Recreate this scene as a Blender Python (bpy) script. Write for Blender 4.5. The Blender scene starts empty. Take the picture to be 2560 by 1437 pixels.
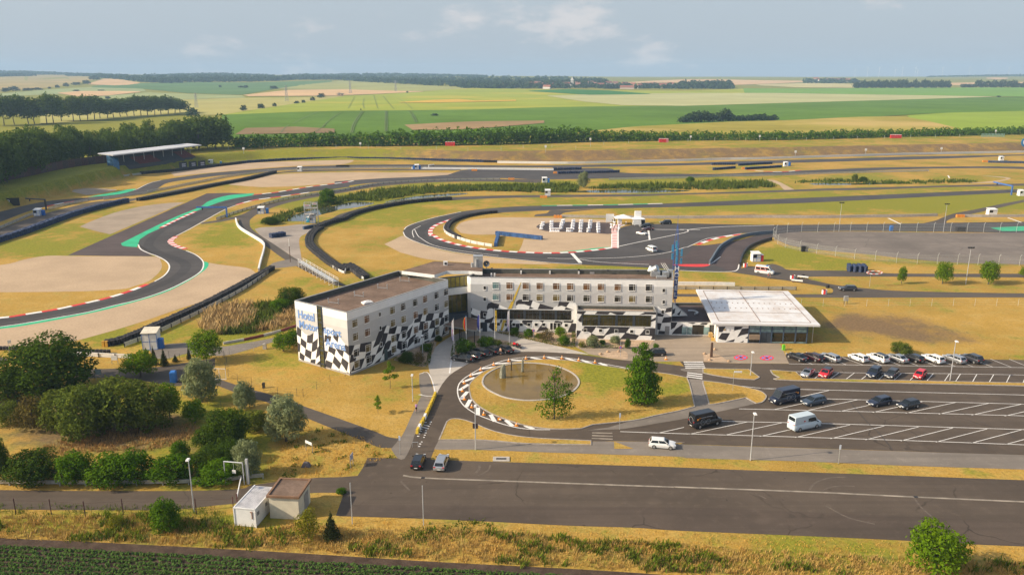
import bpy, bmesh, math, random
import numpy as np
from mathutils import Vector, Matrix
from mathutils.geometry import delaunay_2d_cdt
random.seed(7); rng = np.random.default_rng(11)
S = bpy.context.scene; COL = S.collection
# ---------------------------------------------------------------- camera, sky, sun, exposure
CAM_H, PITCH, FPX = 58.0, math.radians(14.8), 2000.0
cd = bpy.data.cameras.new('camera'); cam = bpy.data.objects.new('camera', cd); COL.objects.link(cam)
cam.location = (0, 0, CAM_H); cam.rotation_euler = (math.pi/2 - PITCH, 0, 0)
cd.sensor_width = 36; cd.lens = 36*FPX/2560; cd.clip_start = 1; cd.clip_end = 60000
S.camera = cam
SUN_EL, SUN_AZ = math.radians(30), math.radians(12.5)    # light travels towards (+cos az, +sin az)
sd = bpy.data.lights.new('sun', 'SUN'); sd.energy = 4.6; sd.angle = math.radians(0.6); sd.color = (1.0, 0.85, 0.64)
sun = bpy.data.objects.new('sun', sd); COL.objects.link(sun)
ldir = Vector((math.cos(SUN_EL)*math.cos(SUN_AZ), math.cos(SUN_EL)*math.sin(SUN_AZ), -math.sin(SUN_EL)))
sun.rotation_euler = ldir.to_track_quat('-Z', 'Y').to_euler(); sun.location = (-200, -40, 150)
W = bpy.data.worlds.new('World'); S.world = W; W.use_nodes = True
nt = W.node_tree; nt.nodes.clear(); N = nt.nodes.new; LK = nt.links.new
out = N('ShaderNodeOutputWorld'); bg = N('ShaderNodeBackground'); LK(bg.outputs[0], out.inputs[0])
sky = N('ShaderNodeTexSky'); sky.sky_type = 'NISHITA'; sky.sun_disc = False
sky.sun_elevation = SUN_EL
sky.sun_rotation = math.atan2(-ldir.x, -ldir.y)          # azimuth of the sun, clockwise from +Y
sky.air_density = 1.0; sky.dust_density = 5.0; sky.ozone_density = 2.0; sky.altitude = 100
# thin, broken fair-weather cloud laid over the clear sky
tc = N('ShaderNodeTexCoord'); sep = N('ShaderNodeSeparateXYZ'); LK(tc.outputs['Generated'], sep.inputs[0])
def M_(op, a, b=None, c=None, clamp=False):
    n = N('ShaderNodeMath'); n.operation = op; n.use_clamp = clamp
    for i, v in enumerate((a, b, c)):
        if v is None: continue
        if isinstance(v, (int, float)): n.inputs[i].default_value = v
        else: LK(v, n.inputs[i])
    return n.outputs[0]
zz = M_('ADD', M_('MAXIMUM', sep.outputs[2], 0.0), 0.42)
cx, cy = M_('DIVIDE', sep.outputs[0], zz), M_('DIVIDE', sep.outputs[1], zz)
cb = N('ShaderNodeCombineXYZ'); LK(cx, cb.inputs[0]); LK(cy, cb.inputs[1]); LK(M_('MULTIPLY', sep.outputs[2], 3.0), cb.inputs[2])
of = N('ShaderNodeVectorMath'); of.operation = 'ADD'; LK(cb.outputs[0], of.inputs[0]); of.inputs[1].default_value = (1.1, 19.0, 0)
cn = N('ShaderNodeTexNoise'); cn.inputs['Scale'].default_value = 6.0; cn.inputs['Detail'].default_value = 8
cn.inputs['Roughness'].default_value = 0.56; LK(of.outputs[0], cn.inputs['Vector'])
big = N('ShaderNodeTexNoise'); big.inputs['Scale'].default_value = 1.6; big.inputs['Detail'].default_value = 2; LK(of.outputs[0], big.inputs['Vector'])
dens = M_('ADD', cn.outputs[0], M_('MULTIPLY', M_('SUBTRACT', big.outputs[0], 0.5), 0.7))
mr = N('ShaderNodeMapRange'); mr.interpolation_type = 'SMOOTHSTEP'; LK(dens, mr.inputs[0])
mr.inputs[1].default_value = 0.56; mr.inputs[2].default_value = 0.76; mr.inputs[3].default_value = 0; mr.inputs[4].default_value = 0.6
el = N('ShaderNodeMapRange'); LK(sep.outputs[2], el.inputs[0]); el.inputs[1].default_value = 0.0; el.inputs[2].default_value = 0.75; el.inputs[3].default_value = 0.85; el.inputs[4].default_value = 0.2
grey = N('ShaderNodeMix'); grey.data_type = 'RGBA'; LK(el.outputs[0], grey.inputs[0])
LK(sky.outputs[0], grey.inputs[6]); grey.inputs[7].default_value = (2.95, 3.35, 3.75, 1)
cm = N('ShaderNodeMix'); cm.data_type = 'RGBA'; LK(mr.outputs[0], cm.inputs[0]); LK(grey.outputs[2], cm.inputs[6])
cm.inputs[7].default_value = (4.6, 4.25, 4.1, 1)
LK(cm.outputs[2], bg.inputs[0]); bg.inputs[1].default_value = 0.135
vs = S.view_settings; vs.view_transform = 'Standard'; vs.look = 'None'; vs.gamma = 1; vs.exposure = 0.46
try: vs.use_curve_mapping = False
except Exception: pass
S.cycles.use_denoising = True; S.cycles.max_bounces = 6; S.cycles.volume_bounces = 0
S.cycles.transparent_max_bounces = 8; S.cycles.caustics_reflective = False; S.cycles.caustics_refractive = False
# ---------------------------------------------------------------- projection helpers (site plan read off the photograph)
CP, SP_ = math.cos(PITCH), math.sin(PITCH)
REG = dict(A=(0,150,860/2560), B=(850,150,860/2560), C=(1700,150,860/2560), D=(0,560,860/2560), E=(850,560,860/2560), F=(1700,560,860/2560),
           G=(0,957,860/2560), H=(850,957,860/2560), I=(1700,957,860/2560), J=(1140,880,460/2560), K=(1600,840,380/2560), L=(320,800,440/2560),
           M=(0,830,.125), N=(720,640,460/2066), O=(1100,620,400/2053), Q=(1400,620,400/2053), R=(1680,690,400/2499), S=(730,730,170/1110),
           T=(1340,520,400/2560), U=(1860,620,300/2560), V=(1100,780,300/2560), W=(960,1030,300/2536), X=(540,1100,360/2156), P=(0,0,1.0),
           Y=(2180,860,380/2560), Z=(1560,950,520/2560), a=(860,760,140/602), b=(980,740,160/817), c=(1165,730,290/1456), d=(1430,730,370/1456))
def px(s):
    r, o = REG['P'], []
    for t in s.split():
        if t in REG: r = REG[t]
        else:
            a, b = t.split(','); o.append((r[0]+float(a)*r[2], r[1]+float(b)*r[2]))
    return o
def ray(p): 
    u, v = (p[0]-1280)/FPX, (718.5-p[1])/FPX
    return u, CP+v*SP_, -SP_+v*CP
def P3(p, z=0.0):
    d = ray(p); t = (z-CAM_H)/d[2]
    return Vector((d[0]*t, d[1]*t, z))
def depth(w): return w[1]*CP-(w[2]-CAM_H)*SP_
def topx(w):
    dz = depth(w); up = w[1]*SP_+(w[2]-CAM_H)*CP
    return 1280+FPX*w[0]/dz, 718.5-FPX*up/dz
def zat(base, py):
    """height above base (a ground point) at which a vertical reaches image row py"""
    lo, hi = -5.0, 60.0
    for _ in range(40):
        m = (lo+hi)/2
        if topx((base[0], base[1], m))[1] > py: lo = m
        else: hi = m
    return (lo+hi)/2
def cr(pts, n=4):
    if len(pts) < 3: return list(pts)
    o = []; q = [(2*pts[0][0]-pts[1][0], 2*pts[0][1]-pts[1][1])]+list(pts)+[(2*pts[-1][0]-pts[-2][0], 2*pts[-1][1]-pts[-2][1])]
    for i in range(1, len(q)-2):
        a, b, c, d = (np.array(q[j]) for j in (i-1, i, i+1, i+2))
        for k in range(n):
            t = k/n; o.append(tuple(.5*((2*b)+(-a+c)*t+(2*a-5*b+4*c-d)*t*t+(-a+3*b-3*c+d)*t**3)))
    o.append(tuple(pts[-1])); return o
def sm(s, n=4): return cr(px(s), n)
# ---------------------------------------------------------------- terrain
BERM = [P3(p) for p in px("P -500,650 -250,575 -100,528 0,505 100,481 230,452 350,435 500,414 640,403 900,400 1240,406 1700,399 2000,394 2300,387 2560,381 2900,372 3300,362")]
BX = np.array([b.x for b in BERM]); BY = np.array([b.y for b in BERM])
def sst(a, b, x): t = np.clip((x-a)/(b-a), 0, 1); return t*t*(3-2*t)
def Hn(x, y):
    x = np.asarray(x, float); y = np.asarray(y, float)
    yb = np.interp(x, BX, BY); h = 6.0*sst(1.0, 19.0, y-yb)
    u = x/np.maximum(y, 1)
    A = np.interp(u, [-.75, -.62, -.45, -.3, -.12, .05, .2, .4, .64, .8], [66, 64, 60, 56, 52, 46, 42, 40, 44, 46])
    h = h + A*sst(900, 6800, y) + 1.8*sst(900, 1500, y)*(np.sin(x/310.0+1)+np.sin(y/420.0+x/900.0))
    return h
def H(x, y): return float(Hn(x, y))
def G(p):
    """point of the terrain seen at image point p"""
    d = ray(p)
    if d[2] >= -1e-4: t0 = 9000.0/d[1]; return Vector((d[0]*t0, 9000, H(d[0]*t0, 9000)))
    ts = np.geomspace(60, 9000, 500); zs = CAM_H+d[2]*ts - Hn(d[0]*ts, d[1]*ts)
    i = int(np.argmax(zs < 0)) if (zs < 0).any() else 499
    lo, hi = ts[max(i-1, 0)], ts[i]
    for _ in range(30):
        m = (lo+hi)/2
        if CAM_H+d[2]*m-H(d[0]*m, d[1]*m) > 0: lo = m
        else: hi = m
    m = (lo+hi)/2; return Vector((d[0]*m, d[1]*m, H(d[0]*m, d[1]*m)))
# ---------------------------------------------------------------- materials
def new_mat(name):
    m = bpy.data.materials.new(name); m.use_nodes = True; t = m.node_tree; b = t.nodes['Principled BSDF']; return m, t, b
def node(t, ty, **kw):
    n = t.nodes.new(ty)
    for k, v in kw.items():
        if k in n.inputs: n.inputs[k].default_value = v
        else: setattr(n, k, v)
    return n
def mix(t, f, a, b, mode='MIX'):
    n = t.nodes.new('ShaderNodeMix'); n.data_type = 'RGBA'; n.blend_type = mode
    for i, v in ((0, f), (6, a), (7, b)):
        if hasattr(v, 'links'): t.links.new(v, n.inputs[i])
        else: n.inputs[i].default_value = v if not isinstance(v, tuple) else (*v[:3], 1)
    return n.outputs[2]
def noise(t, scale, detail=4, rough=.6, vec=None, dist=0.0):
    n = node(t, 'ShaderNodeTexNoise', Scale=scale, Detail=detail, Roughness=rough, Distortion=dist)
    if vec is None:
        g = node(t, 'ShaderNodeNewGeometry'); vec = g.outputs['Position']
    t.links.new(vec, n.inputs['Vector']); return n.outputs[0]
def rng_(t, v, a, b, c=0., d=1., smooth=True):
    n = t.nodes.new('ShaderNodeMapRange'); n.interpolation_type = 'SMOOTHSTEP' if smooth else 'LINEAR'
    t.links.new(v, n.inputs[0])
    for i, q in enumerate((a, b, c, d)): n.inputs[i+1].default_value = q
    return n.outputs[0]
MATS = {}
def mat(name, col, rough=.6, metal=0., var=.12, scale=1.0, spec=.5, fine=None, coat=0.):
    """plain painted/mineral surface with mottled colour"""
    if name in MATS: return MATS[name]
    m, t, b = new_mat(name)
    b.inputs['Roughness'].default_value = rough; b.inputs['Metallic'].default_value = metal
    b.inputs['Specular IOR Level'].default_value = spec; b.inputs['Coat Weight'].default_value = coat
    if var > 0:
        lo = tuple(c*(1-var) for c in col); hi = tuple(min(1, c*(1+var)) for c in col)
        c = mix(t, rng_(t, noise(t, scale), .3, .7), lo, hi)
        if fine: c = mix(t, rng_(t, noise(t, fine[0], 2), .35, .65, 0, fine[1]), c, (col[0]*.45, col[1]*.45, col[2]*.45))
        t.links.new(c, b.inputs['Base Color'])
    else: b.inputs['Base Color'].default_value = (*col, 1)
    MATS[name] = m; return m
def ground_mat():
    m, t, b = new_mat('dry_grass'); b.inputs['Roughness'].default_value = .95; b.inputs['Specular IOR Level'].default_value = .1
    at = node(t, 'ShaderNodeAttribute', attribute_name='cover'); sp = node(t, 'ShaderNodeSeparateColor'); t.links.new(at.outputs['Color'], sp.inputs[0])
    n1, n2, n3 = noise(t, .035, 5, .62), noise(t, .22, 5, .65), noise(t, 1.6, 4, .7)
    c = mix(t, rng_(t, n1, .35, .65), (.44, .262, .050), (.33, .205, .038))
    c = mix(t, rng_(t, n2, .42, .72, 0, .6), c, (.53, .355, .12))
    c = mix(t, rng_(t, n3, .42, .75, 0, .7), c, (.20, .135, .03)); c = mix(t, rng_(t, noise(t, 5, 2), .5, .7, 0, .35), c, (.62, .47, .2))
    def ma(op, a, q):
        n = t.nodes.new('ShaderNodeMath'); n.operation = op
        for i, v in enumerate((a, q)):
            if isinstance(v, float): n.inputs[i].default_value = v
            else: t.links.new(v, n.inputs[i])
        return n.outputs[0]
    gw = ma('ADD', sp.outputs[0], ma('MULTIPLY', ma('SUBTRACT', ma('ADD', n1, n2), 0.97), 2.3))
    g = mix(t, rng_(t, n3, .35, .7), (.25, .245, .022), (.13, .155, .016))
    c = mix(t, rng_(t, gw, .02, .75, 0, .9), c, g)
    bw = ma('ADD', sp.outputs[1], ma('MULTIPLY', ma('SUBTRACT', noise(t, .11, 5, .7), .47), 1.5))
    br = mix(t, rng_(t, n3, .35, .7), (.22, .14, .075), (.13, .09, .05))
    c = mix(t, rng_(t, bw, .25, .8, 0, .95), c, br)
    t.links.new(c, b.inputs['Base Color'])
    bp = node(t, 'ShaderNodeBump', Strength=.5, Distance=.25); t.links.new(n3, bp.inputs['Height']); t.links.new(bp.outputs[0], b.inputs['Normal'])
    return m
GRASS = ground_mat()
def asphalt(name, col, var=.18, cracks=False):
    m, t, b = new_mat(name); b.inputs['Roughness'].default_value = .85; b.inputs['Specular IOR Level'].default_value = .25
    n1, n2, n3 = noise(t, .06, 4), noise(t, .6, 5, .7), noise(t, 7, 2)
    c = mix(t, rng_(t, n1, .3, .7), tuple(x*(1-var) for x in col), tuple(x*(1+var) for x in col))
    c = mix(t, rng_(t, n2, .48, .78, 0, .5), c, tuple(x*1.6 for x in col))
    c = mix(t, rng_(t, n3, .4, .7, 0, .3), c, tuple(x*.6 for x in col))
    g = node(t, 'ShaderNodeNewGeometry'); mp = node(t, 'ShaderNodeMapping'); mp.inputs['Scale'].default_value = (.02, .6, 1); t.links.new(g.outputs['Position'], mp.inputs[0])
    s_ = noise(t, 1.0, 3, .6, mp.outputs[0])
    c = mix(t, rng_(t, s_, .4, .7, 0, .45), c, tuple(x*.66 for x in col))
    if cracks:
        vm = node(t, 'ShaderNodeVectorMath', operation='ADD'); nd = node(t, 'ShaderNodeTexNoise', Scale=.15, Detail=3.0); t.links.new(g.outputs['Position'], nd.inputs['Vector'])
        sc_ = node(t, 'ShaderNodeVectorMath', operation='SCALE'); sc_.inputs['Scale'].default_value = 5; t.links.new(nd.outputs['Color'], sc_.inputs[0]); t.links.new(g.outputs['Position'], vm.inputs[0]); t.links.new(sc_.outputs[0], vm.inputs[1])
        vo = node(t, 'ShaderNodeTexVoronoi', feature='DISTANCE_TO_EDGE', Scale=.055); t.links.new(vm.outputs[0], vo.inputs['Vector'])
        cr_ = rng_(t, vo.outputs['Distance'], 0, .009, 1, 0); ml = node(t, 'ShaderNodeMath', operation='MULTIPLY'); t.links.new(cr_, ml.inputs[0]); t.links.new(rng_(t, n1, .46, .6, 0, .75), ml.inputs[1]); c = mix(t, ml.outputs[0], c, tuple(x*.35 for x in col))
        c = mix(t, rng_(t, noise(t, .11, 2, .5), .60, .66, 0, .28), c, tuple(x*1.45 for x in col)); c = mix(t, rng_(t, noise(t, .9, 1), .74, .8, 0, .6), c, tuple(x*.4 for x in col))
    t.links.new(c, b.inputs['Base Color']); MATS[name] = m; return m
ASPH = asphalt('lot_asphalt', (.096, .073, .054), cracks=True); TRACK = asphalt('track_asphalt', (.074, .067, .064)); ROAD = asphalt('road_asphalt', (.096, .079, .064))
PURPLE = asphalt('runoff_asphalt', (.088, .066, .062)); OVAL = asphalt('oval_asphalt', (.185, .155, .13), .22, True); PATH = asphalt('path_paving', (.21, .18, .15))
PLAZA = asphalt('plaza_paving', (.33, .26, .19), .1); DRIVE = asphalt('drive_paving', (.47, .42, .36), .08); GRAVELROAD = asphalt('pale_gravel_road', (.33, .28, .235), .2)
GRAVEL = mat('gravel', (.47, .345, .225), .95, var=.08, scale=.08, spec=.1, fine=(1.8, .22))
GRAVELG = mat('grey_gravel', (.35, .28, .21), .95, var=.12, scale=.1, spec=.1, fine=(1.8, .22))
BED = mat('bed_gravel', (.50, .36, .24), .95, var=.2, scale=.7, spec=.1, fine=(5, .4))
GREENP = mat('green_paint', (.02, .42, .20), .7, var=.12, scale=.2); REDP = mat('red_paint', (.62, .035, .03), .7, var=.15, scale=.5)
GRAVEL_ = None; WHITEP = mat('white_paint', (.78, .75, .70), .7, var=.1, scale=.7, fine=(3, .2)); FADED = mat('faded_paint', (.27, .23, .18), .8, var=.3, scale=.5)
REDW = mat('faded_red_paint', (.70, .22, .18), .7, var=.1)
SOIL = mat('soil', (.085, .058, .042), .95, var=.3, scale=.6, spec=.1, fine=(4, .5))
CONC = mat('concrete', (.42, .38, .33), .8, var=.12, scale=1.2); KERBM = mat('kerb_stone', (.33, .29, .25), .85, var=.2, scale=1.5)
STEEL = mat('galvanised_steel', (.48, .49, .49), .42, .55, var=.12, scale=2); WHITE = mat('white_coating', (.74, .73, .70), .5, var=.06, scale=1.2)
RUBBER = mat('tyre_rubber', (.022, .020, .021), .75, var=.3, scale=1.5); NAVY = mat('navy_tyre_paint', (.018, .034, .09), .6, var=.35, scale=.6)
BLUE = mat('blue_plastic', (.02, .15, .48), .45, var=.12); DARK = mat('dark_metal', (.03, .03, .033), .5, .3, var=.1)
ORANGE = mat('orange_plastic', (.75, .27, .03), .5, var=.12); RED = mat('red_plastic', (.6, .03, .03), .45, var=.12)
WOOD = mat('dark_timber', (.10, .055, .035), .85, var=.3, scale=2)
# ---------------------------------------------------------------- mesh building
class MB:
    def __init__(s): s.v, s.f, s.m = [], [], []
    def add(s, vs, fs, mi=0):
        k = len(s.v); s.v += [tuple(v) for v in vs]; s.f += [tuple(i+k for i in f) for f in fs]; s.m += [mi]*len(fs); return s
    def box(s, c, d, rz=0., mi=0, top=None):
        """box centred in plan on c, standing on c.z; d = full size; top = scale of the top face"""
        x, y, z = d[0]/2, d[1]/2, d[2]; k = 1 if top is None else top
        ps = [(-x,-y,0),(x,-y,0),(x,y,0),(-x,y,0),(-x*k,-y*k,z),(x*k,-y*k,z),(x*k,y*k,z),(-x*k,y*k,z)]
        ca, sa = math.cos(rz), math.sin(rz)
        return s.add([(c[0]+a*ca-b*sa, c[1]+a*sa+b*ca, c[2]+q) for a, b, q in ps], [(0,3,2,1),(4,5,6,7),(0,1,5,4),(1,2,6,5),(2,3,7,6),(3,0,4,7)], mi)
    def tube(s, a, b, r, n=6, r2=None, mi=0, cap=True):
        a, b = Vector(a), Vector(b); d = (b-a)
        if d.length < 1e-6: return s
        q = d.to_track_quat('Z', 'Y'); r2 = r if r2 is None else r2
        vs = [a+q@Vector((r*math.cos(2*math.pi*i/n), r*math.sin(2*math.pi*i/n), 0)) for i in range(n)]
        vs += [b+q@Vector((r2*math.cos(2*math.pi*i/n), r2*math.sin(2*math.pi*i/n), 0)) for i in range(n)]
        fs = [(i, (i+1) % n, n+(i+1) % n, n+i) for i in range(n)]
        if cap: fs += [tuple(range(n-1, -1, -1)), tuple(range(n, 2*n))]
        return s.add(vs, fs, mi)
    def prism(s, poly, z0, z1, mi=0):
        """plan polygon (ccw list of xy) from z0 to z1"""
        n = len(poly); vs = [(p[0], p[1], z0) for p in poly]+[(p[0], p[1], z1) for p in poly]
        fs = [(i, (i+1) % n, n+(i+1) % n, n+i) for i in range(n)]+[tuple(range(n-1, -1, -1)), tuple(range(n, 2*n))]
        return s.add(vs, fs, mi)
    def quad(s, a, b, c, d, mi=0): return s.add([a, b, c, d], [(0,1,2,3)], mi)
def mesh_data(name, mb, mats, smooth=False, off=(0,0,0)):
    me = bpy.data.meshes.new(name)
    me.from_pydata([(v[0]-off[0], v[1]-off[1], v[2]-off[2]) for v in mb.v], [], mb.f)
    for m in (mats if isinstance(mats, (list, tuple)) else [mats]): me.materials.append(m)
    if any(mb.m): me.polygons.foreach_set('material_index', mb.m)
    if smooth: me.polygons.foreach_set('use_smooth', [True]*len(me.polygons))
    me.update(); return me
def tag(o, label=None, cat=None, group=None, kind=None):
    if label: o['label'] = label
    if cat: o['category'] = cat
    if group: o['group'] = group
    if kind: o['kind'] = kind
    return o
def obj(name, mb, mats, parent=None, smooth=False, off=(0,0,0), loc=None):
    me = mb if isinstance(mb, bpy.types.Mesh) else mesh_data(name, mb, mats, smooth, off)
    o = bpy.data.objects.new(name, me); COL.objects.link(o)
    if parent: o.parent = parent
    if loc is not None: o.location = loc
    return o
def thing(name, label, cat, loc=(0,0,0), rz=0., group=None):
    o = bpy.data.objects.new(name, None); COL.objects.link(o); o.location = loc; o.rotation_euler = (0, 0, rz); o.empty_display_size = .3
    return tag(o, label, cat, group)
KIDS = {}
def dup(root, loc, rz=None, label=None, group=None, sc=None, over=None):
    """copy of a thing with copies of its parts and sub-parts"""
    r = root.copy(); COL.objects.link(r); r.location = loc
    if rz is not None: r.rotation_euler = (0, 0, rz)
    if label: r['label'] = label
    if group: r['group'] = group
    if sc is not None: r.scale = sc if isinstance(sc, (tuple, list)) else (sc, sc, sc)
    def kids(a, b):
        for ch in a.children:
            c = ch.copy(); COL.objects.link(c); c.parent = b
            if over and c.type == 'MESH':
                for i, sl in enumerate(c.material_slots):
                    if sl.material in over: nm = over[sl.material]; sl.link = 'OBJECT'; sl.material = nm
            kids(ch, c)
    kids(root, r); return r
def text_mesh(body, size, ext=.01, bold=0.):
    cu = bpy.data.curves.new('t', 'FONT'); cu.body = body; cu.size = size; cu.extrude = ext; cu.align_x = 'CENTER'; cu.align_y = 'CENTER'; cu.offset = bold; cu.resolution_u = 3
    o = bpy.data.objects.new('t', cu); COL.objects.link(o)
    me = bpy.data.meshes.new_from_object(o.evaluated_get(bpy.context.evaluated_depsgraph_get())); bpy.data.objects.remove(o); bpy.data.curves.remove(cu)
    return me
# ---------------------------------------------------------------- ground cover: where the grass is green (R) or scorched to soil (G), in image pixels
GREEN = [(2000,507,620,22,1.0),(2400,497,200,16,.9),(130,612,150,40,.65),(310,530,70,18,.45),(565,588,95,38,.75),(960,548,130,22,.55),(880,500,170,28,.9),
 (1250,462,220,13,.7),(1700,456,260,16,.75),(2200,446,320,10,.5),(300,850,120,24,.8),(60,880,80,30,.7),(1000,1340,150,18,.75),(1900,1385,300,26,.75),(70,1300,160,22,.7),
 (500,1315,230,26,.7),(1505,935,65,38,1.0),(1660,985,60,40,.55),(1960,640,90,26,.95),(2080,668,70,9,.85),(2260,654,280,11,.55),(1780,690,120,9,.5),
 (1480,672,220,7,.75),(700,905,90,30,.55),(600,840,130,26,.65),(250,1050,290,85,.85),(560,1060,90,60,.6),(870,735,80,30,.4),(720,700,60,26,.35),(1200,1390,180,16,.4),(560,1130,160,50,.5),
 (2480,1180,90,8,.6),(1700,1146,160,5,.5),(1230,1110,60,9,.5),(200,560,120,20,.3),(1560,420,900,8,.15),(2350,470,240,6,.5),(1370,905,90,6,.4),(1000,1000,60,26,.2)]
BROWN = [(2240,815,150,28,.75),(2350,850,120,18,.5),(2110,800,80,40,.4),(320,1095,230,26,.55),(230,1065,290,60,.6),(1450,1120,100,6,.2),(600,1360,900,7,1.0),(1700,1410,700,10,.5),
 (120,535,90,14,.2),(430,780,90,16,.2),(930,700,110,22,.15),(640,700,60,30,.35),(2000,540,500,5,.6),(840,975,80,8,.25)]
def cover(xs, ys):
    """xs, ys world arrays on flat ground -> green, brown"""
    dz = ys*CP+CAM_H*SP_; up = ys*SP_-CAM_H*CP
    X, Y = 1280+FPX*xs/dz, 718.5-FPX*up/dz; g = np.zeros_like(X); b = np.zeros_like(X)
    for L_, a in ((GREEN, g), (BROWN, b)):
        for cx_, cy_, rx, ry, s_ in L_: a += s_*np.exp(-(((X-cx_)/rx)**2+((Y-cy_)/ry)**2)*.9)
    return g, b
def set_cover(me, g, b):
    at = me.color_attributes.new('cover', 'FLOAT_COLOR', 'POINT'); n = len(me.vertices)
    a = np.ones((n, 4), np.float32); a[:, 0] = np.clip(g, 0, 1); a[:, 1] = np.clip(b, 0, 1); a[:, 2] = 0; at.data.foreach_set('color', a.ravel())
def grid_mesh(name, X, Y, Zc, m):
    r, c = X.shape; vs = np.stack([X, Y, Zc], -1).reshape(-1, 3); i = np.arange(r*c).reshape(r, c)
    q = np.stack([i[:-1, :-1], i[:-1, 1:], i[1:, 1:], i[1:, :-1]], -1).reshape(-1, 4)
    me = bpy.data.meshes.new(name); me.from_pydata(vs.tolist(), [], q.tolist()); me.materials.append(m)
    me.polygons.foreach_set('use_smooth', [True]*len(q)); return me
rows = np.concatenate([np.arange(-120, 60, 30), np.arange(60, 300, 4.5), np.arange(300, 800, 2.6), np.geomspace(800, 9300, 90)])
us = np.linspace(-1, 1, 240)
Yg = np.repeat(rows[:, None], 240, 1); Xg = us[None, :]*(0.85*np.maximum(Yg, 60)+140)
Zg = Hn(Xg, Yg)
me = grid_mesh('ground', Xg, Yg, Zg, GRASS)
g, b = cover(Xg.ravel(), np.maximum(Yg.ravel(), 70)); yb = np.interp(Xg, BX, BY).ravel(); tt = Yg.ravel()-yb
onb = (tt > -2) & (tt < 20); left = sst(-30, -130, Xg.ravel()); 
g = np.where(tt > -2, np.where(tt < 20, .12+.88*left, np.where(tt < 90, .38, .95)), g); b = np.where(onb, .62*(1-left)+.18*left, np.where(tt >= 20, 0, b))
set_cover(me, g, b); ground = obj('ground', me, None); tag(ground, kind='structure')
# ---------------------------------------------------------------- flat sheets
LZ = 0.006
def sheet(name, segs, m, layer, z=0., n=4, kind='structure'):
    p = []
    for s in ([segs] if isinstance(segs, str) else segs): p += sm(s, n)
    w = [P3(q) for q in p]; mb = MB(); mb.add([(a.x, a.y, z+layer*LZ) for a in w], [tuple(range(len(w)))])
    o = obj(name, mb, m); tag(o, kind=kind); return o
def grass_sheet(name, segs, z, n=4, step=2.2, kerb=0., kname='kerb'):
    p = []
    for s in ([segs] if isinstance(segs, str) else segs): p += sm(s, n)
    w = [Vector((a.x, a.y)) for a in (P3(q) for q in p)]
    if (w[0]-w[-1]).length < .05: w.pop()
    clean = [w[0]]
    for q in w[1:]:
        if (q-clean[-1]).length > .08: clean.append(q)
    w = clean; k = len(w)
    xs = [q.x for q in w]; ys = [q.y for q in w]; pts = list(w)
    gx = np.arange(min(xs)+step, max(xs), step); gy = np.arange(min(ys)+step, max(ys), step)
    from mathutils.geometry import intersect_point_tri_2d
    def inside(a, c):
        r = False; j = k-1
        for i in range(k):
            if (ys[i] > c) != (ys[j] > c) and a < (xs[j]-xs[i])*(c-ys[i])/(ys[j]-ys[i]+1e-12)+xs[i]: r = not r
            j = i
        return r
    for a in gx:
        for c in gy:
            if inside(a, c): pts.append(Vector((a+random.uniform(-.5, .5), c+random.uniform(-.5, .5))))
    vs, es, fs, *_ = delaunay_2d_cdt(pts, [(i, (i+1) % k) for i in range(k)], [], 1, 1e-4)
    mb = MB(); mb.add([(v.x, v.y, z) for v in vs], [tuple(f) for f in fs]); me = mesh_data(name, mb, GRASS)
    g, b = cover(np.array([v.x for v in vs]), np.array([v.y for v in vs])); set_cover(me, g, b)
    o = obj(name, me, None); tag(o, kind='structure')
    if kerb > 0:
        kb = ribbon_mb([Vector((q.x, q.y, 0)) for q in w]+[Vector((w[0].x, w[0].y, 0))], .22, z+.03); tag(obj(kname, kb, KERBM), kind='structure')
    return o
def offs(w, d):
    """offset of an open/closed polyline in plan by d to the left"""
    o = []
    for i, p in enumerate(w):
        a, c = w[max(i-1, 0)], w[min(i+1, len(w)-1)]; t = Vector((c[0]-a[0], c[1]-a[1]))
        t = t.normalized() if t.length > 1e-9 else Vector((1, 0)); o.append(Vector((p[0]-t.y*d, p[1]+t.x*d, p[2] if len(p) > 2 else 0)))
    return o
def ribbon_mb(w, width, h, z0=0.0, mb=None, mi=0):
    """a solid strip of rectangular section along w"""
    mb = mb or MB(); a, b = offs(w, width/2), offs(w, -width/2); n = len(w); vs, fs = [], []
    for i in range(n):
        zb = w[i][2] if len(w[i]) > 2 else 0
        vs += [(a[i].x, a[i].y, zb+z0), (b[i].x, b[i].y, zb+z0), (b[i].x, b[i].y, zb+z0+h), (a[i].x, a[i].y, zb+z0+h)]
    for i in range(n-1):
        k, l = 4*i, 4*i+4
        fs += [(k+3, k+2, l+2, l+3), (k, k+3, l+3, l), (k+2, k+1, l+1, l+2)]
    fs += [(0, 1, 2, 3), (4*n-1, 4*n-2, 4*n-3, 4*n-4)]
    return mb.add(vs, fs, mi)
def flat_strip(mb, w, width, z, mi=0):
    a, b = offs(w, width/2), offs(w, -width/2)
    vs = [(q.x, q.y, z) for q in a]+[(q.x, q.y, z) for q in b]; n = len(w)
    return mb.add(vs, [(n+i, n+i+1, i+1, i) for i in range(n-1)], mi)
def lines(name, specs, m, layer, n=4):
    mb = MB()
    for s, wd in specs: flat_strip(mb, [P3(q) for q in sm(s, n)], wd, layer*LZ)
    return tag(obj(name, mb, m), kind='structure')
def resample(w, step):
    w = [Vector(q) for q in w]; d = [0]
    for i in range(1, len(w)): d.append(d[-1]+(w[i]-w[i-1]).length)
    n = max(1, int(round(d[-1]/step))); o = []; j = 0
    for k in range(n+1):
        t = d[-1]*k/n
        while j < len(w)-2 and d[j+1] < t: j += 1
        f = (t-d[j])/max(1e-9, d[j+1]-d[j]); o.append(w[j].lerp(w[j+1], min(1, max(0, f))))
    return o
def world(s, n=4, terr=False): return [G(q) if terr else P3(q) for q in sm(s, n)]
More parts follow.
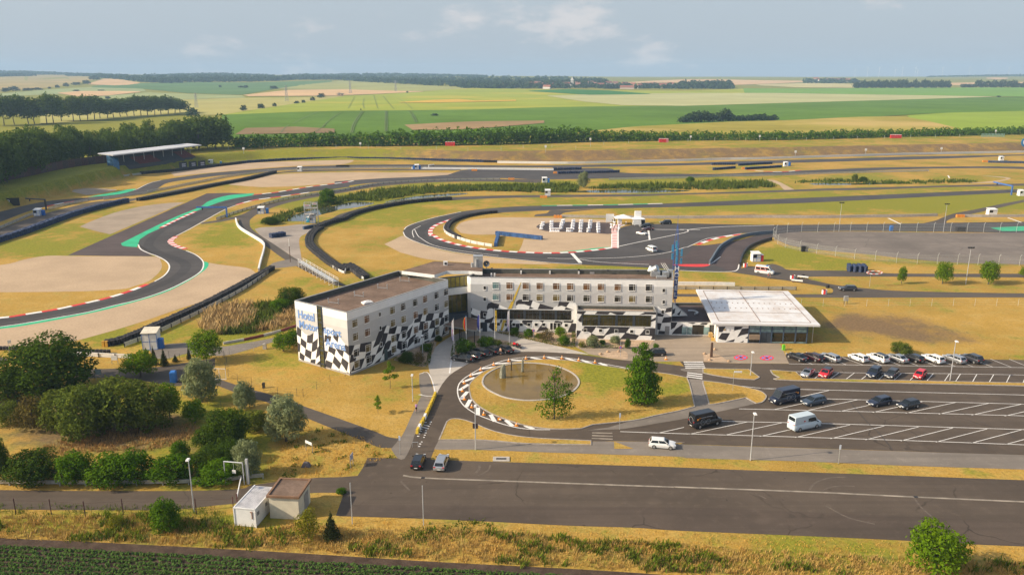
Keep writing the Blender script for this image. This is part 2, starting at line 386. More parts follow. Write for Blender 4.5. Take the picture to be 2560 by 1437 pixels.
# ================================================================ roads, circuit, paving (all flat sheets, 6 mm apart)
sheet('race_track', ["A 2600,908 2300,945 2050,985 1880,1004 1700,1038 1560,1083 1460,1124 1320,1185 1190,1252 1110,1292 1050,1330 1028,1375 D 1027,150 1045,188 1100,218 1170,243 1230,277 1257,312 1247,350 1210,390 1150,427 1060,462 950,503 820,543 700,573 560,603 400,637 240,662 100,685 0,697 -200,715 -600,735",
  "D -600,800 -200,782 0,764 200,735 400,700 650,655 850,605 1000,570 1150,525 1280,475 1370,430 1450,385 1498,345 1515,300 1500,262 1450,225 1390,200 1320,178 1278,152 1270,122 1310,88 1400,42 1480,-5 A 1640,1130 1740,1085 1900,1042 2100,1015 2300,985 2600,945"], TRACK, 3)
sheet('race_track', ["A 2600,783 2200,795 1900,815 1600,840 1400,865 1200,895 1100,920 1020,960 950,985 800,1005 650,1025 400,1045 200,1080 0,1130 -300,1200 -700,1320","A -700,1440 -300,1300 0,1205 200,1130 350,1090 500,1062 700,1045 900,1020 1080,995 1150,975 1190,945 1250,915 1400,890 1600,865 1900,837 2200,812 2600,802"], TRACK, 3)
sheet('race_track', ["B -30,782 500,778 1000,784 1500,786 2000,778 2560,768 C 300,758 600,750 1200,735 1700,720 2300,710 2560,704 3200,695","C 3200,706 2560,712 2450,714 2100,730 1600,745 1000,762 400,776 0,786 B 2200,792 1930,796 1590,800 1000,799 495,797 -30,796"], TRACK, 3)
sheet('paddock', ["B 870,832 960,815 1300,810 1600,810 1990,806 2050,838","B 2050,838 2300,846 2560,848 C 300,848 700,832 1000,820 1500,801 2200,793 2560,796 3200,806","C 3200,822 2560,812 2200,806 1600,816 1000,846 500,866 0,870 B 2000,882 1500,890 1200,880 850,886 600,894 300,910 -40,946","B -40,905 300,882 600,870 800,856"], TRACK, 4)
sheet('service_road', ["A -300,1370 0,1258 150,1202 300,1152 480,1105 640,1068 740,1052 870,1042 1000,1030 1100,1008 1300,968 1500,930 1900,862 2200,824 2560,815 B 300,812 900,812","B 900,822 300,824 0,826 A 2300,832 2050,846 1900,886 1500,956 1100,1026 980,1050 850,1075 600,1130 300,1225 0,1312 -300,1440"], ROAD, 2)
sheet('service_road', ["B 1500,889 1190,888 700,893 300,918 0,962 A 2300,1010 2050,1060 1900,1100 1800,1150 1640,1188 1490,1212","A 1500,1222 1640,1205 1770,1185 D 1775,20 1820,55 1900,112 1990,172 2100,252 2240,332 2400,412 2500,460","D 2580,460 2500,420 2350,340 2200,258 2050,158 1930,80 1868,30 1858,-10 A 1870,1180 1950,1130 2100,1075 2300,1030 2560,986 B 300,941 700,911 1200,906 1490,917"], ROAD, 2)
sheet('gravel_yard', ["D 1895,38 1950,25 2100,18 2250,2 2360,22","D 2300,60 2230,105 2235,200 2262,295 2350,345","D 2200,258 2050,158 1930,80"], GRAVELROAD, 1)
sheet('service_road', ["D 1985,325 2030,292 2100,272 2170,258","D 2290,305 2230,310 2100,325 2040,330"], PATH, 3)
sheet('service_road', ["B -140,1210 -60,1180 0,1148 200,1095 500,1050 800,1024 1200,1009 2000,1001 2560,992 C 500,978 1000,960 1400,950 2000,934 2560,920 3200,905","C 3200,920 2560,936 2000,946 1400,967 1000,975 500,992 0,1003 B 2200,1015 1600,1022 1200,1028 820,1046 500,1068 200,1114 0,1172 -100,1225"], ROAD, 2)
sheet('race_track', ["E 1800,300 1550,287 1200,252 900,216 700,176 560,131 490,96 470,60 B 478,1262 500,1240 560,1215 700,1174 900,1130 1100,1106 1400,1087 2000,1080 2560,1064 C 500,1043 1000,1024 1700,995 2300,970 2560,962 3200,945","C 3200,968 2560,985 2400,992 1700,1026 1000,1061 500,1078 0,1094 B 2000,1106 1570,1119 1200,1136 1000,1156 870,1176 780,1203 700,1238 672,1275 680,1310 E 690,82 740,112 850,147 1000,177 1200,201 1500,216 1700,214 1900,196 2040,178"], TRACK, 3)
sheet('race_track', ["E 1900,196 2040,178","B 2070,1400 2064,1360 2062,1320 2075,1270 2110,1242 2200,1224","B 2200,1224 2560,1217 C 300,1222 700,1228 1400,1222 2000,1212 2560,1204 3200,1196","C 3200,1300 2560,1288 1900,1278 1300,1272 900,1278","F 760,76 700,90 600,122 540,160 500,195 470,240 455,290 460,320","F 440,345 380,356 150,352 0,345 E 2300,325 2100,315 1800,300 1550,287"], TRACK, 4)
sheet('service_road', ["B 1445,1165 1460,1150 1540,1140 1570,1120 1700,1118 1900,1112 1680,1135 1640,1160"], ROAD, 4)
sheet('service_road', ["C 1780,1222 1900,1195 1960,1170 2050,1140 2200,1112 2400,1070 2560,1040 3100,930","C 3100,950 2560,1058 2400,1095 2200,1140 2060,1170 1990,1195 1980,1222"], ROAD, 3)
sheet('runoff_area', ["A 1540,993 1700,989 1880,996","A 1860,1010 1560,1075 1200,1250 1110,1292 D 1020,172 1140,240","D 1140,240 800,238 505,232"], PURPLE, 1, n=1)
sheet('runoff_area', ["E 1880,292 2100,280 2350,262 2560,240 F 100,175 200,130","F 200,130 330,118 480,102 590,92","F 560,130 480,190 300,255 225,300 150,303 0,302 E 2400,303 2200,308"], PURPLE, 5)
sheet('runoff_area', ["F 690,82 600,92 500,112 420,140 340,190 280,250 235,300","F 235,300 240,345 380,356 430,345 440,300 470,230 520,180 600,130 700,95"], PURPLE, 6)
sheet('race_track', ["E 1540,290 1750,302 2100,315 2560,340 F 150,352 380,356 420,350","F 420,345 370,350 230,303 0,306 E 2500,305 2150,306 1900,293 1700,285"], TRACK, 7)
sheet('oval_track', ["F 690,85 720,76 800,66 900,60 1400,58 2000,66 2560,66 3300,72","F 3300,345 2560,302 2100,290 1700,260 1400,226 1100,200 850,166 760,137 700,108"], OVAL, 6)
sheet('kart_road', ["F 440,345 455,330 520,318 600,312 660,300 700,298 760,318 820,342 1100,346 1400,350 1600,368 2560,370 3300,373","F 3300,402 2560,398 1600,392 1100,391 870,394","F 870,398 1000,420 1150,452 1400,480 1700,500 2560,516 3300,524","F 3300,552 2560,546 1200,548 900,546 0,540 E 2480,538","E 2480,518 F 0,520 850,522 1090,520 1130,512 1138,490 1100,470 950,445 820,424 650,402 560,385 380,358"], ROAD, 3)
# gravel beds
sheet('gravel_trap', "D -500,330 0,305 180,265 350,237 600,239 1150,243 1190,268 1205,310 1190,350 1150,392 1100,428 1000,462 900,485 620,500 300,505 0,507 -500,505", GRAVEL, 2)
sheet('gravel_trap', ["D 1556,288 1620,300 1700,310 1850,330 1905,375 1870,412 1700,502 1500,577 1300,642 1100,712 900,775 700,832 540,872 300,902 0,926 -500,950","D -500,805 -200,790 0,776 200,748 450,703 700,653 900,605 1100,550 1250,497 1400,422 1500,358 1540,318"], GRAVEL, 2)
sheet('gravel_trap', ["A 595,1240 680,1200 850,1137 1050,1090 1250,1065 1372,1060","A 1372,1060 1100,1178 820,1297","A 820,1297 720,1275"], GRAVELG, 2, n=2)
sheet('gravel_trap', ["A 1270,840 1400,800 1700,775 2100,757 2560,745 B 100,748 60,770 -30,780 A 2300,785 2000,802 1600,837 1300,866"], GRAVEL, 2)
sheet('gravel_trap', ["A 1700,930 1850,882 2050,852 2560,836 B 300,838 860,842 700,870 300,895 0,912 A 2250,937 1950,947"], GRAVEL, 2)
sheet('gravel_trap', ["B 862,1250 900,1212 1000,1188 1200,1172 1600,1176 1990,1190 2015,1200","B 2010,1400 E 2005,172 1900,188 1700,207 1500,213 1330,205","E 1330,203 1352,160 1368,112","B 1500,1342 1300,1315 1160,1300 1000,1300 900,1288"], GRAVEL, 4)
sheet('gravel_trap', "E 330,150 400,118 470,88 520,118 700,182 900,222 1200,258 1550,292 1480,300 1200,292 1050,290 900,285 650,262 450,212", GRAVEL, 2)
sheet('gravel_trap', "A 500,972 580,958 700,955 840,962 860,972 700,1000 640,1006", GRAVELG, 2)
sheet('runoff_area', "T 0,300 60,262 200,236 400,228 800,232 1190,240 1205,300 1200,412 900,400 500,385 200,375 60,345", PURPLE, 6)
# paint
sheet('green_runoff', ["A 1890,992 1700,1008 1560,1048 1480,1098 1300,1170 1100,1265 900,1365","A 900,1365 920,1385 1020,1393","A 1040,1335 1110,1290 1190,1254 1320,1187 1460,1126 1560,1085 1700,1040 1890,1006"], GREENP, 4)
sheet('green_runoff', ["D 1520,278 1550,290 1545,320 1500,360 1400,425 1250,500 1100,552 900,607 700,657 450,707 200,752 0,779 -400,803","D -400,794 0,766 200,737 400,702 650,657 850,607 1000,572 1150,527 1280,477 1370,432 1450,387 1500,346 1517,300"], GREENP, 4)
sheet('green_runoff', "A 650,1022 750,1002 850,985 950,964 1010,960 985,975 900,997 800,1010", GREENP, 4)
sheet('green_runoff', "E 1600,208 1750,198 1900,180 2000,172 2010,178 1900,192 1750,206", GREENP, 6)
sheet('red_runoff', "F -60,302 100,299 222,301 180,318 60,318 -20,312", REDP, 8)
sheet('green_runoff', "C 2310,1250 2560,1238 3100,1230 3100,1258 2560,1272 2400,1274", GREENP, 7)
sheet('grass_island', ["F 80,160 180,128 330,95 450,72 560,66 600,72 540,92 420,125 300,145 180,160"], GRASS, 7)
def kerb_blocks(name, s, width, step, layer, cols=(REDP, WHITEP)):
    w = resample(world(s, 6), step); mb = MB()
    for i in range(len(w)-1):
        a, b = offs([w[i], w[i+1]], width/2), offs([w[i], w[i+1]], -width/2)
        mb.add([(a[0].x, a[0].y, layer*LZ+.02), (b[0].x, b[0].y, layer*LZ), (b[1].x, b[1].y, layer*LZ), (a[1].x, a[1].y, layer*LZ+.02)], [(0,1,2,3)], i % 2)
    return tag(obj(name, mb, list(cols)), kind='structure')
kerb_blocks('track_kerb', "D 1095,448 1060,463 950,505 820,545 700,575 560,605 400,639 240,664 100,687 0,699 -300,720", 1.5, 3.6, 8)
kerb_blocks('track_kerb', "A 1455,1128 1320,1188 1195,1250", 1.6, 2.6, 8)
kerb_blocks('track_kerb', "D 1312,92 1275,118 1268,132 1285,150 1320,168 1385,186", 2.0, 1.8, 8)
kerb_blocks('track_kerb', "B 890,1168 780,1203 700,1238 672,1275 680,1310 E 690,80 740,112 850,147 1000,177 1200,201 1500,216 1700,212 1900,194 2020,177", 1.7, 2.9, 8)
kerb_blocks('track_kerb', "A 1880,1004 2050,986 2300,945 2560,912 B 100,900", 1.6, 5, 8)
kerb_blocks('track_kerb', "A 1760,1078 1900,1042 2100,1016 2300,986", 1.5, 6, 8)
kerb_blocks('track_kerb', "F 130,155 180,135 250,112 330,95 450,77", 1.5, 4, 8)
kerb_blocks('track_kerb', "A 340,1092 450,1068 560,1052", 1.4, 5, 8)
kerb_blocks('track_kerb', "C 500,818 650,832 760,834 900,822", 1.4, 6, 8)
kerb_blocks('track_kerb', "B 1500,1085 2000,1079 2400,1069", 1.4, 7, 8, (GREENP, WHITEP))
lines('track_line', [("A 1028,1375 D 1030,155 1047,188 1102,216 1172,241 1233,275 1260,312 1250,352 1212,392 1150,428",.45),("A 2300,985 2100,1016 1900,1043 1740,1087 1640,1131 D 1480,0 1400,44 1310,90",.4),
 ("D 1385,200 1450,226 1500,264 1515,300 1500,345 1450,386 1370,431 1280,476 1150,526 1000,571 850,606 650,656 400,701 200,736 0,765",.4),
 ("A 990,972 1025,960 1105,921 1200,896",.4),("E 2030,178 2200,140 2560,66 F 60,45 160,32 350,20 700,10",.45),("E 1545,254 1700,258 2100,250 2400,220 2560,176 F 60,170 200,110 330,90 460,70",.3),
 ("E 1780,263 1950,285 2300,302",.3),("F 215,302 240,290 300,245",.4),("F 0,346 150,353 330,356 420,346 440,300",.4),("E 555,40 575,80 600,105 700,160 900,200 1180,235",.25),("B 600,1235 545,1265 540,1290 550,1320",.25),
 ("B 478,1262 500,1240 560,1215 700,1174 900,1130",.35),("E 470,60 490,96 560,131 700,176 900,216 1200,252 1550,287 1800,300",.35),("D 560,-60 E 560,-60",.1)][:13], WHITEP, 9)
lines('start_line', [("E 1725,218 1790,290",1.2),("B 2295,1270 2305,1340",.7),("C 0,1262 150,1264",.5),("B 2340,1262 2560,1264",.5),("C 1550,1178 1640,1222",.8),("C 2440,1175 2540,1210",.8),("C 1995,860 2005,880",.8)], WHITEP, 10)
RUB = asphalt('rubbered_asphalt', (.056, .052, .051))
lines('racing_line', [("A 2400,955 2100,992 1900,1020 1700,1058 1550,1110 1400,1175 1250,1240 1150,1310 1110,1360 D 1110,170 1180,215 1290,250 1370,290 1380,330 1320,390 1200,450 1050,510 850,570 600,625 300,680 0,725",3.2),("B 2300,1085 1700,1100 1200,1122 900,1150 740,1190 640,1235 600,1280 E 600,70 640,115 750,155 950,195 1250,232 1600,245 1900,228",3.2)], RUB, 5)
# red and white pedestrian strip to the tent
w = world("T 1262,640 1268,560 1266,480 1262,400 1262,330 1275,295 1330,275 1400,265", 5); w = resample(w, 1.5); mb = MB()
for i in range(len(w)-1):
    a, b = offs([w[i], w[i+1]], 1.3), offs([w[i], w[i+1]], -1.3)
    mb.add([(q.x, q.y, 12*LZ) for q in (a[0], b[0], b[1], a[1])], [(0,1,2,3)], i % 2)
tag(obj('pedestrian_strip', mb, [REDW, WHITEP]), kind='structure')
lines('strip_edge', [("T 1312,640 1312,560 1312,400 1318,335 1350,300 1420,275",.6),("T 1205,640 1210,560 1208,420",.5)], WHITEP, 13)
# ---- car parks and forecourt
sheet('car_park', ["E 760,1190 800,1140 840,1105 950,1040 1080,985 1250,955 1450,948 1700,960 1900,985 2100,1012 2300,1025 2560,1058","F 0,1022 180,1025 400,1035 810,1038","F 810,1038 780,978","F 780,978 1200,985 2250,1005 2560,1010 3400,1025","I 3400,570 2900,548 2560,535 1900,515 1000,485 0,455","H 2560,440 2030,432","H 2030,432 1870,432 1400,405 1150,360 1000,300 900,270 830,268 795,288","H 795,288 735,425 705,490 670,575","H 480,562 520,480 555,390 640,200 710,90 E 700,1285"], ASPH, 1)
sheet('car_park', ["H 205,555 480,560 700,570 1300,590 2000,610 2560,628 I 300,640 1000,665 1700,690 2560,722 3400,752","I 3400,1250 2560,1215 2080,1195 1650,1170 1000,1140 0,1098 H 2200,1076 1700,1060 1000,1025 500,1005 0,990","G 2500,985 2555,830","G 2555,830 2500,816 2280,820 2100,850 1760,895 1600,910 1300,940 700,945 0,940 -600,935","G -600,790 0,795 300,800 1000,803 1500,800 1800,785 1870,760 2100,730 2350,705 2520,700","H 130,690 170,630"], ASPH, 2)
sheet('footpath', ["H 735,425 1080,430 1400,455 1870,466","H 1870,434 2040,435 2560,440 I 0,456 1000,487 1900,516 2560,536 3400,572","I 3400,680 2560,643 1700,616 1000,586 500,571 0,556 H 2560,549 2000,531 1400,511 1000,496 740,496","H 700,492"], PATH, 3)
sheet('footpath', ["H 705,92 640,202 555,388","H 525,480 480,562 430,560 380,490","H 445,415 480,360 540,225 610,85 E 600,1260 590,1120 660,1110"], PATH, 3, n=2)
sheet('access_road', ["L 1180,820 1340,862 1600,950 1850,1022 2130,1102 H 200,338 350,398 450,412 560,414","H 520,482 430,482 300,480 200,442 H 0,362 L 2080,1215 1850,1150 1560,1050 1330,962 1180,900"], ROAD, 2)
sheet('access_road', ["D 560,1066 720,1078 900,1072 1170,1062 1330,1040 1460,1018 1600,1000","D 1600,1060 1520,1100 1400,1130 1380,1192 1250,1200 920,1140 600,1152 560,1150"], ROAD, 2)
sheet('access_road', ["L 300,430 430,400 560,352 700,338 950,330 1200,372 1380,384 1600,352 1900,300 2150,250 2460,170","L 2460,240 2150,308 1880,392 1680,450 1500,500 1300,520 1000,510 850,490 700,530 560,560 400,560"], PATH, 2)
sheet('access_road', ["D -400,1350 0,1322 200,1292 420,1258","D 480,1280 420,1296 150,1352 0,1402 -400,1440"], ROAD, 2)
sheet('access_road', "M -600,500 -60,498 60,505 140,540 130,620 -60,625 -600,640", ROAD, 2)
sheet('forecourt', ["E 705,1285 690,1200 668,1110 656,1030 664,975 690,935 740,890 800,850 850,825 960,790 1100,785","E 1100,785 1175,805 1440,865 1640,912 1860,970","E 1860,970 1700,961 1450,949 1250,956 1080,986 950,1041 840,1106 800,1141 760,1191"], DRIVE, 3)
sheet('plaza', ["E 1740,905 1755,800 2360,800 F 60,800 230,840","F 230,870 740,884","F 740,884 812,1037","F 812,1037 400,1034 180,1024 0,1021 E 2300,1024 2100,1011 1860,970"], PLAZA, 2)
sheet('planting_bed', ["E 1160,798 1400,790 1750,798 1742,914","E 1742,914 1640,904 1440,858"], BED, 4, n=2)
sheet('planting_bed', "E 1770,840 2350,850 2300,905 2110,920 1770,918", BED, 4, n=1)
sheet('planting_bed', "E 840,1020 850,930 900,880 1000,830 1190,860 1290,880 1290,905 1100,925 950,960 840,1010", BED, 5)
sheet('planting_bed', ["E 400,1010 480,950 700,870 700,940 660,1010 650,1050","E 650,1050 600,1062 400,1012"], BED, 4)
sheet('planting_bed', "E 1925,975 1990,950 2120,945 2140,1000 2060,1005 1950,990", BED, 5)
sheet('planting_bed', "K 1060,300 1200,290 1340,320 1500,430 1080,432", BED, 5, n=1)
lines('bay_line', [("E 830,1020 920,1035",.25),("E 815,1110 830,1000 838,930",.3),("E 980,1010 1090,970",.2),("E 1095,975 1150,950",.2),("E 1180,965 1240,950",.2)], WHITEP, 6)
lines('drive_line', [("E 590,1115 660,1112 705,1270 590,1270 612,1268",.2)], WHITEP, 6, )
# islands
grass_sheet('grass_island', ["J 182,520 190,450 270,360 400,270 560,205 780,150 960,125 1200,105 1500,115 1750,145 2000,185 2330,232","K 0,590 140,598 480,642 790,702","K 830,800 880,1000 920,1190","K 650,1262 250,1342 -100,1420 J 1900,1012","J 1740,1066 1450,1075 1200,1060 950,1020 700,940 480,850 300,740 210,640"], .10, kerb=.1)
grass_sheet('grass_island', ["K 1058,755 1400,795 1700,850 2000,920 2110,990 2122,1040 2062,1112 1960,1137","K 1960,1137 1780,1040","K 1780,1040 1300,1140 1165,1152","K 1165,1152 1110,960 1060,800"], .10, kerb=.1)
grass_sheet('grass_island', ["K 1058,550 1400,556 1800,562 1850,580 1990,680 2005,700 1930,738","K 1930,738 1600,715 1300,672 1060,622"], .10, kerb=.1)
grass_sheet('grass_island', ["F 672,1088 860,1100","F 860,1100 912,1150","F 912,1150 2560,1184 3300,1200","F 3300,1222 2560,1206 860,1166 740,1142 690,1116"], .10, kerb=.1)
sheet('footpath', ["K 680,562 740,542 1052,550","K 1052,622 800,600 700,578"], PATH, 3)
sheet('footpath', ["K 795,718 1050,735","K 1050,735 1060,800 1160,1150","K 1160,1150 1300,1140 1780,1040","K 1780,1040 1945,1138","K 1945,1138 1400,1255 900,1365 Z 0,600","H 1840,352 2000,330 2300,240 K 250,1345 650,1262 920,1190","K 920,1190 880,1000 830,800"], PATH, 3, n=1)
grass_sheet('grass_island', ["H 795,290 830,270 900,272 1000,302 1150,362 1400,407 1868,432","H 1868,432 1868,462","H 1868,462 1400,453 1080,428 738,424"], .10, kerb=.1)
sheet('grass_island', "H 2040,436 2185,490 2040,490", GRASS, 8, n=1)
# hatching round the loop island
lines('loop_line', [("J 1310,1078 1080,1075 850,1050 650,1000 450,930 280,860 140,770 60,680 22,560 40,450 110,370 200,310 330,235 500,170 700,110 950,75 1250,65 1500,75 1800,120 2100,170 2420,230",.22)], WHITEP, 5)
hat = ["J 1040,75 1200,105","J 1270,72 1440,105","J 1520,82 1700,140","J 1740,108 1900,168","J 1990,150 2100,192","J 770,112 950,120","J 530,162 760,152","J 330,235 560,205","J 190,325 385,275","J 85,420 265,352","J 48,532 175,448","J 65,655 160,548","J 140,765 200,660","J 305,875 305,772","J 540,965 480,868","J 790,1030 690,945","J 1080,1070 960,1022"]
lines('hatching', [(h_, .75) for h_ in hat], WHITEP, 6)
# car park lines
L_ = [("F 370,1195 560,1217 700,1228 I 600,40 900,48 1700,68 2560,90 3300,112", .16), ("I 1080,118 1600,132 2560,158 3300,178", .16), ("I 440,193 1000,205 1700,222 2560,245 3300,268", .16),
      ("I 290,285 1000,300 1750,322 2560,347 3300,370", .16), ("H 2085,362 2560,378 I 800,400 1600,425 2560,460 3300,488", .16), ("I 1108,56 880,108", .16), ("H 2370,373 2560,330", .16)]
for t_, b_ in zip(range(1080, 3100, 243), range(700, 2720, 245)): L_.append((f"I {t_},{118+(t_-1080)*.028:.0f} {b_},{198+(b_-700)*.028:.0f}", .14))
for t_, b_ in zip(range(500, 3100, 255), range(70, 2700, 262)): L_.append((f"I {t_},{290+(t_-500)*.029:.0f} {b_},{381+(b_-70)*.032:.0f}", .14))
L_ += [("F 810,1040 1400,1050 2560,1068 3300,1080", .14), ("F 860,1098 1400,1108 2000,1113 2560,1123 3300,1134", .14)]
for b_ in [985,1110,1235,1360,1500,1640,1770,1905,2050,2180,2325,2465,2605,2745]: L_.append((f"F {b_-155},{986+(b_-1000)*.012:.0f} {b_},{1042+(b_-1000)*.016:.0f}", .13))
for t_, b_ in [(935,890),(1060,1003),(1185,1120),(1300,1238),(1415,1350),(1530,1480),(1648,1595),(1762,1712),(1885,1838),(2005,1968),(2087,2052),(2210,2178),(2335,2302),(2458,2430),(2580,2553),(2700,2676)]: L_.append((f"F {t_},{1101+(t_-930)*.012:.0f} {b_},{1145+(b_-890)*.021:.0f}", .14))
for i in range(4): L_.append((f"K {735+9*i},{436+33*i} {1063+12*i},{437+32*i}", .5))
for i in range(3): L_.append((f"K {797-5*i},{615+33*i} {1052},{648+35*i}", .5))
lines('parking_line', L_, WHITEP, 6, n=3)
lines('worn_crossing', [("H 1875,371 2027,374",.4),("H 1875,391 2030,397",.4),("H 1873,412 2030,418",.4)], FADED, 6)
lines('gutter_line', [("H 470,688 610,706 1100,725 2380,771 2560,776 I 1000,812 1740,848 2560,884 3300,915",.4)], FADED, 6)
lines('lane_number', [(f"W {840+i*-22},{212+i*48} {930-i*22},{225+i*46}", .25) for i in range(0)]+[("W 850,212 900,218",.3),("W 970,205 1010,210",.3),("W 960,248 985,252",.3),("W 820,262 960,298",.22),("W 800,310 940,350",.22),("W 780,355 812,360",.28),("W 755,402 800,408",.3),("W 875,385 905,392",.25),("W 725,450 765,456",.3),("W 862,435 900,440",.25),("W 700,505 745,510",.3),("W 845,482 880,488",.25),("W 830,528 860,533",.25),("W 780,625 815,632",.25),("W 745,668 785,675",.3),("W 720,720 765,726",.3)], WHITEP, 6)
lines('tar_seam', [("I 1265,140 1330,220 1410,310 1490,385 1580,495",.09),("I 2060,205 2200,270 2290,315",.07),("I 2430,345 2490,410",.07),("I 2220,440 2290,505",.07),("I 1740,240 1800,275",.07)], mat('tar', (.02,.02,.02), .5), 7)
# no-stopping roundels painted on the plaza
REDD, BLUED = mat('roundel_red', (.68, .06, .09), .7, var=.08), mat('roundel_blue', (.10, .24, .55), .7, var=.08)
for cxk in (1697, 2137):
    e = [(cxk+118*math.cos(a), 362+(cxk-1697)*.013+43*math.sin(a)) for a in np.linspace(0, 2*math.pi, 33)[:-1]]
    w = [P3((1600+q[0]*380/2560, 840+q[1]*380/2560)) for q in e]; c = sum(w, Vector())/32; mb = MB()
    ring = lambda k, z: [(c.x+(q.x-c.x)*k, c.y+(q.y-c.y)*k, z) for q in w]
    mb.add(ring(1, 6*LZ), [tuple(range(31, -1, -1))], 0); mb.add(ring(.76, 7*LZ), [tuple(range(31, -1, -1))], 1)
    for a in (.785, 2.356):
        i = int(round(a/(2*math.pi)*32)); p, q = Vector(ring(.8, 8*LZ)[i]), Vector(ring(.8, 8*LZ)[(i+16) % 32]); flat_strip(mb, [p, q], .55, 8*LZ, 0)
    tag(obj('roundel_marking', mb, [REDD, BLUED]), kind='structure')
# pond in the loop island
pr = [P3(q) for q in cr(px("J 355,420 380,350 450,290 560,230 700,182 900,158 1100,158 1300,180 1450,215 1600,280 1690,350 1722,420 1700,490 1600,580 1400,650 1200,680 950,685 700,650 550,595 430,530 370,470 355,420"), 4)][:-1]
pc = sum(pr, Vector())/len(pr); n_ = len(pr); mb = MB()
for k0, k1, z0, z1 in ((1.0, 1.0, .10, .22), (1.0, .965, .22, .22), (.965, .965, .22, .10)):
    a = [(pc.x+(q.x-pc.x)*k0, pc.y+(q.y-pc.y)*k0, z0) for q in pr]; b = [(pc.x+(q.x-pc.x)*k1, pc.y+(q.y-pc.y)*k1, z1) for q in pr]
    mb.add(a+b, [((i+1) % n_, i, n_+i, n_+(i+1) % n_) for i in range(n_)])
tag(obj('pond_rim', mb, CONC), kind='structure')
m, t, b = new_mat('pond_water'); b.inputs['Roughness'].default_value = .06; b.inputs['Specular IOR Level'].default_value = .35
t.links.new(mix(t, rng_(t, noise(t, .25, 3), .3, .7), (.20, .125, .028), (.15, .095, .022)), b.inputs['Base Color'])
bp = node(t, 'ShaderNodeBump', Strength=.05, Distance=.1); t.links.new(noise(t, 1.4, 2), bp.inputs['Height']); t.links.new(bp.outputs[0], b.inputs['Normal']); POND = m
mb = MB().add([(pc.x+(q.x-pc.x)*.97, pc.y+(q.y-pc.y)*.97, .115) for q in pr], [tuple(range(n_-1, -1, -1))]); tag(obj('pond_water', mb, POND), kind='structure')
m, t, b = new_mat('lake_water'); b.inputs['Roughness'].default_value = .04; b.inputs['Base Color'].default_value = (.045, .05, .035, 1); b.inputs['Specular IOR Level'].default_value = .6; LAKE = m
bp = node(t, 'ShaderNodeBump', Strength=.04, Distance=.1); t.links.new(noise(t, .8, 2), bp.inputs['Height']); t.links.new(bp.outputs[0], b.inputs['Normal'])
sheet('lake', "A 2130,1200 2160,1165 2300,1120 2400,1095 2500,1085 2560,1070 B 100,1055 220,1060 250,1070 120,1098 0,1112 A 2480,1130 2360,1160 2300,1200", LAKE, 1)
sheet('lake', "B 330,1062 380,1045 600,1010 800,995 950,992 900,1004 700,1020 500,1040", LAKE, 1)
sheet('lake', "B 1700,985 1850,970 2100,965 2560,968 2560,978 2300,988 2000,990", LAKE, 1)
sheet('lake', "C 960,920 1100,915 1300,918 1500,915 1600,922 1300,930 1000,930", LAKE, 1)
sheet('dirt_track', "C 640,890 720,900 820,950 850,968 780,968 740,930", GRAVEL, 1); sheet('dirt_track', "C 2100,920 2300,905 2430,885 2350,872 2250,862 2400,870 2460,885 2330,915", GRAVEL, 1)
# the lower lane of the lot was resurfaced separately
sheet('car_park', ["H 60,905 I 0,925 1000,962 2560,1030 3400,1062","I 3400,1250 2560,1215 2080,1195 1650,1170 1000,1140 0,1098 H 2200,1076 1700,1060 1000,1025 500,1005 0,990"], asphalt('resurfaced_asphalt', (.088, .066, .050), .2, True), 3)
lines('tyre_mark', [("I 960,800 1010,740 1120,705 1250,700",.3),("I 1060,800 1120,775 1200,765 1300,768",.25),("I 1080,910 1250,1000 1450,1050",.3),("I 1740,850 1790,920 1880,1000",.3),("H 1040,600 1035,640 1010,670",.4),("H 1120,610 1100,650 1030,690",.3),("I 560,820 640,860",.25),("H 450,730 520,800",.3)], mat('dusty_asphalt', (.112, .086, .065), .9, var=.25), 4)
# crop field in the foreground
sheet('crop_field', ["P -600,1318 0,1344 250,1355 700,1379 1100,1404 1500,1425 1900,1453","P 1900,1700 -600,1700"], SOIL, 1)
# ---------------------------------------------------------------- far fields draped on the terrain
def field(name, up, lo, col, off=.5, var=.10, nx=36, ny=7, rough=1.0, tint=None):
    u, l = np.array(px(up)), np.array(px(lo))
    def rs(a):
        d = np.concatenate([[0], np.cumsum(np.hypot(*np.diff(a, axis=0).T))]); t = np.linspace(0, d[-1], nx)
        return np.stack([np.interp(t, d, a[:, 0]), np.interp(t, d, a[:, 1])], -1)
    u, l = rs(u), rs(l); X = np.zeros((ny, nx)); Y = X.copy(); Zc = X.copy()
    for j in range(nx):
        A_, B_ = G(tuple(l[j])), G(tuple(u[j]))
        for i in range(ny):
            f = i/(ny-1); q = A_.lerp(B_, f); X[i, j], Y[i, j] = q.x, q.y; Zc[i, j] = H(q.x, q.y)+off
    m, t, b = new_mat(name+'_crop'); b.inputs['Roughness'].default_value = 1; b.inputs['Specular IOR Level'].default_value = 0
    c = mix(t, rng_(t, noise(t, .006, 5, .6), .3, .7), tuple(x*(1-var) for x in col), tuple(x*(1+var) for x in col))
    c = mix(t, rng_(t, noise(t, .08, 4, .7), .35, .75, 0, .5), c, tuple(x*(1-1.6*var) for x in col))
    if tint: c = mix(t, rng_(t, noise(t, .0035, 4, .6), .5, .68), c, tint)
    t.links.new(c, b.inputs['Base Color'])
    o = obj('field', grid_mesh('field', X, Y, Zc, m), None); return tag(o, kind='structure')
TAN = (.60, .40, .21); PALE = (.34, .36, .15)
field('f', "A -500,128 0,130 200,120 450,118 690,128", "A -500,260 0,235 300,215 500,190 690,150", (.36,.29,.12), tint=(.46,.33,.15))
field('f', "A 660,178 780,140 900,148 1040,172", "A 660,184 850,192 950,188 1040,176", TAN, .8)
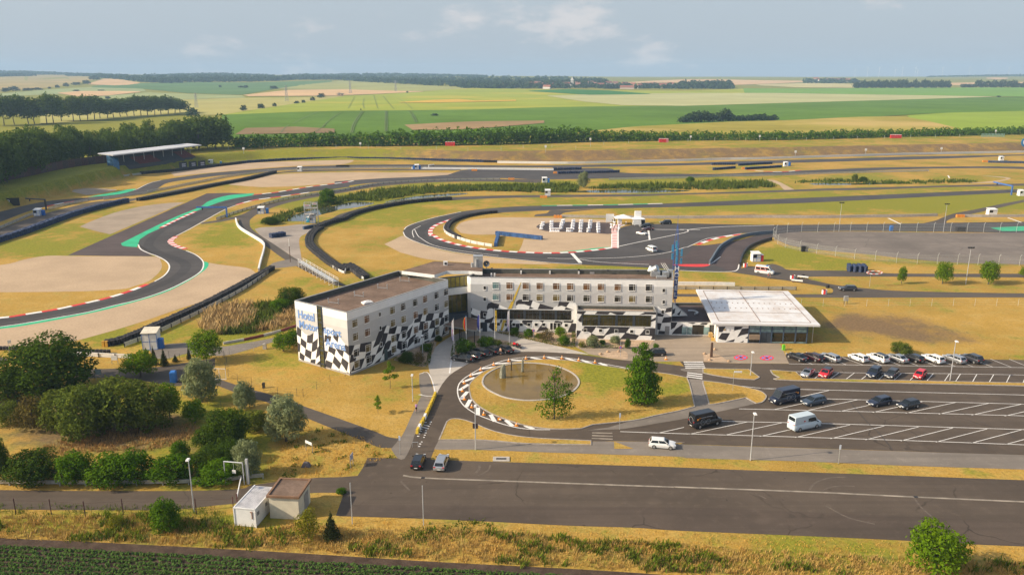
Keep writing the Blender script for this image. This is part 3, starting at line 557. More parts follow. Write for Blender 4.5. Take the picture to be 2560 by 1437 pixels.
field('f', "A 690,196 900,178 1400,168 1900,170 2250,160 2470,155", "A 680,206 1050,216 1400,250 1800,262 2080,212 2470,164", (.12,.20,.075), .6)
field('f', "A -500,262 0,252 300,226 700,202 1070,214", "A -500,300 0,275 440,255 800,240 1085,235", (.30,.34,.16), .4)
field('f', "A 430,247 600,235 900,235 1045,238", "A 440,252 600,276 800,268 1045,242", TAN, .9)
field('f', "A 600,290 830,265 1100,243 1500,258 1800,264", "A 600,330 1080,330 1380,296 1600,288 1830,284", (.31,.34,.15), .4)
field('f', "A 300,360 1360,298 1800,285 2300,280 2560,270", "A 300,480 1320,410 1640,413 1900,372 2560,272", (.40,.36,.13), .5, tint=(.34,.34,.11))
field('f', "A 1810,264 2150,226 2560,221 B 300,230 620,237", "A 1850,273 2560,269 B 0,266 250,257 620,239", TAN, .9)
field('f', "A 2080,203 2460,166 2560,157 B 150,164 600,190 960,208", "A 2080,216 2350,222 2560,221 B 300,230 620,236 960,212", (.33,.33,.12), .6)
field('f', "A 1640,408 1900,372 2300,310 2560,270 B 300,256 600,238 960,211 1500,222 2000,228 2560,232 C 480,216", "A 1640,412 2200,392 2560,383 B 500,379 1000,373 1500,356 2000,348 2560,345 C 480,330", (.30,.34,.055), .4, tint=(.42,.37,.06), nx=60, ny=12)
field('f', "B 440,318 700,301 880,294 1000,306 1310,301", "B 440,321 700,322 900,318 1310,310", (.56,.36,.07), 1.0)
field('f', "B 1400,232 1700,221 2000,231 2310,255", "B 1420,236 1850,263 2150,261 2310,257", (.06,.18,.05), 1.0)
field('f', "B 1540,268 1800,261 2560,249 C 700,249 1500,262 2320,275", "B 1560,274 1800,312 2100,341 2560,346 C 700,326 1600,300 2320,278", (.42,.41,.20), .8, nx=50)
field('f', "C 470,214 900,215 1300,212 2560,207 3300,206", "C 480,247 1000,255 1500,261 2300,273 2560,276 3300,280", (.17,.30,.06), .7)
field('f', "B 2090,172 2300,158 2560,147 C 300,147 600,154 940,158", "B 2110,176 2560,170 C 200,178 400,189 700,178 940,166", TAN, 1.0)
field('f', "C 560,184 930,175 1290,180", "C 600,193 900,208 1300,210", (.48,.42,.2), .8)
field('f', "C 2010,172 2200,170 2560,165", "C 2010,190 2200,190 2560,185", TAN, .8)
field('f', "C 2280,135 2350,132 2440,135", "C 2280,142 2360,148 2440,143", TAN, 1.2)
field('f', "A 1650,412 2200,391 2560,382 B 500,379 1000,373 1500,356 2000,348 2560,345 C 700,326 1500,302 2300,280 2560,277 3300,272", "A 1650,590 2560,575 B 600,570 1800,560 2200,520 2560,482 C 350,466 800,455 1400,430 1900,400 2560,385 3300,372", (.115,.20,.036), .6, var=.16, nx=70, ny=12)
field('f', "B 480,490 800,472 1000,464 1520,458", "B 540,528 800,526 1000,520 1520,476", (.34,.23,.12), 1.0, var=.2)
field('f', "A 1830,514 2200,504 2490,520", "A 1750,562 2100,556 2490,550", (.28,.20,.11), 1.0, var=.2)
field('f', "C 1690,417 2000,398 2560,385 3300,372", "C 1720,450 2060,530 2560,525 3300,510", (.26,.34,.05), .9)
field('f', "B 1760,548 2200,502 2560,484 C 350,467 800,456 1300,431 1650,424 1850,462 2070,516", "B 1770,575 2560,572 C 500,560 1200,555 1700,545 2070,532", (.33,.28,.06), 1.0, tint=(.47,.34,.12), var=.2)
def tramline(s, wd=.8):
    w = [G(q) for q in sm(s, 4)]; mb = MB(); a, b = offs(w, wd/2), offs(w, -wd/2)
    mb.add([(q.x, q.y, H(q.x, q.y)+1.25) for q in a]+[(q.x, q.y, H(q.x, q.y)+1.25) for q in b], [(len(w)+i, len(w)+i+1, i+1, i) for i in range(len(w)-1)])
    tag(obj('tractor_track', mb, mat('tramline', (.10, .14, .035), 1, var=.2)), kind='structure')
for s_ in ["B 80,550 95,490 130,430 165,385","B 92,550 110,490 145,430 178,385","B 335,540 336,470 338,385","B 350,540 350,470 350,385","B 560,470 535,420 512,382","B 575,470 550,420 525,382","A 2180,480 2280,430 2370,390","A 2400,500 2470,440 2540,395","A 2090,548 2120,515 2150,490","A 2350,540 2390,515 2420,490","B 180,365 170,330 180,290","B 280,365 260,300 250,265","B 60,365 90,310 110,275","B 400,370 350,310 320,270","B 540,370 480,320 430,290"]: tramline(s_)
# ================================================================ hotel, pavilion and the other buildings
HH = 13.1
def band_mat():
    m, t, b = new_mat('hotel_render'); b.inputs['Roughness'].default_value = .8; b.inputs['Specular IOR Level'].default_value = .2
    g = node(t, 'ShaderNodeNewGeometry'); s = node(t, 'ShaderNodeSeparateXYZ'); t.links.new(g.outputs['Position'], s.inputs[0])
    dv = node(t, 'ShaderNodeMath', operation='DIVIDE'); t.links.new(s.outputs[2], dv.inputs[0]); dv.inputs[1].default_value = HH
    r = node(t, 'ShaderNodeValToRGB'); r.color_ramp.interpolation = 'CONSTANT'; e = r.color_ramp.elements
    e[0].position = 0; e[0].color = (.47, .465, .455, 1); e[1].position = .56; e[1].color = (.52, .51, .50, 1)
    for p, c in ((.74, .58), (.875, .86)): k = e.new(p); k.color = (c, c*.985, c*.96, 1)
    t.links.new(dv.outputs[0], r.inputs[0])
    c = mix(t, rng_(t, noise(t, .5, 4), .3, .7, 0, .12), r.outputs[0], (.3, .28, .25)); t.links.new(c, b.inputs['Base Color']); return m
RENDER = band_mat()
MURW = mat('mural_white', (.84, .82, .78), .8, var=.05); MURB = mat('mural_black', (.035, .03, .033), .75, var=.2); MURY = mat('mural_yellow', (.62, .42, .05), .8, var=.1)
FELT = mat('parapet_felt', (.085, .085, .07), .9, var=.2); ROOFG = mat('roof_gravel', (.195, .135, .100), .95, var=.22, scale=.25, spec=.1, fine=(2.5, .35)); ROOFP = mat('annex_roof_gravel', (.50, .37, .28), .95, var=.15, scale=.4, fine=(3, .3))
ROOFD = mat('low_roof_felt', (.075, .052, .05), .9, var=.25, scale=.3); COPING = mat('coping_metal', (.34, .33, .31), .5, .4, var=.1); BASEC = mat('plinth', (.36, .33, .30), .85)
FRAME = mat('window_frame', (.78, .76, .72), .5, var=.04)
def glassm(name, col, rough=.12):
    m, t, b = new_mat(name); b.inputs['Roughness'].default_value = rough; b.inputs['Specular IOR Level'].default_value = .6
    t.links.new(mix(t, rng_(t, noise(t, .8, 2), .3, .7), tuple(x*.7 for x in col), tuple(x*1.3 for x in col)), b.inputs['Base Color']); return m
PANES = [glassm('pane_brown_curtain', (.16, .075, .03), .3), glassm('pane_olive_curtain', (.15, .11, .035), .3), glassm('pane_dark', (.03, .026, .024)), glassm('pane_ochre_curtain', (.22, .14, .045), .3), glassm('pane_teal', (.13, .22, .22), .2)]
GLASSD = glassm('band_glass', (.028, .024, .016), .05); GLASST = glassm('teal_glass', (.20, .30, .30), .15); GLASSY = glassm('curtained_glass', (.26, .21, .04), .2)
ALU = mat('dark_aluminium', (.05, .06, .075), .45, .3, var=.1); BLUEF = mat('blue_grey_frame', (.05, .08, .13), .5, var=.1)
class Wall:
    def __init__(s, P, Q): s.P, s.Q = Vector((P[0], P[1])), Vector((Q[0], Q[1])); s.t = (s.Q-s.P).normalized(); s.L = (s.Q-s.P).length; s.n = Vector((s.t.y, -s.t.x)); s.rz = math.atan2(s.t.y, s.t.x)
    def uv(s, p):
        d = ray(p); den = d[0]*s.n.x+d[1]*s.n.y; k = (s.P.x*s.n.x+s.P.y*s.n.y)/den
        w = Vector((d[0]*k, d[1]*k)); return (w-s.P).dot(s.t), CAM_H+d[2]*k
    def pt(s, u, z, o=0.): q = s.P+s.t*u+s.n*o; return Vector((q.x, q.y, z))
    def poly(s, mb, st, o, mi=0, clampz=None, smooth=1):
        q = [s.uv(p) for p in cr(px(st), smooth)]; k = 1.09 if o == .035 else 1; mu, mz = sum(a for a, _ in q)/len(q), sum(b for _, b in q)/len(q); q = [(mu+(a-mu)*k, mz+(b-mz)*k) for a, b in q]; q = [(min(max(u, .02), s.L-.02), max(z, .02) if clampz is None else min(max(z, .02), clampz)) for u, z in q]
        return mb.add([s.pt(u, z, o) for u, z in q][::-1], [tuple(range(len(q)))], mi)
    def rect(s, mb, u0, u1, z0, z1, o0, o1, mi=0):
        """a box on the wall from offset o0 to o1"""
        a = [s.pt(u0, z0, o0), s.pt(u1, z0, o0), s.pt(u1, z1, o0), s.pt(u0, z1, o0), s.pt(u0, z0, o1), s.pt(u1, z0, o1), s.pt(u1, z1, o1), s.pt(u0, z1, o1)]
        return mb.add(a, [(4,5,6,7),(0,3,2,1),(0,1,5,4),(1,2,6,5),(2,3,7,6),(3,0,4,7)], mi)
HO = (0, 165, 0)
hotel = thing('hotel', 'grey three storey hotel with two wings, black and white chequered flag murals and gravel roofs', 'hotel', HO)
def hobj(name, mb, m, parent=None, smooth=False): return obj(name, mb, m, parent or hotel, smooth, off=HO if (parent or hotel) is hotel else (0,0,0))
def block(poly, h, deck, m, deckm, par=.35, name='wall', parent=None):
    """walls with a parapet around a sunk roof deck; poly counter-clockwise in plan"""
    deck += .3; n = len(poly); c = sum((Vector(p) for p in poly), Vector((0, 0)))/n; inn = []
    for i in range(n):
        a, b_, d = Vector(poly[i-1]), Vector(poly[i]), Vector(poly[(i+1) % n]); t1, t2 = (b_-a).normalized(), (d-b_).normalized(); n1, n2 = Vector((-t1.y, t1.x)), Vector((-t2.y, t2.x))
        k = (n1+n2).normalized(); inn.append(b_+k*par/max(.3, k.dot(n1)))
    mb = MB(); vs = [(p[0], p[1], 0) for p in poly]+[(p[0], p[1], h) for p in poly]+[(p.x, p.y, h) for p in inn]+[(p.x, p.y, h-deck-.05) for p in inn]
    fs, fi = [], []
    for i in range(n):
        j = (i+1) % n; fs += [(i, j, n+j, n+i)]; fi.append((2*n+i, 2*n+j, 3*n+j, 3*n+i))
    mb.add(vs, fs); w = hobj(name, mb, m, parent); mb = MB(); mb.add(vs, fi); hobj('parapet', mb, FELT, parent)
    mb = MB(); vs = []
    oo = [Vector(p)+(Vector(p)-q).normalized()*.05 for p, q in zip(poly, inn)]; ii = [q+(q-Vector(p)).normalized()*.03 for p, q in zip(poly, inn)]
    vs = [(q.x, q.y, z) for z in (h-.02, h+.07) for q in oo]+[(q.x, q.y, z) for z in (h-.02, h+.07) for q in ii]
    fs = []
    for i in range(n):
        j = (i+1) % n; fs += [(i, j, n+j, n+i), (n+i, n+j, 3*n+j, 3*n+i), (3*n+i, 3*n+j, 2*n+j, 2*n+i)]
    mb.add(vs, fs); hobj('coping', mb, COPING, parent)
    mb = MB(); mb.add([(q.x, q.y, h-deck) for q in inn], [tuple(range(n))]); r = hobj('roof', mb, deckm, parent)
    return w, r
LA, LB, LC = (-44.98, 159.23), (-32.48, 150.6), (-14.6, 176.9); LD = (LC[0]+LA[0]-LB[0], LC[1]+LA[1]-LB[1])
block([LA, LB, LC, LD], HH, .75, RENDER, ROOFG)
MA, MB0, MC, MD, ME = (-10.4, 180.0), (-9.6, 179.2), (36.75, 176.5), (38.6, 186.3), (-7.2, 187.6)
block([MA, MB0, MC, MD, ME], HH, .75, RENDER, ROOFG)
lk = [P3(p, 13.75) for p in px("P 1086,687 1116,677 1172,677 1206,679 1206,660 1086,653 1004,677")]
lk = [(q.x, q.y) for q in lk]
mb = MB(); mb.prism(lk, 12.95, 13.75); hobj('roof', mb, [WHITE]); mb = MB(); mb.add([(p[0], p[1], 13.76) for p in lk], [tuple(range(len(lk)))]); hobj('roof', mb, ROOFG)
WE, WL, WM, WS = Wall(LA, LB), Wall(LB, LC), Wall(MB0, MC), Wall(MA, MB0)
WK = Wall((-16.6, 179.4), (-8.6, 183.0))
mb = MB(); WK.rect(mb, 0, WK.L, 0, 12.9, -.3, 0); hobj('wall', mb, ALU)
mb = MB(); WK.rect(mb, .3, WK.L-.2, 10.35, 12.7, .02, .06); up = hobj('window', mb, GLASSY)
mb = MB()
for k in range(8): WK.rect(mb, .3+k*1.1, .42+k*1.1, 10.3, 12.8, .06, .14)
hobj('mullion', mb, ALU)
mb = MB(); WK.rect(mb, -.2, WK.L-.2, 8.8, 10.2, .05, 1.1); hobj('terrace', mb, WHITE)
mb = MB(); WK.rect(mb, .3, WK.L-.4, 4.3, 8.6, .02, .08); hobj('window', mb, glassm('atrium_glass', (.10, .085, .02), .06))
mb = MB()
for k in range(7): WK.rect(mb, .3+k*1.2, .4+k*1.2, 4.3, 8.7, .08, .16)
hobj('mullion', mb, ALU)
# --- murals
mb, mbw = MB(), MB()
for st in ["S 62,545 80,560 150,610 210,680 290,705 350,670 400,620 438,598 488,1204 118,1098", "S 505,575 560,573 660,595 720,680 800,760 880,860 922,890 948,1350 552,1232 525,960"]: WE.poly(mbw, st, .02)
for st in ["S 85,565 150,615 150,735 80,690","S 255,705 290,708 350,670 335,825 290,828 248,815","S 150,750 235,820 228,918 145,850","S 335,830 420,765 410,920 370,955 325,968","S 92,822 138,855 132,968 98,965","S 225,930 318,972 308,1090 215,1030","S 415,920 465,850 476,985 440,1035 395,1075","S 130,980 208,1040 195,1118 128,1075","S 310,1105 385,1095 378,1175 305,1145","S 440,1135 482,1108 484,1205 390,1180",
           "S 505,580 550,575 548,612 510,640","S 540,700 640,722 625,800 535,810","S 670,610 760,720 745,815 680,740","S 610,885 715,935 690,1030 650,990 598,965","S 720,920 845,960 825,1055 770,1000","S 870,860 925,890 934,1025 850,955","S 535,960 585,970 560,1080 540,1100","S 695,1045 800,1165 770,1250 670,1145","S 825,1075 920,1150 895,1285 805,1155","S 560,1110 660,1155 635,1255 550,1210","S 895,1300 950,1325 946,1350 890,1330","S 770,1265 800,1300 765,1290"]: WE.poly(mb, st, .035)
WL.poly(mbw, "a 45,450 105,445 180,425 290,405 350,380 375,300 400,262 455,232 565,238 b 60,383 200,390 260,340 300,250 390,225 530,222 600,218 655,205 738,163 738,470 a 68,760 45,750", .02)
for st in ["a 46,450 108,445 78,545 50,545","a 180,427 290,408 285,500 165,512","a 75,548 130,540 122,605 55,630","a 125,610 217,585 180,685 80,720","a 168,715 215,680 210,700 170,716","a 32,735 75,738 65,760 35,752","a 240,518 290,505 270,570 225,580","a 298,552 338,545 303,630 240,668","a 375,300 400,260 455,232 425,310 380,420 315,460","a 425,320 468,318 440,420 400,490 345,535 380,440","a 497,235 567,238 545,312 478,318","a 440,430 470,400 510,395 480,480 440,510 410,550 420,500","a 470,510 515,490 535,540 465,585","a 300,660 400,568 380,615","a 563,325 600,320 575,395 565,395","a 575,405 602,400 602,480 570,470",
 "b 0,385 60,385 35,475 0,480","b 125,388 205,388 185,450 110,475","b 55,485 100,480 75,570 52,570","b 75,575 150,580 120,685 62,660","b 190,465 260,380 225,520 150,580 195,520","b 305,248 388,228 358,325 283,338","b 360,328 418,325 395,425 340,432","b 447,225 532,222 510,305 428,318","b 220,550 305,480 280,570 195,660 205,600","b 505,315 555,303 545,400 475,412","b 390,432 465,415 430,520 370,530","b 605,220 655,205 640,270 595,280","b 630,280 670,275 660,350 605,380","b 545,405 600,395 590,500 500,530","b 670,378 720,375 715,450 640,500","b 415,580 475,560 470,590 415,595","b 110,700 170,680 165,710 110,735","b 340,545 360,540 350,590 335,600"]: WL.poly(mb, st, .035)
WM.poly(mbw, "c 25,150 45,190 90,205 180,235 260,245 290,205 265,180 280,145 320,130 410,155 510,200 520,210 630,205 635,115 670,95 825,105 930,145 1090,195 1155,165 1170,125 1290,122 1370,130 1388,160 1390,500 380,490 30,480", .02)
WM.poly(mbw, "d 842,135 880,165 930,165 985,150 980,415 840,415", .02)
for st in ["c 265,190 280,145 320,132 412,155 395,205 350,212 320,200 290,205 270,218","c 45,195 78,205 60,255 42,245","c 187,237 265,245 245,330 175,310","c 57,270 110,293 180,312 240,335 225,338 60,320","c 240,345 300,335 348,310 320,380 235,390","c 635,120 670,97 720,95 828,105 802,175 730,150 660,148 632,170","c 802,180 850,205 790,212","c 935,148 1092,195 1080,215 908,212","c 1160,165 1170,125 1295,125 1252,185 1200,168 1150,180","c 1255,190 1350,222 1240,220","c 305,390 395,385 385,450 350,485 290,440","c 437,335 465,335 440,390 425,385","c 510,337 598,335 560,400 500,430 485,385","c 720,340 838,343 795,435 705,385","c 550,405 680,395 650,480 490,485 530,430","c 905,343 990,343 962,382","c 960,395 1035,470 890,493","c 800,455 840,490 760,490","c 1130,355 1210,378 1180,430 1100,395","c 1245,347 1345,350 1335,385 1230,380","c 1325,395 1385,398 1370,500 1280,497","c 165,390 210,380 205,450 160,470",
 "d 842,205 905,215 890,240 842,235","d 930,160 982,150 975,190 918,200","d 905,250 978,243 970,295 885,300","d 840,305 880,310 865,370 842,365","d 855,380 915,385 915,412 850,412"]: WM.poly(mb, st, .035)
for f_ in mbw.f: hobj('mural_ground', MB().add([mbw.v[k] for k in f_], [tuple(range(len(f_)))]), MURW)
tag(hobj('chequered_mural', mb, MURB), kind='stuff')
mb = MB(); WM.poly(mb, "O 1036,440 1044,440 917,780 870,780", .05); WM.poly(mb, "O 810,905 858,905 800,1058 775,1058", .05); hobj('yellow_stripe', mb, MURY)
# stair slot on the end wall
u0, z0 = WE.uv(px("S 418,230")[0]); u1, _ = WE.uv(px("S 478,240")[0])
mb = MB(); WE.rect(mb, u0, u1, .1, HH+.1, .045, .09); sl = hobj('stair_window', mb, glassm('slot_glass', (.07, .065, .02), .1))
mb = MB(); WE.rect(mb, u0-.12, u0, .1, HH+.1, .045, .2); WE.rect(mb, u1, u1+.12, .1, HH+.1, .045, .2)
for k in range(13): WE.rect(mb, u0, u1, .6+k*1.0, .72+k*1.0+(.25 if k % 3 == 0 else 0), .09, .15)
hobj('slot_frame', mb, ALU)
mb = MB(); 
for w_, a, b_ in ((WE, 0, WE.L), (WL, 0, WL.L)): w_.rect(mb, a, b_, 0, .38, .0, .06)
hobj('plinth', mb, BASEC)
BLUET, BLUEO = mat('letter_blue', (.15, .27, .56), .7, var=.08), mat('letter_edge', (.55, .63, .78), .7, var=.05)
def wall_text(w_, body, st, hgt, off=.06, m=BLUET, edge=True, wid=None):
    a, b_ = px(st); ua, za = w_.uv(a); ub, zb = w_.uv(b_); wd = wid or abs(ub-ua)
    for bold, mm, o_ in (((.035, BLUEO, 0), (.022, m, .012)) if edge else ((.01, m, 0),)):
        me = text_mesh(body, 1.0, .004, bold); xs = [v.co.x for v in me.vertices]; ys = [v.co.y for v in me.vertices]
        sx, sy = wd/(max(xs)-min(xs)), hgt/(max(ys)-min(ys)); mx, my = (max(xs)+min(xs))/2, (max(ys)+min(ys))/2
        cu, cz = (ua+ub)/2, (za+zb)/2
        for v in me.vertices: v.co = w_.pt(cu+(v.co.x-mx)*sx, cz+(v.co.y-my)*sy, off+o_+v.co.z)-Vector(HO)
        me.materials.append(mm); o = bpy.data.objects.new('lettering', me); COL.objects.link(o); o.parent = hotel
# slab serifs give the letters their western look
def lettering(w_, body, st, hgt): wall_text(w_, body, st, hgt)
lettering(WE, 'Hotel', "S 100,355 368,415", 1.8); lettering(WE, 'Motor', "S 120,520 432,590", 1.7); lettering(WE, 'sport', "S 522,640 805,700", 1.75); lettering(WE, 'Arena', "S 545,815 878,890", 1.7)
# --- windows: a frame mesh shared by all, each with its own pane
def win_meshes(w, h, mull=True):
    f = MB(); d = .07
    for x0, x1, y0, y1 in ((-w/2, w/2, 0, d), (-w/2, w/2, h-d, h), (-w/2, -w/2+d, d, h-d), (w/2-d, w/2, d, h-d)): f.box(((x0+x1)/2, -.03, y0), (x1-x0, .06, y1-y0))
    f.box((0, -.05, -.08), (w+.06, .10, .08))
    if mull: f.box((w*.22, -.028, d), (.06, .05, h-2*d)); f.box((0, -.025, h*.72), (w-2*d, .045, .06))
    p = MB().box((0, -.015, d), (w-2*d, .03, h-2*d)); return mesh_data('window', f, FRAME), [mesh_data('pane', p, q) for q in PANES]
WBIG, WSM, WTI = win_meshes(1.55, 1.62), win_meshes(.72, .95, False), win_meshes(.85, .85, False)
def window(w_, u, z, kind, pane, o=.03, parent=None, off=HO):
    q = w_.pt(u, z, o)-Vector(off); f = obj('window', kind[0], None, parent or hotel, loc=q); f.rotation_euler = (0, 0, w_.rz); obj('pane', kind[1][pane], None, f); return f
tops = px("N 745,713 880,667 1168,570 1288,530 1424,485 1535,447 1663,404 1770,370")
zr = [WL.uv(px(f"N {x},{y}")[0])[1] for x, y in ((745,713),(757,860),(772,1075),(782,1215))]
zr = [HH-3.15, HH-6.05, HH-9.55, HH-12.05]; 
rt = random.Random(3)
for i, p in enumerate(tops):
    u = WL.uv(p)[0]
    for j, z in enumerate(zr): window(WL, u, z-.35+.1*j, WBIG, rt.choice([0, 1, 3, 2]) if j < 2 else rt.choice([0, 2, 2, 1]), o=.045)
us_ = WL.uv(px("N 1027,626")[0])[0]
for z in (HH-2.9, HH-5.85, HH-9.4): window(WL, us_, z-.2, WSM, 2, o=.045)
mb = MB(); ud = WL.uv(px("N 1098,1110")[0])[0]; WL.rect(mb, ud-.5, ud+.5, .1, 2.6, .04, .1); hobj('door', mb, mat('green_grey_door', (.06, .085, .085), .5))
pal = [4,0,0,0,0,0,0,0,0,2,2], [4,0,2,1,1,2,2,1,2,1,2]
for j, yy in ((0, 714.5), (1, 743.0)):
    zc = WM.uv((1314, yy))[1]
    for i, x in enumerate((1239,1273.5,1314,1349,1390,1425,1466,1502,1544,1580,1622)): window(WM, WM.uv((x, yy))[0], zc-.8, WBIG, pal[j][i], o=.045)
    for x, dy in ((1212, 12), (1659.5, 8)): window(WM, WM.uv((x, yy+dy))[0], WM.uv((1314, yy+6))[1]-.5, WSM, 2, o=.045)
for x, y in ((1212, 786), (1657, 779)): window(WM, WM.uv((x, y))[0], WM.uv((x, y))[1]-.5, WSM, 2, o=.045)
for x in (850, 947, 1043, 1140, 1235, 1330, 750): u, z = WM.uv(px(f"O {x},{982 if x > 800 else 975}")[0]); window(WM, u, z-.4, WTI, 2, o=.045)
WDR = win_meshes(.72, 1.75, False)
for x in (1430, 1475, 1525): u, z = WM.uv(px(f"O {x},1000")[0]); window(WM, u, z-.9, WDR, 2, o=.045)
u, z = WM.uv(px("O 1620,990")[0]); window(WM, u, z-.4, WTI, 2, o=.045)
def glass_band(w_, st, npil, sill=True, gm=GLASSD):
    """long window band: panes between dark pillars over a white sill"""
    (a, b_) = px(st); u0, z1 = w_.uv(a); u1, z0 = w_.uv(b_); z0 = w_.uv((a[0], b_[1]))[1]
    fr = MB(); w_.rect(fr, u0-.05, u1+.05, z1-.05, z1+.04, .03, .1)
    f = hobj('window_band', fr, ALU)
    for k in range(npil):
        ua, ub = u0+(u1-u0)*k/npil, u0+(u1-u0)*(k+1)/npil
        mb = MB(); w_.rect(mb, ua+.15, ub-.15, z0, z1-.08, .03, .07); p = obj('pane', mb, gm, f, off=HO)
        mb = MB(); w_.rect(mb, ua-.35, ua+.2, z0, z1-.06, .07, .11) if k else w_.rect(mb, ua, ua+.15, z0, z1-.06, .07, .11)
        for q in range(1, 4): w_.rect(mb, ua+(ub-ua)*q/4-.03, ua+(ub-ua)*q/4+.03, z0, z1-.35, .07, .09)
        w_.rect(mb, ua+.3, ub-.15, z1-.75, z1-.68, .07, .09)
        obj('pillar', mb, ALU, f, off=HO)
    if sill: mb = MB(); w_.rect(mb, u0-.1, u1+.1, z0-.12, z0, .03, .16); obj('sill', mb, WHITE, f, off=HO)
glass_band(WM, "O 690,785 1690,908", 5)
# annex in front of the main wing
a0, a1 = P3((1441, 847)), P3((1637, 850.5)); nrm = Vector((-WM.n.x, -WM.n.y)); AX, AY = (a0.x, a0.y), (a1.x, a1.y)
dp = lambda p: (WM.P-Vector(p)).dot(nrm)-.03
AP = [AX, AY, (AY[0]+nrm.x*dp(AY), AY[1]+nrm.y*dp(AY)), (AX[0]+nrm.x*dp(AX), AX[1]+nrm.y*dp(AX))]
block(AP, 6.75, .45, RENDER, ROOFP, .25); WA = Wall(AX, AY)
mb, mbw = MB(), MB(); WA.rect(mbw, .01, WA.L-.01, .02, 6.7, .0, .02)
for st in ["48,170 135,178 110,218 50,208","255,183 375,192 350,218 232,215","385,175 522,178 495,220 440,220 370,195","700,182 836,185 836,220 735,218 665,222 720,200","100,215 95,295 75,290 60,275","135,328 240,330 190,400 155,385 115,385 100,375","265,330 390,335 370,350 310,360 245,348","393,336 568,338 520,400 460,398 400,402 325,425","40,378 90,382 42,448","195,405 240,425 325,428 300,455 185,450","480,460 530,400 655,425 625,463","830,358 790,432 740,425 665,425 690,400 720,362","680,340 730,342 710,355","836,365 836,462 780,465","775,275 836,250 834,275 780,292"]: WA.poly(mb, "d "+st, .035, clampz=6.65)
hobj('mural_ground', mbw, MURW); hobj('chequered_mural', mb, MURB)
glass_band(WA, "Q 285,852 1172,992", 4, gm=glassm('annex_glass', (.05, .042, .012), .05))
for x, y in ((322,1055),(520,1058),(722,1065),(920,1070),(1123,1075)): u, z = WA.uv(px(f"Q {x},{y}")[0]); window(WA, u, z-.4, WTI, 2, o=.045)
# entrance canopy
cpz = 3.7; cp = [P3(q, cpz) for q in px("V 70,268 770,385 850,165 540,90")]; cp = [(q.x, q.y) for q in cp]
mb = MB(); mb.prism(cp, cpz-.35, cpz); hobj('canopy_edge', mb, COPING); mb = MB(); mb.add([(p[0], p[1], cpz+.006) for p in cp], [(0,1,2,3)]); hobj('canopy_roof', mb, ROOFG)
mb = MB()
for f_, g_ in ((.93, .08), (.5, .06), (.45, .06)):
    p = Vector(cp[0]).lerp(Vector(cp[1]), f_); q = Vector(cp[3]).lerp(Vector(cp[2]), f_); p = p.lerp(q, g_+.05); mb.tube((p.x, p.y, 0), (p.x, p.y, cpz-.35), .10, 8)
hobj('canopy_post', mb, DARK)
mb = MB(); WS2 = Wall((-15.5, 177.6), (-10.2, 180.0)); WS2.rect(mb, 0, WS2.L, 2.9, 4.4, -.2, .1); hobj('entrance_fascia', mb, ALU)
u, z = WM.uv(px("O 575,1000")[0]); mb = MB(); WM.rect(mb, u-.55, u+.55, .05, 2.3, .03, .1); hobj('door', mb, ALU)
# low link to the pavilion
lp = [P3(q, 3.2) for q in px("P 1674,804 1797,806.5 1797,757 1687,757")]; lp = [(q.x, q.y) for q in lp]
block(lp, 3.2, .25, MURW, ROOFD, .2); WO = Wall(lp[0], lp[1]); mb = MB()
for st in ["975,290 1035,292 1010,345 975,365","1020,365 1085,320 1080,410 985,410","1140,298 1215,300 1190,312","1285,296 1335,300 1320,320 1260,315"]: WO.poly(mb, "d "+st, .035, clampz=3.1)
hobj('chequered_mural', mb, MURB)
def wbox(w_, st, o0, o1, m, name, parent=None):
    a, b_ = px(st); u0, z1 = w_.uv(a); u1, _ = w_.uv(b_); z0 = w_.uv((a[0], b_[1]))[1]; mb = MB(); w_.rect(mb, u0, u1, max(z0, .03), z1, o0, o1); return hobj(name, mb, m, parent)
wbox(WO, "Q 1348,1000 1400,1105", .03, .08, mat('grey_door', (.30, .28, .26), .6), 'door')
for st, mm in (("1567,1010 1620,1105", GLASST), ("1632,1010 1688,1105", GLASST), ("1700,985 1768,1105", GLASSD), ("1772,985 1840,1105", GLASSD), ("1846,1012 1910,1105", GLASST), ("1920,985 1975,1105", GLASSD)): wbox(WO, "Q "+st, .03, .09, mm, 'glass_door')
# chequered stair housing on the low roof
e = [P3(q, z) for q, z in ((px("Q 1440,870")[0], 3.1), (px("Q 1640,862")[0], 3.1), (px("Q 1440,705")[0], 5.9))]
st_b = [Vector((e[0].x, e[0].y)), Vector((e[1].x, e[1].y))]; mb = MB()
for dy in (0, 1.4): mb.add([(st_b[0].x, st_b[0].y+dy, 3.0), (st_b[1].x, st_b[1].y+dy, 3.0), (st_b[0].x, st_b[0].y+dy, 6.2)], [(0,1,2)], 0)
mb.add([(st_b[1].x, st_b[1].y-.1, 3.05), (st_b[1].x, st_b[1].y+1.5, 3.05), (st_b[0].x, st_b[0].y+1.5, 6.25), (st_b[0].x, st_b[0].y-.1, 6.25)], [(0,1,2,3)], 1); hobj('stair_housing', mb, [MURW, COPING])
Wd = Wall(st_b[0], st_b[1]); mb = MB()
for st in ["1440,790 1480,770 1470,830 1440,850","1500,850 1560,790 1530,865"]: Wd.poly(mb, "Q "+st, .03)
hobj('chequered_mural', mb, MURB)
c0 = P3(px("Q 1680,830")[0], 3.1); mb = MB()
for k in range(5): a, b_ = -1.2+k*.6, -1.2+(k+1)*.6; mb.tube((c0.x+1.6*math.cos(a), c0.y+1.6*math.sin(a), 3.2), (c0.x+1.6*math.cos(b_), c0.y+1.6*math.sin(b_), 3.2), .22, 6)
hobj('roof_rail', mb, STEEL)
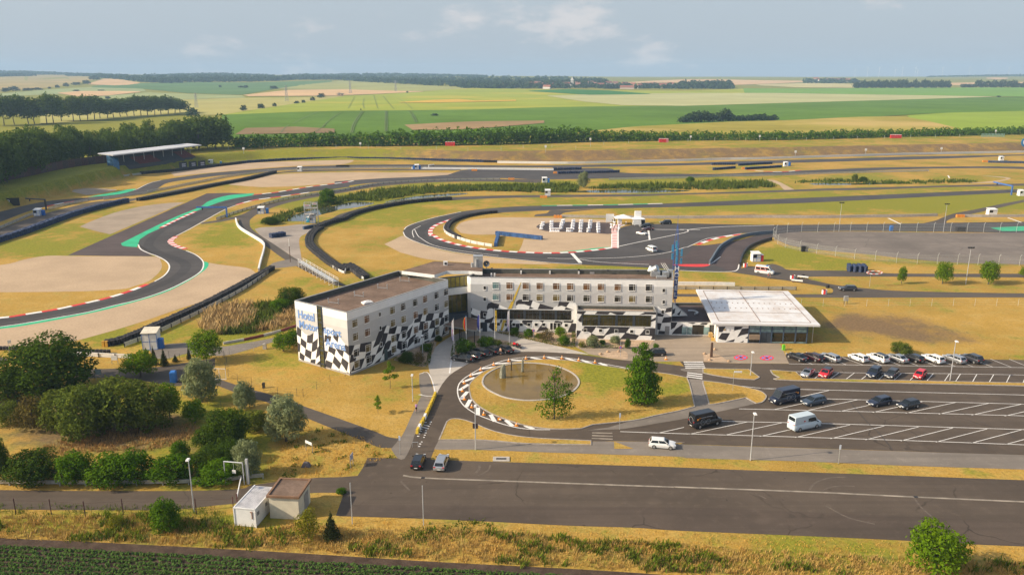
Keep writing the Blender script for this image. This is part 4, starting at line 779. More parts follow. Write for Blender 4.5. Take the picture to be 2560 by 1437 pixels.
# rooftop gear
def up(p, z): q = P3(p, z); return q
for st in ("455,530 568,540", "748,452 848,462", "1010,365 1115,372", "1260,285 1360,292"):
    a, b_ = [up(q, HH-1.05) for q in px("N "+st)]; mb = MB()
    for q in (a, b_): mb.tube(q, q+Vector((0, 0, .95)), .09, 6); mb.tube(q+Vector((0, 0, .95)), q+Vector((0, 0, 1.1)), .15, 6)
    mb.tube(a+Vector((0, 0, .25)), b_+Vector((0, 0, .25)), .06, 5); hobj('vent_pipe', mb, STEEL)
q = up(px("N 890,530")[0], HH-1.05); mb = MB(); mb.box(q, (2.1, 1.5, .35), .6); mb.box(q+Vector((0, 0, .35)), (1.8, 1.2, .25), .6, top=.4); hobj('skylight', mb, WHITE)
for st in ("O 1950,328", "O 1040,330", "O 1410,330", "O 1780,330", "O 660,362", "O 700,362"):
    q = up(px(st)[0], HH-1.0); mb = MB(); mb.box(q, (1.1 if '1950' in st else .35, .6, .5 if '1950' in st else .7)); hobj('roof_vent', mb, STEEL if '1950' in st else WHITE)
for st in ("Q 240,290", "Q 615,297", "Q 1000,302", "O 665,272", "O 1040,280"):
    q = up(px(st)[0], HH-.2); mb = MB(); mb.box(q, (.5, .3, .35)); hobj('floodlight', mb, DARK)
q = up(px("Q 1220,360")[0], HH-1.0); mb = MB(); mb.box(q, (2.1, 1.5, 1.3)); mb.tube(q+Vector((-.9, .6, 1.2)), q+Vector((.4, -.3, 2.2)), .7, 10); mb.tube(q+Vector((-1.2, .9, .9)), q+Vector((-.7, .9, 2.1)), .6, 10); hobj('air_duct', mb, STEEL)
q = up(px("Q 1300,385")[0], HH-1.0); mb = MB(); mb.box(q, (2.4, 1.1, .5)); mb.box(q+Vector((1.2, 1.5, 0)), (1.5, 1.5, 1.2)); mb.box(q+Vector((2.4, 2.2, 0)), (1.2, .8, 1.5)); hobj('air_handler', mb, STEEL)
q = up(px("Q 1130,330")[0], HH-1.0); mb = MB()
for k in range(6): mb.box(q+Vector((k*.22, 0, 0)), (.06, .06, 1.7))
for k in range(4): mb.box(q+Vector((.55, 0, .3+.4*k)), (1.2, .07, .07))
hobj('grating', mb, STEEL)
a = up(px("Q 1390,340")[0], HH-1.0); mb = MB()
for k in range(3): mb.tube(a+Vector((k*.45, 0, 0)), a+Vector((k*.45-1.4, 2.6, 2.2)), .08, 4)
hobj('roof_ladder', mb, COPING)
q = up(px("O 490,240")[0], 13.75); mb = MB(); mb.box(q, (2.2, 1.6, 2.6)); mb.box(q+Vector((0, 0, 2.6)), (2.3, 1.7, .15)); mb.tube(q+Vector((-1.4, -.4, 0)), q+Vector((-1.4, -.4, 1.0)), .35, 8); mb.tube(q+Vector((-.4, -.9, .4)), q+Vector((-.4, -.9, 2.1)), .4, 8); hobj('air_handler', mb, STEEL)
q = up(px("O 70,222")[0], 13.75); mb = MB(); mb.box(q, (1.0, .6, 1.0)); hobj('air_conditioner', mb, WHITE); mb = MB(); mb.tube(q+Vector((.1, -.3, .5)), q+Vector((.1, -.34, .5)), .32, 12); hobj('fan_grille', mb, DARK)
q = up(px("O 597,275")[0], HH-1.0); mb = MB(); mb.tube(q, q+Vector((0, 0, 1.0)), .06, 5); c = q+Vector((0, -.1, 1.5)); n = 12
rr = [[c+Vector((r_*math.cos(2*math.pi*i/n), d_, r_*math.sin(2*math.pi*i/n))) for i in range(n)] for r_, d_ in ((.8, -.25), (.5, -.06), (.1, 0))]
mb.add(rr[0]+rr[1]+rr[2], [(i, (i+1) % n, n+(i+1) % n, n+i) for i in range(n)]+[(n+i, n+(i+1) % n, 2*n+(i+1) % n, 2*n+i) for i in range(n)]); hobj('satellite_dish', mb, mat('dish_grey', (.07, .08, .10), .5))
mb = MB(); q = up(px("O 545,310")[0], HH-1.0); mb.tube(q+Vector((0, .6, .5)), q+Vector((0, -.2, .5)), .5, 10); hobj('roof_vent', mb, DARK)
for st in ("Q 318,735", "Q 625,742", "Q 1025,742"):
    q = up(px(st)[0], 6.3); mb = MB(); mb.box(q+Vector((0, .4, 0)), (.9, .5, .85)); hobj('air_conditioner', mb, WHITE)
    mb = MB(); mb.tube(q+Vector((0, .14, .43)), q+Vector((0, .10, .43)), .3, 10); hobj('fan_grille', mb, DARK)
# ---------------------------------------------------------------- pavilion
PO = (57, 180, 0); pav = thing('pavilion', 'flat roofed glass pavilion with pale overhanging roof and chequered corner wall', 'pavilion', PO)
def pobj(name, mb, m, parent=None): return obj(name, mb, m, parent or pav, off=PO)
PZ = 4.75; rp = [P3(q, PZ) for q in px("P 1781,807 2051,812 1970,727 1740,723")]; rp = [(q.x, q.y) for q in rp]
m, t, b = new_mat('pale_roof_sheet'); b.inputs['Roughness'].default_value = .45; b.inputs['Specular IOR Level'].default_value = .4
c = mix(t, rng_(t, noise(t, .18, 5, .65), .42, .72, 0, .7), (.70, .69, .68), (.50, .40, .32)); c = mix(t, rng_(t, noise(t, 1.1, 4), .55, .8, 0, .4), c, (.36, .30, .25)); t.links.new(c, b.inputs['Base Color']); ROOFS = m
mb = MB(); mb.prism(rp, PZ-.45, PZ); pobj('roof', mb, ROOFS)
R2 = lambda a, b_: Vector(rp[0]).lerp(Vector(rp[1]), a).lerp(Vector(rp[3]).lerp(Vector(rp[2]), a), b_)
RUST = mat('rusty_seam', (.27, .19, .14), .8, var=.4, scale=1.5); mb = MB()
for s_ in ([(.07, .05), (.93, .05)], [(.93, .05), (.93, .95)], [(.93, .95), (.07, .95)], [(.07, .95), (.07, .05)], [(.46, .05), (.46, .95)], [(.07, .30), (.93, .30)], [(.07, .70), (.93, .70)]):
    w = [R2(*s_[0]), R2(*s_[1])]; ribbon_mb([Vector((q.x, q.y, PZ)) for q in w], .14, .06, 0, mb)
pobj('roof_seam', mb, RUST); mb = MB()
for v_ in (.42, .57):
    for k in range(16): q = R2(.09+k*.054, v_); mb.box((q.x, q.y, PZ), (.22, .22, .12))
pobj('roof_bolt', mb, RUST)
mb = MB()
for i in range(1, 14): w = [R2(.07+.86*i/14, .05), R2(.07+.86*i/14, .95)]; ribbon_mb([Vector((q.x, q.y, PZ)) for q in w], .05, .025, 0, mb)
pobj('standing_seam', mb, ROOFS)
f0, f1 = P3((1793, 855.5)), P3((2017, 858.5)); bk = (Vector(rp[3])-Vector(rp[0])).normalized()*23
PF = [(f0.x, f0.y), (f1.x, f1.y), (f1.x+bk.x, f1.y+bk.y), (f0.x+bk.x, f0.y+bk.y)]
mb = MB(); mb.prism(PF, 0, PZ-.5); pobj('wall', mb, GLASSD); WP = Wall(PF[0], PF[1]); WQ = Wall(PF[3], PF[0])
ue = WP.uv(px("R 1195,900")[0])[0]; mb = MB(); WP.rect(mb, 0, ue, .02, PZ-.5, .01, .12); pobj('corner_wall', mb, MURW)
mb = MB()
for st in ["730,785 835,785 800,850 780,870 730,870","975,785 1105,785 1080,820 960,850","775,885 905,885 840,1000 780,990 720,970","1090,820 1195,810 1190,895 1080,920 1015,950","910,1000 980,980 960,1025 825,1025","1140,965 1190,930 1190,975","1060,1030 1120,1005 1110,1030"]: WP.poly(mb, "R "+st, .14)
pobj('chequered_mural', mb, MURB)
for x in (822, 885, 950):
    u, z = WP.uv(px(f"R {x},832")[0]); mb = MB(); a = WP.pt(u, z, .12); b_ = WP.pt(u, z, .2); mb.tube(a, b_, .26, 14); pobj('round_sign', mb, mat('sign_tan', (.4, .3, .17), .6) if x == 822 else WHITE)
mb = MB(); WQ.rect(mb, 2, WQ.L, .02, PZ-.5, .01, .12); pobj('corner_wall', mb, MURW)
cols = [WP.uv(px(f"R {x},900")[0])[0] for x in (1195, 1375, 1555, 1740, 1930, 2108)]
for a, b_ in zip(cols, cols[1:]):
    mb = MB(); WP.rect(mb, a+.12, b_-.12, 2.6, 3.3, .02, .06); WP.rect(mb, a+.12, b_-.12, 3.42, 4.0, .02, .06); pobj('clerestory_pane', mb, GLASST)
    mb = MB(); WP.rect(mb, a+.12, b_-.12, .35, 2.45, .02, .05); pobj('glass_pane', mb, GLASSD)
mb = MB()
for a in cols: WP.rect(mb, a-.12, a+.12, 0, 4.2, .0, .2)
for z in (.0, 2.47, 3.32): WP.rect(mb, cols[0], cols[-1], z, z+.12, .03, .12)
pobj('glazing_frame', mb, BLUEF)
mb = MB(); WP.rect(mb, cols[0]+.1, cols[1]-.1, .9, 2.0, .06, .5); pobj('kiosk_counter', mb, mat('counter_wood', (.25, .18, .12), .7)); mb = MB(); WP.rect(mb, cols[1]+.1, cols[2]-.1, .1, 2.45, .06, .12); WP.rect(mb, (cols[1]+cols[2])/2-.04, (cols[1]+cols[2])/2+.04, .1, 2.45, .12, .18); pobj('door', mb, ALU)
mb = MB(); WP.rect(mb, cols[2]+.1, cols[5]-.1, .14, .35, .06, .16); pobj('sill', mb, GLASST)
for a in (R2(.05, .06), R2(.96, .06), R2(.96, .95)):
    mb = MB(); mb.tube((a.x, a.y, 0), (a.x, a.y, PZ-.45), .10, 8); pobj('roof_post', mb, STEEL)
# ---------------------------------------------------------------- lattice mast with HOTEL sign
mx_, my_ = 39.4, 187.6; TW = mat('mast_blue', (.04, .10, .33), .5, var=.15); mast = thing('lattice_mast', 'tall blue lattice mast with vertical white HOTEL letters behind the hotel', 'mast', (mx_, my_, 0)); mb = MB(); r0 = .62
for k in range(3):
    a = 2*math.pi*k/3+.5; mb.tube((r0*math.cos(a), r0*math.sin(a), 0), (r0*math.cos(a), r0*math.sin(a), 19.5), .07, 5); mb.tube((r0*math.cos(a), r0*math.sin(a), 19.5), (.1*math.cos(a), .1*math.sin(a), 23.5), .05, 5)
    a2 = 2*math.pi*(k+1)/3+.5
    for j in range(20): mb.tube((r0*math.cos(a), r0*math.sin(a), j*.98), (r0*math.cos(a2), r0*math.sin(a2), j*.98+.98), .035, 4)
obj('mast_lattice', mb, TW, mast); mb = MB().tube((0, 0, 23), (0, 0, 26.3), .06, 5, .02); obj('spire', mb, TW, mast)
mb = MB()
for x, y, z, h in ((-.9, 0, 17.3, 1.7), (-.9, -.1, 15.4, 1.5), (0, -.8, 16.5, 1.9), (0, -.8, 14.4, 1.8), (1.3, 0, 16.2, 1.75), (1.3, .1, 14.3, 1.4), (-.2, -.75, 18.3, 1.75)): mb.box((x, y, z), (.42, .25, h)); mb.tube((x*.6, y*.6, z+h/2), (x, y, z+h/2), .04, 4)
obj('antenna_panel', mb, mat('antenna_blue', (.05, .25, .42), .5, var=.2), mast)
mb = MB().box((.15, -.72, 5.8), (.95, .05, 8.4)); obj('sign_panel', mb, mat('sign_blue', (.05, .09, .26), .6, var=.1), mast)
for i, ch in enumerate('HOTEL'):
    me = text_mesh(ch, 1.6, .03, .03); me.materials.append(WHITE); me.transform(Matrix.Translation((.2, -.78, 13.3-i*1.62)) @ Matrix.Rotation(math.pi/2, 4, 'X')); obj('letter', me, None, mast)
# ================================================================ vehicles and people
def paint(name, col, metal=0.0, rough=.32):
    m, t, b = new_mat(name); b.inputs['Base Color'].default_value = (*col, 1); b.inputs['Metallic'].default_value = metal; b.inputs['Roughness'].default_value = rough
    b.inputs['Coat Weight'].default_value = .6; b.inputs['Coat Roughness'].default_value = .06; return m
PT = dict(white=paint('white_car_paint', (.74, .74, .72)), black=paint('black_car_paint', (.008, .008, .010)), navy=paint('navy_car_paint', (.012, .016, .035)), silver=paint('silver_car_paint', (.50, .50, .50), .7, .3),
          red=paint('red_car_paint', (.62, .012, .018)), maroon=paint('dark_red_car_paint', (.07, .008, .012)), bluegrey=paint('blue_grey_car_paint', (.06, .085, .12), .4), paleblue=paint('pale_blue_van_paint', (.52, .60, .63)), grey=paint('graphite_car_paint', (.045, .045, .052), .4), plum=paint('dark_plum_car_paint', (.03, .008, .012)))
CGL = glassm('car_glass', (.012, .016, .018), .04); LAMPW = mat('headlamp_glass', (.65, .66, .66), .15, var=0); LAMPR = mat('tail_lamp_red', (.55, .01, .012), .25, var=0); PLATE = mat('number_plate_white', (.72, .72, .70), .5, var=0); RIM = mat('alloy_rim', (.5, .5, .5), .35, .7, var=0); TYRE = mat('tyre_black', (.014, .014, .014), .8, var=0)
TYPES = dict(hatch=(4.26,1.80,1.47,.93,-.485,-.39,.07,.25), estate=(4.75,1.83,1.50,.94,-.49,-.41,.06,.23), sedan=(4.7,1.82,1.44,.93,-.37,-.23,.05,.22), suv=(4.65,1.90,1.70,1.06,-.485,-.40,.06,.23), coupe=(4.2,1.8,1.32,.88,-.44,-.18,.03,.2), minivan=(4.9,1.9,1.95,1.08,-.49,-.455,.19,.35), van=(5.95,2.0,2.62,1.25,-.492,-.47,.22,.36), small=(3.75,1.68,1.48,.93,-.48,-.37,.09,.28), minibus=(5.6,2.0,2.45,1.2,-.492,-.47,.22,.36), cabrio=(4.1,1.78,1.3,.86,-.1,-.05,.05,.17))
def car_data(ty, twotone=False):
    Lg, Wd, Ht, zb, xa, xb, xc, xd = TYPES[ty]; hw = Wd/2; D = {}
    big = ty in ('van', 'minibus', 'minivan')
    nose = [(.30, .97, .18, 1.0), (.42, .90 if not big else .93, .2, .97), (.475, .80 if not big else .86, .24, .90), (.5, .62 if not big else .70, .32, .78)]
    rear = [(-.5, .84 if not big else .97, .36, .88), (-.485, .96, .28, .95), (-.40, 1, .19, .99)]
    if ty == 'sedan': rear = [(-.5, .80, .36, .86), (-.485, .97, .28, .93), (-.38, 1.0, .19, .99)]
    st = rear+[(-.2, 1, .18, 1), (.05, 1, .18, 1), (.2, .995, .18, 1)]+nose; b = MB(); n = 8; vs = []
    for x, kz, z0, kw in st:
        w = hw*kw; zt = zb*kz; vs += [(x*Lg, y, z) for y, z in ((-w*.92, z0), (-w, z0+.2), (-w*.985, zt-.12), (-w*.90, zt), (w*.90, zt), (w*.985, zt-.12), (w, z0+.2), (w*.92, z0))]
    fs = [(i*n+j, i*n+(j+1) % n, (i+1)*n+(j+1) % n, (i+1)*n+j) for i in range(len(st)-1) for j in range(n)]; fs += [tuple(range(n-1, -1, -1)), tuple(range((len(st)-1)*n, len(st)*n))]
    b.add(vs, [f[::-1] for f in fs])
    wb, wt = hw*.90, hw*(.74 if not big else .86); A = [(xa*Lg, wb), (xd*Lg, wb)]; T = [(xb*Lg, wt), (xc*Lg, wt)]; z0, z1 = zb-.02, Ht
    C8 = [Vector(p) for p in ((A[0][0], -wb, z0), (A[1][0], -wb, z0), (A[1][0], wb, z0), (A[0][0], wb, z0), (T[0][0], -wt, z1-.04), (T[1][0], -wt, z1-.04), (T[1][0], wt, z1-.04), (T[0][0], wt, z1-.04))]
    parts = []
    if ty != 'cabrio':
        b.add(C8, [(0,1,5,4), (1,2,6,5), (2,3,7,6), (3,0,4,7)])
        rf = MB(); k = .93; ym = (T[0][0]+T[1][0])/2; rv = [(x, y*1.0, z1-.04) for x, y in ((T[0][0], -wt), (T[1][0], -wt), (T[1][0], wt), (T[0][0], wt))]+[(ym+(x-ym)*k, y*.86, z1) for x, y in ((T[0][0], -wt), (T[1][0], -wt), (T[1][0], wt), (T[0][0], wt))]
        rf.add(rv, [(0,1,5,4), (1,2,6,5), (2,3,7,6), (3,0,4,7), (4,5,6,7)]); parts.append(('roof', rf, 'roof'))
        def face(a, b_, c, d, mu=.06, mt=.08, mb_=.06, o=.012):
            nn = (b_-a).cross(d-a).normalized()*o; f = lambda s, t: a.lerp(b_, s).lerp(d.lerp(c, s), t)+nn
            return MB().add([f(mu, mb_), f(1-mu, mb_), f(1-mu, 1-mt), f(mu, 1-mt)], [(0,1,2,3)])
        parts.append(('windscreen', face(C8[1], C8[2], C8[6], C8[5]), CGL)); parts.append(('rear_window', face(C8[3], C8[0], C8[4], C8[7], .08, .1, .12 if ty != 'van' else .45), CGL))
        def side(q0, q1, q2, q3, sgn):
            nn = Vector((0, sgn, .25)).normalized()*.012; f = lambda s, t: q0.lerp(q1, s).lerp(q3.lerp(q2, s), t)+nn; m_ = MB()
            spans = [(.05, .34), (.37, .66), (.69, .96)] if ty in ('minivan', 'minibus') else ([(.68, .96)] if ty == 'van' else ([(.06, .26), (.285, .56), (.59, .95)] if ty in ('estate', 'suv') else [(.06, .48), (.52, .94)]))
            if ty == 'vanw': spans = [(.42, .64), (.68, .96)]
            lo, hi = (.10, .86) if not big else (.12, .66)
            for s0, s1 in spans: m_.add([f(s0, lo), f(s1, lo), f(s1, hi), f(s0, hi)], [(0,1,2,3) if sgn < 0 else (3,2,1,0)])
            return m_
        parts.append(('side_window', side(C8[0], C8[1], C8[5], C8[4], -1), CGL)); parts.append(('side_window', side(C8[3], C8[2], C8[6], C8[7], 1), CGL))
    else:
        parts.append(('windscreen', MB().add([C8[1], C8[2], C8[6], C8[5]], [(0,1,2,3)]), CGL)); cb = MB(); cb.box((-.08*Lg, 0, zb-.25), (1.5, 1.35, .27)); parts.append(('cockpit', cb, DARK))
        for sy in (-.36, .36):
            s_ = MB(); s_.box((-.12*Lg, sy, zb-.1), (.25, .5, .42), top=.8); parts.append(('seat', s_, mat('seat_leather', (.35, .12, .06), .6)))
    r = .33 if not big else .36
    for sx in (-.30, .31):
        for sy in (-1, 1):
            w = MB(); c = Vector((sx*Lg, sy*(hw-.10), r)); w.tube(c-Vector((0, .11, 0)), c+Vector((0, .125*1, 0)), r, 14) if sy > 0 else w.tube(c+Vector((0, .11, 0)), c-Vector((0, .125, 0)), r, 14)
            k0 = len(w.f); e = c+Vector((0, sy*.118, 0)); w.tube(e, e+Vector((0, sy*.018, 0)), r*.66, 10, mi=1); parts.append(('wheel', w, [TYRE, RIM]))
    zf = zb*.72 if not big else .78
    for sy in (-1, 1):
        h = MB(); h.box((.478*Lg, sy*hw*.66, zf-.08), (.22, .36, .16), sy*-.35); parts.append(('headlight', h, LAMPW))
        h = MB(); h.box((-.488*Lg, sy*hw*.72, zb*.80 if not big else .85), (.12, .30 if not big else .16, .16 if not big else .5)); parts.append(('tail_light', h, LAMPR))
    for sx in (-1, 1): h = MB(); h.box((sx*.5*Lg, 0, .42), (.03, .52, .12)); parts.append(('number_plate', h, PLATE))
    h = MB(); h.box((.497*Lg, 0, .36), (.05, hw*1.1, .22)); parts.append(('grille', h, DARK))
    for sy in (-1, 1): h = MB(); h.box((xd*Lg-.25, sy*(hw+.08), zb), (.12, .2, .14)); parts.append(('wing_mirror', h, DARK))
    me = mesh_data('body', b, PT['white'], True); me.set_sharp_from_angle(angle=.62); out = [('body', me)]
    for nm, m_, mt in parts: out.append((nm, mesh_data(nm, m_, PT['white'] if mt == 'roof' else mt)))
    return out
CARD = {}
NAMEK = dict(hatch='hatchback_car', estate='estate_car', sedan='saloon_car', suv='suv_car', coupe='coupe_car', minivan='minivan', van='panel_van', small='small_car', minibus='ambulance_van', cabrio='convertible_car')
def car(ty, col, cpx, dpx, label, group=None, roof=None, cat=None):
    if ty not in CARD: CARD[ty] = car_data(ty)
    c = P3(cpx); d = P3((cpx[0]+dpx[0]*.1, cpx[1]+dpx[1]*.1))-c; rz = math.atan2(d.y, d.x)
    t = thing(NAMEK[ty], label, cat or ('van' if ty in ('van', 'minibus', 'minivan') else 'car'), (c.x, c.y, .03), rz, group)
    for nm, me in CARD[ty]:
        o = obj(nm, me, None, t)
        if nm in ('body', 'roof'): sl = o.material_slots[0]; sl.link = 'OBJECT'; sl.material = PT[(roof or col) if nm == 'roof' else col]
    return t
sl1, sl2, mid, upr = (-380, 81), (420, -90), (-64, 50), (-155, -58)
g_low, g_mid, g_up, g_fc = 'vehicles parked in the wide bays', 'cars parked in the middle row', 'cars parked in the rear row', 'black cars by the flagpoles'
v1 = car('van', 'navy', (1960,1004), sl1, 'dark high roofed van facing the camera left beside the grass island tip', g_low)
car('estate', 'bluegrey', (2033,1009), sl1, 'blue grey estate car parked just right of the high roofed dark van', g_low)
car('estate', 'navy', (2197,1011), sl1, 'dark estate car with bright roof rails, left of two dark cars side by side', g_low)
car('hatch', 'black', (2270,1018), sl1, 'black hatchback with silver wheels, right of two dark cars side by side', g_low)
v2 = car('van', 'black', (1762,1062), sl2, 'black van with round print on its rear doors, near the footpath corner', g_low)
v3 = car('van', 'paleblue', (2010,1069), sl2, 'pale blue white panel van parked alone behind a lamp post', g_low)
car('hatch', 'white', (1655,1117), (63, 5), 'white hatchback standing on the paved strip below the parking bays')
car('hatch', 'black', (1046,1161), (12, -30), 'black hatchback seen from behind at the car park entrance')
car('estate', 'silver', (1104,1163), (11, -28), 'silver estate car seen from behind beside the black hatchback')
car('coupe', 'silver', (2018,938), mid, 'silver coupe with dark stripes, leftmost in the middle row', g_mid, roof='grey')
car('hatch', 'red', (2064,939), mid, 'red hatchback with a black roof next to the silver coupe', g_mid, roof='black')
car('suv', 'navy', (2184,939), mid, 'dark blue black suv in the middle row', g_mid)
car('hatch', 'grey', (2229,941), mid, 'dark grey hatchback right of the dark suv in the middle row', g_mid)
car('small', 'red', (2299,943), mid, 'small all red car, rightmost in the middle row', g_mid)
for ty, co, x, y, lb in (('sedan','black',1992,898,'black saloon, leftmost car of the rear row beside the paved plaza'),('estate','plum',2032,898,'very dark red estate car, second from left in the rear row'),('estate','silver',2073,899,'silver grey estate with dark glass roof before the gap in the rear row'),('hatch','white',2145,900,'white hatchback, first car right of the gap in the rear row'),('suv','white',2194,900.5,'white crossover with dark sloping rear window in the rear row'),('sedan','silver',2242,901,'silver saloon between the white crossover and a black car'),('hatch','black',2284,901,'black hatchback between the silver saloon and a white estate'),('estate','white',2332,902,'white estate car in the rear row, right of the black hatchback'),('estate','silver',2385,902.5,'silver estate car behind the lamp post in the rear row'),('suv','grey',2428,902.5,'dark grey suv, rightmost car of the rear row')):
    car(ty, co, (x, y), upr, lb, g_up, roof='black' if (ty, co) == ('suv', 'white') else None)
for (x, y), d, ty, lb in (((1156,901.5),(-430,-60),'sedan','nearest black saloon below the flagpoles, leftmost of five'),((1177,893.5),(-400,-110),'estate','second black car from the left below the flagpoles, with bright window trim'),((1200,885.5),(-350,-130),'estate','middle black car of the five below the flagpoles'),((1231,880.5),(-310,-140),'hatch','fourth black car from the left, beside the bare chested person'),((1262,878),(-290,-130),'sedan','rightmost black car below the flagpoles, next to a red motorcycle')): car(ty, 'black', (x, y), d, lb, g_fc)
car('estate', 'black', (1636,888), (-200, 8), 'black estate car half hidden behind the tall green tree')
g_tr = 'cars standing near the white tent on the track'
car('suv', 'black', (1664,560), (-170, 3), 'black suv at the far grass edge right of the white tent', g_tr); car('estate', 'black', (1613,568), (-170, 12), 'black estate car behind the dark red coupe near the tent', g_tr)
car('coupe', 'maroon', (1619,575.5), (-170, 4), 'low dark red coupe in front of a black estate on the track', g_tr); car('cabrio', 'white', (1604,586.5), (165, 25), 'white open convertible on the asphalt near the pedestrian strip', g_tr)
car('minivan', 'white', (1628,628), (-110, -42), 'white minivan driving alone on the track bend')
amb = car('minibus', 'white', (1911,684), (245, 28), 'white ambulance van with red stripes beside the kart track'); car('estate', 'grey', (2119,726), (-230, -4), 'dark estate car driving on the kart track junction')
for sy in (-1, 1):
    mb = MB()
    for x0, x1, z0, z1 in ((-2.7, .9, 1.05, 1.28), (-2.6, 1.0, 1.98, 2.12)): mb.add([(x0, sy*(1.0 if z0 < 1.5 else .925), z0), (x1, sy*(1.0 if z0 < 1.5 else .925), z0), (x1, sy*(.965 if z0 < 1.5 else .905), z1), (x0, sy*(.965 if z0 < 1.5 else .905), z1)], [(0,1,2,3)])
    obj('red_stripe', mb, mat('stripe_red', (.65, .04, .03), .5, var=0), amb)
mb = MB(); mb.box((.6, 0, 2.45), (.35, 1.3, .16)); obj('light_bar', mb, BLUE, amb)
for v, pts in ((v1, 0), (v2, 1)):
    mb = MB()
    for sy in (-1, 1):
        for cx_, cz_, r_ in ((-1.2, 1.15, .5), (-.1, 1.1, .42)):
            for k in range(12): a, b_ = 2*math.pi*k/12, 2*math.pi*(k+1)/12; mb.tube((cx_+r_*math.cos(a), sy*1.0, cz_+r_*math.sin(a)), (cx_+r_*math.cos(b_), sy*1.0, cz_+r_*math.sin(b_)), .025, 3)
        mb.box((-1.1, sy*.95, 1.9), (1.0, .02, .1)); mb.box((.1, sy*.95, 1.92), (1.2, .02, .1))
    if pts:
        for k in range(12): a, b_ = 2*math.pi*k/12, 2*math.pi*(k+1)/12; mb.tube((-2.97, .55*math.cos(a), 1.5+.55*math.sin(a)), (-2.97, .55*math.cos(b_), 1.5+.55*math.sin(b_)), .03, 3)
    obj('side_print', mb, mat('print_grey', (.35, .35, .36), .6, var=0), v); mb = MB()
    for sy in (-1, 1): mb.box((-2.25, sy*.985, 1.6), (.32, .03, .32)); mb.box((-1.85, sy*.96, 1.88), (.35, .02, .14))
    obj('orange_print', mb, ORANGE, v)
mb = MB()
for sy in (-1, 1): mb.add([(-.05, sy*.935, 1.5), (1.15, sy*.935, 1.5), (1.1, sy*.90, 2.05), (-.05, sy*.90, 2.05)], [(0,1,2,3)])
obj('side_window', mb, CGL, v3); mb = MB(); mb.box((-.9, -.955, 1.62), (.28, .02, .22)); obj('red_logo', mb, RED, v3); mb = MB(); mb.box((0, 0, .2), (5.7, 1.97, .18)); obj('sill_trim', mb, mat('sill_grey', (.25, .25, .25), .6), v3)
# --- motorcycles
def bike_wheel(mb, x, r, w=.1):
    mb.tube((x, -w/2, r), (x, w/2, r), r, 14)
def motorcycle(cpx, dpx, col, label):
    c = P3(cpx); d = P3((cpx[0]+dpx[0], cpx[1]+dpx[1]))-c; t = thing('motorcycle', label, 'motorcycle', (c.x, c.y, .03), math.atan2(d.y, d.x))
    for x in (-.72, .72): mb = MB(); bike_wheel(mb, x, .31, .16); obj('wheel', mb, TYRE, t)
    mb = MB(); mb.box((-.05, 0, .35), (.7, .3, .35)); mb.tube((.72, 0, .31), (.45, 0, .95), .05, 6); mb.tube((-.72, 0, .31), (-.1, 0, .45), .05, 6); obj('engine_frame', mb, DARK, t)
    mb = MB(); mb.box((.12, 0, .70), (.62, .34, .26), top=.7); mb.box((.52, 0, .55), (.35, .4, .5), top=.6); mb.box((-.62, 0, .78), (.5, .26, .14), top=.6); obj('fairing', mb, col, t)
    mb = MB(); mb.box((-.30, 0, .76), (.55, .28, .1)); obj('seat', mb, TYRE, t); mb = MB(); mb.tube((.42, -.36, 1.02), (.42, .36, 1.02), .025, 5); obj('handlebar', mb, DARK, t)
motorcycle((1289,868), (-8, -3), PT['red'], 'bright red motorcycle parked beside the rightmost black car'); motorcycle((1296,870), (-8, -3), PT['maroon'], 'dark motorcycle parked just behind the bright red one')
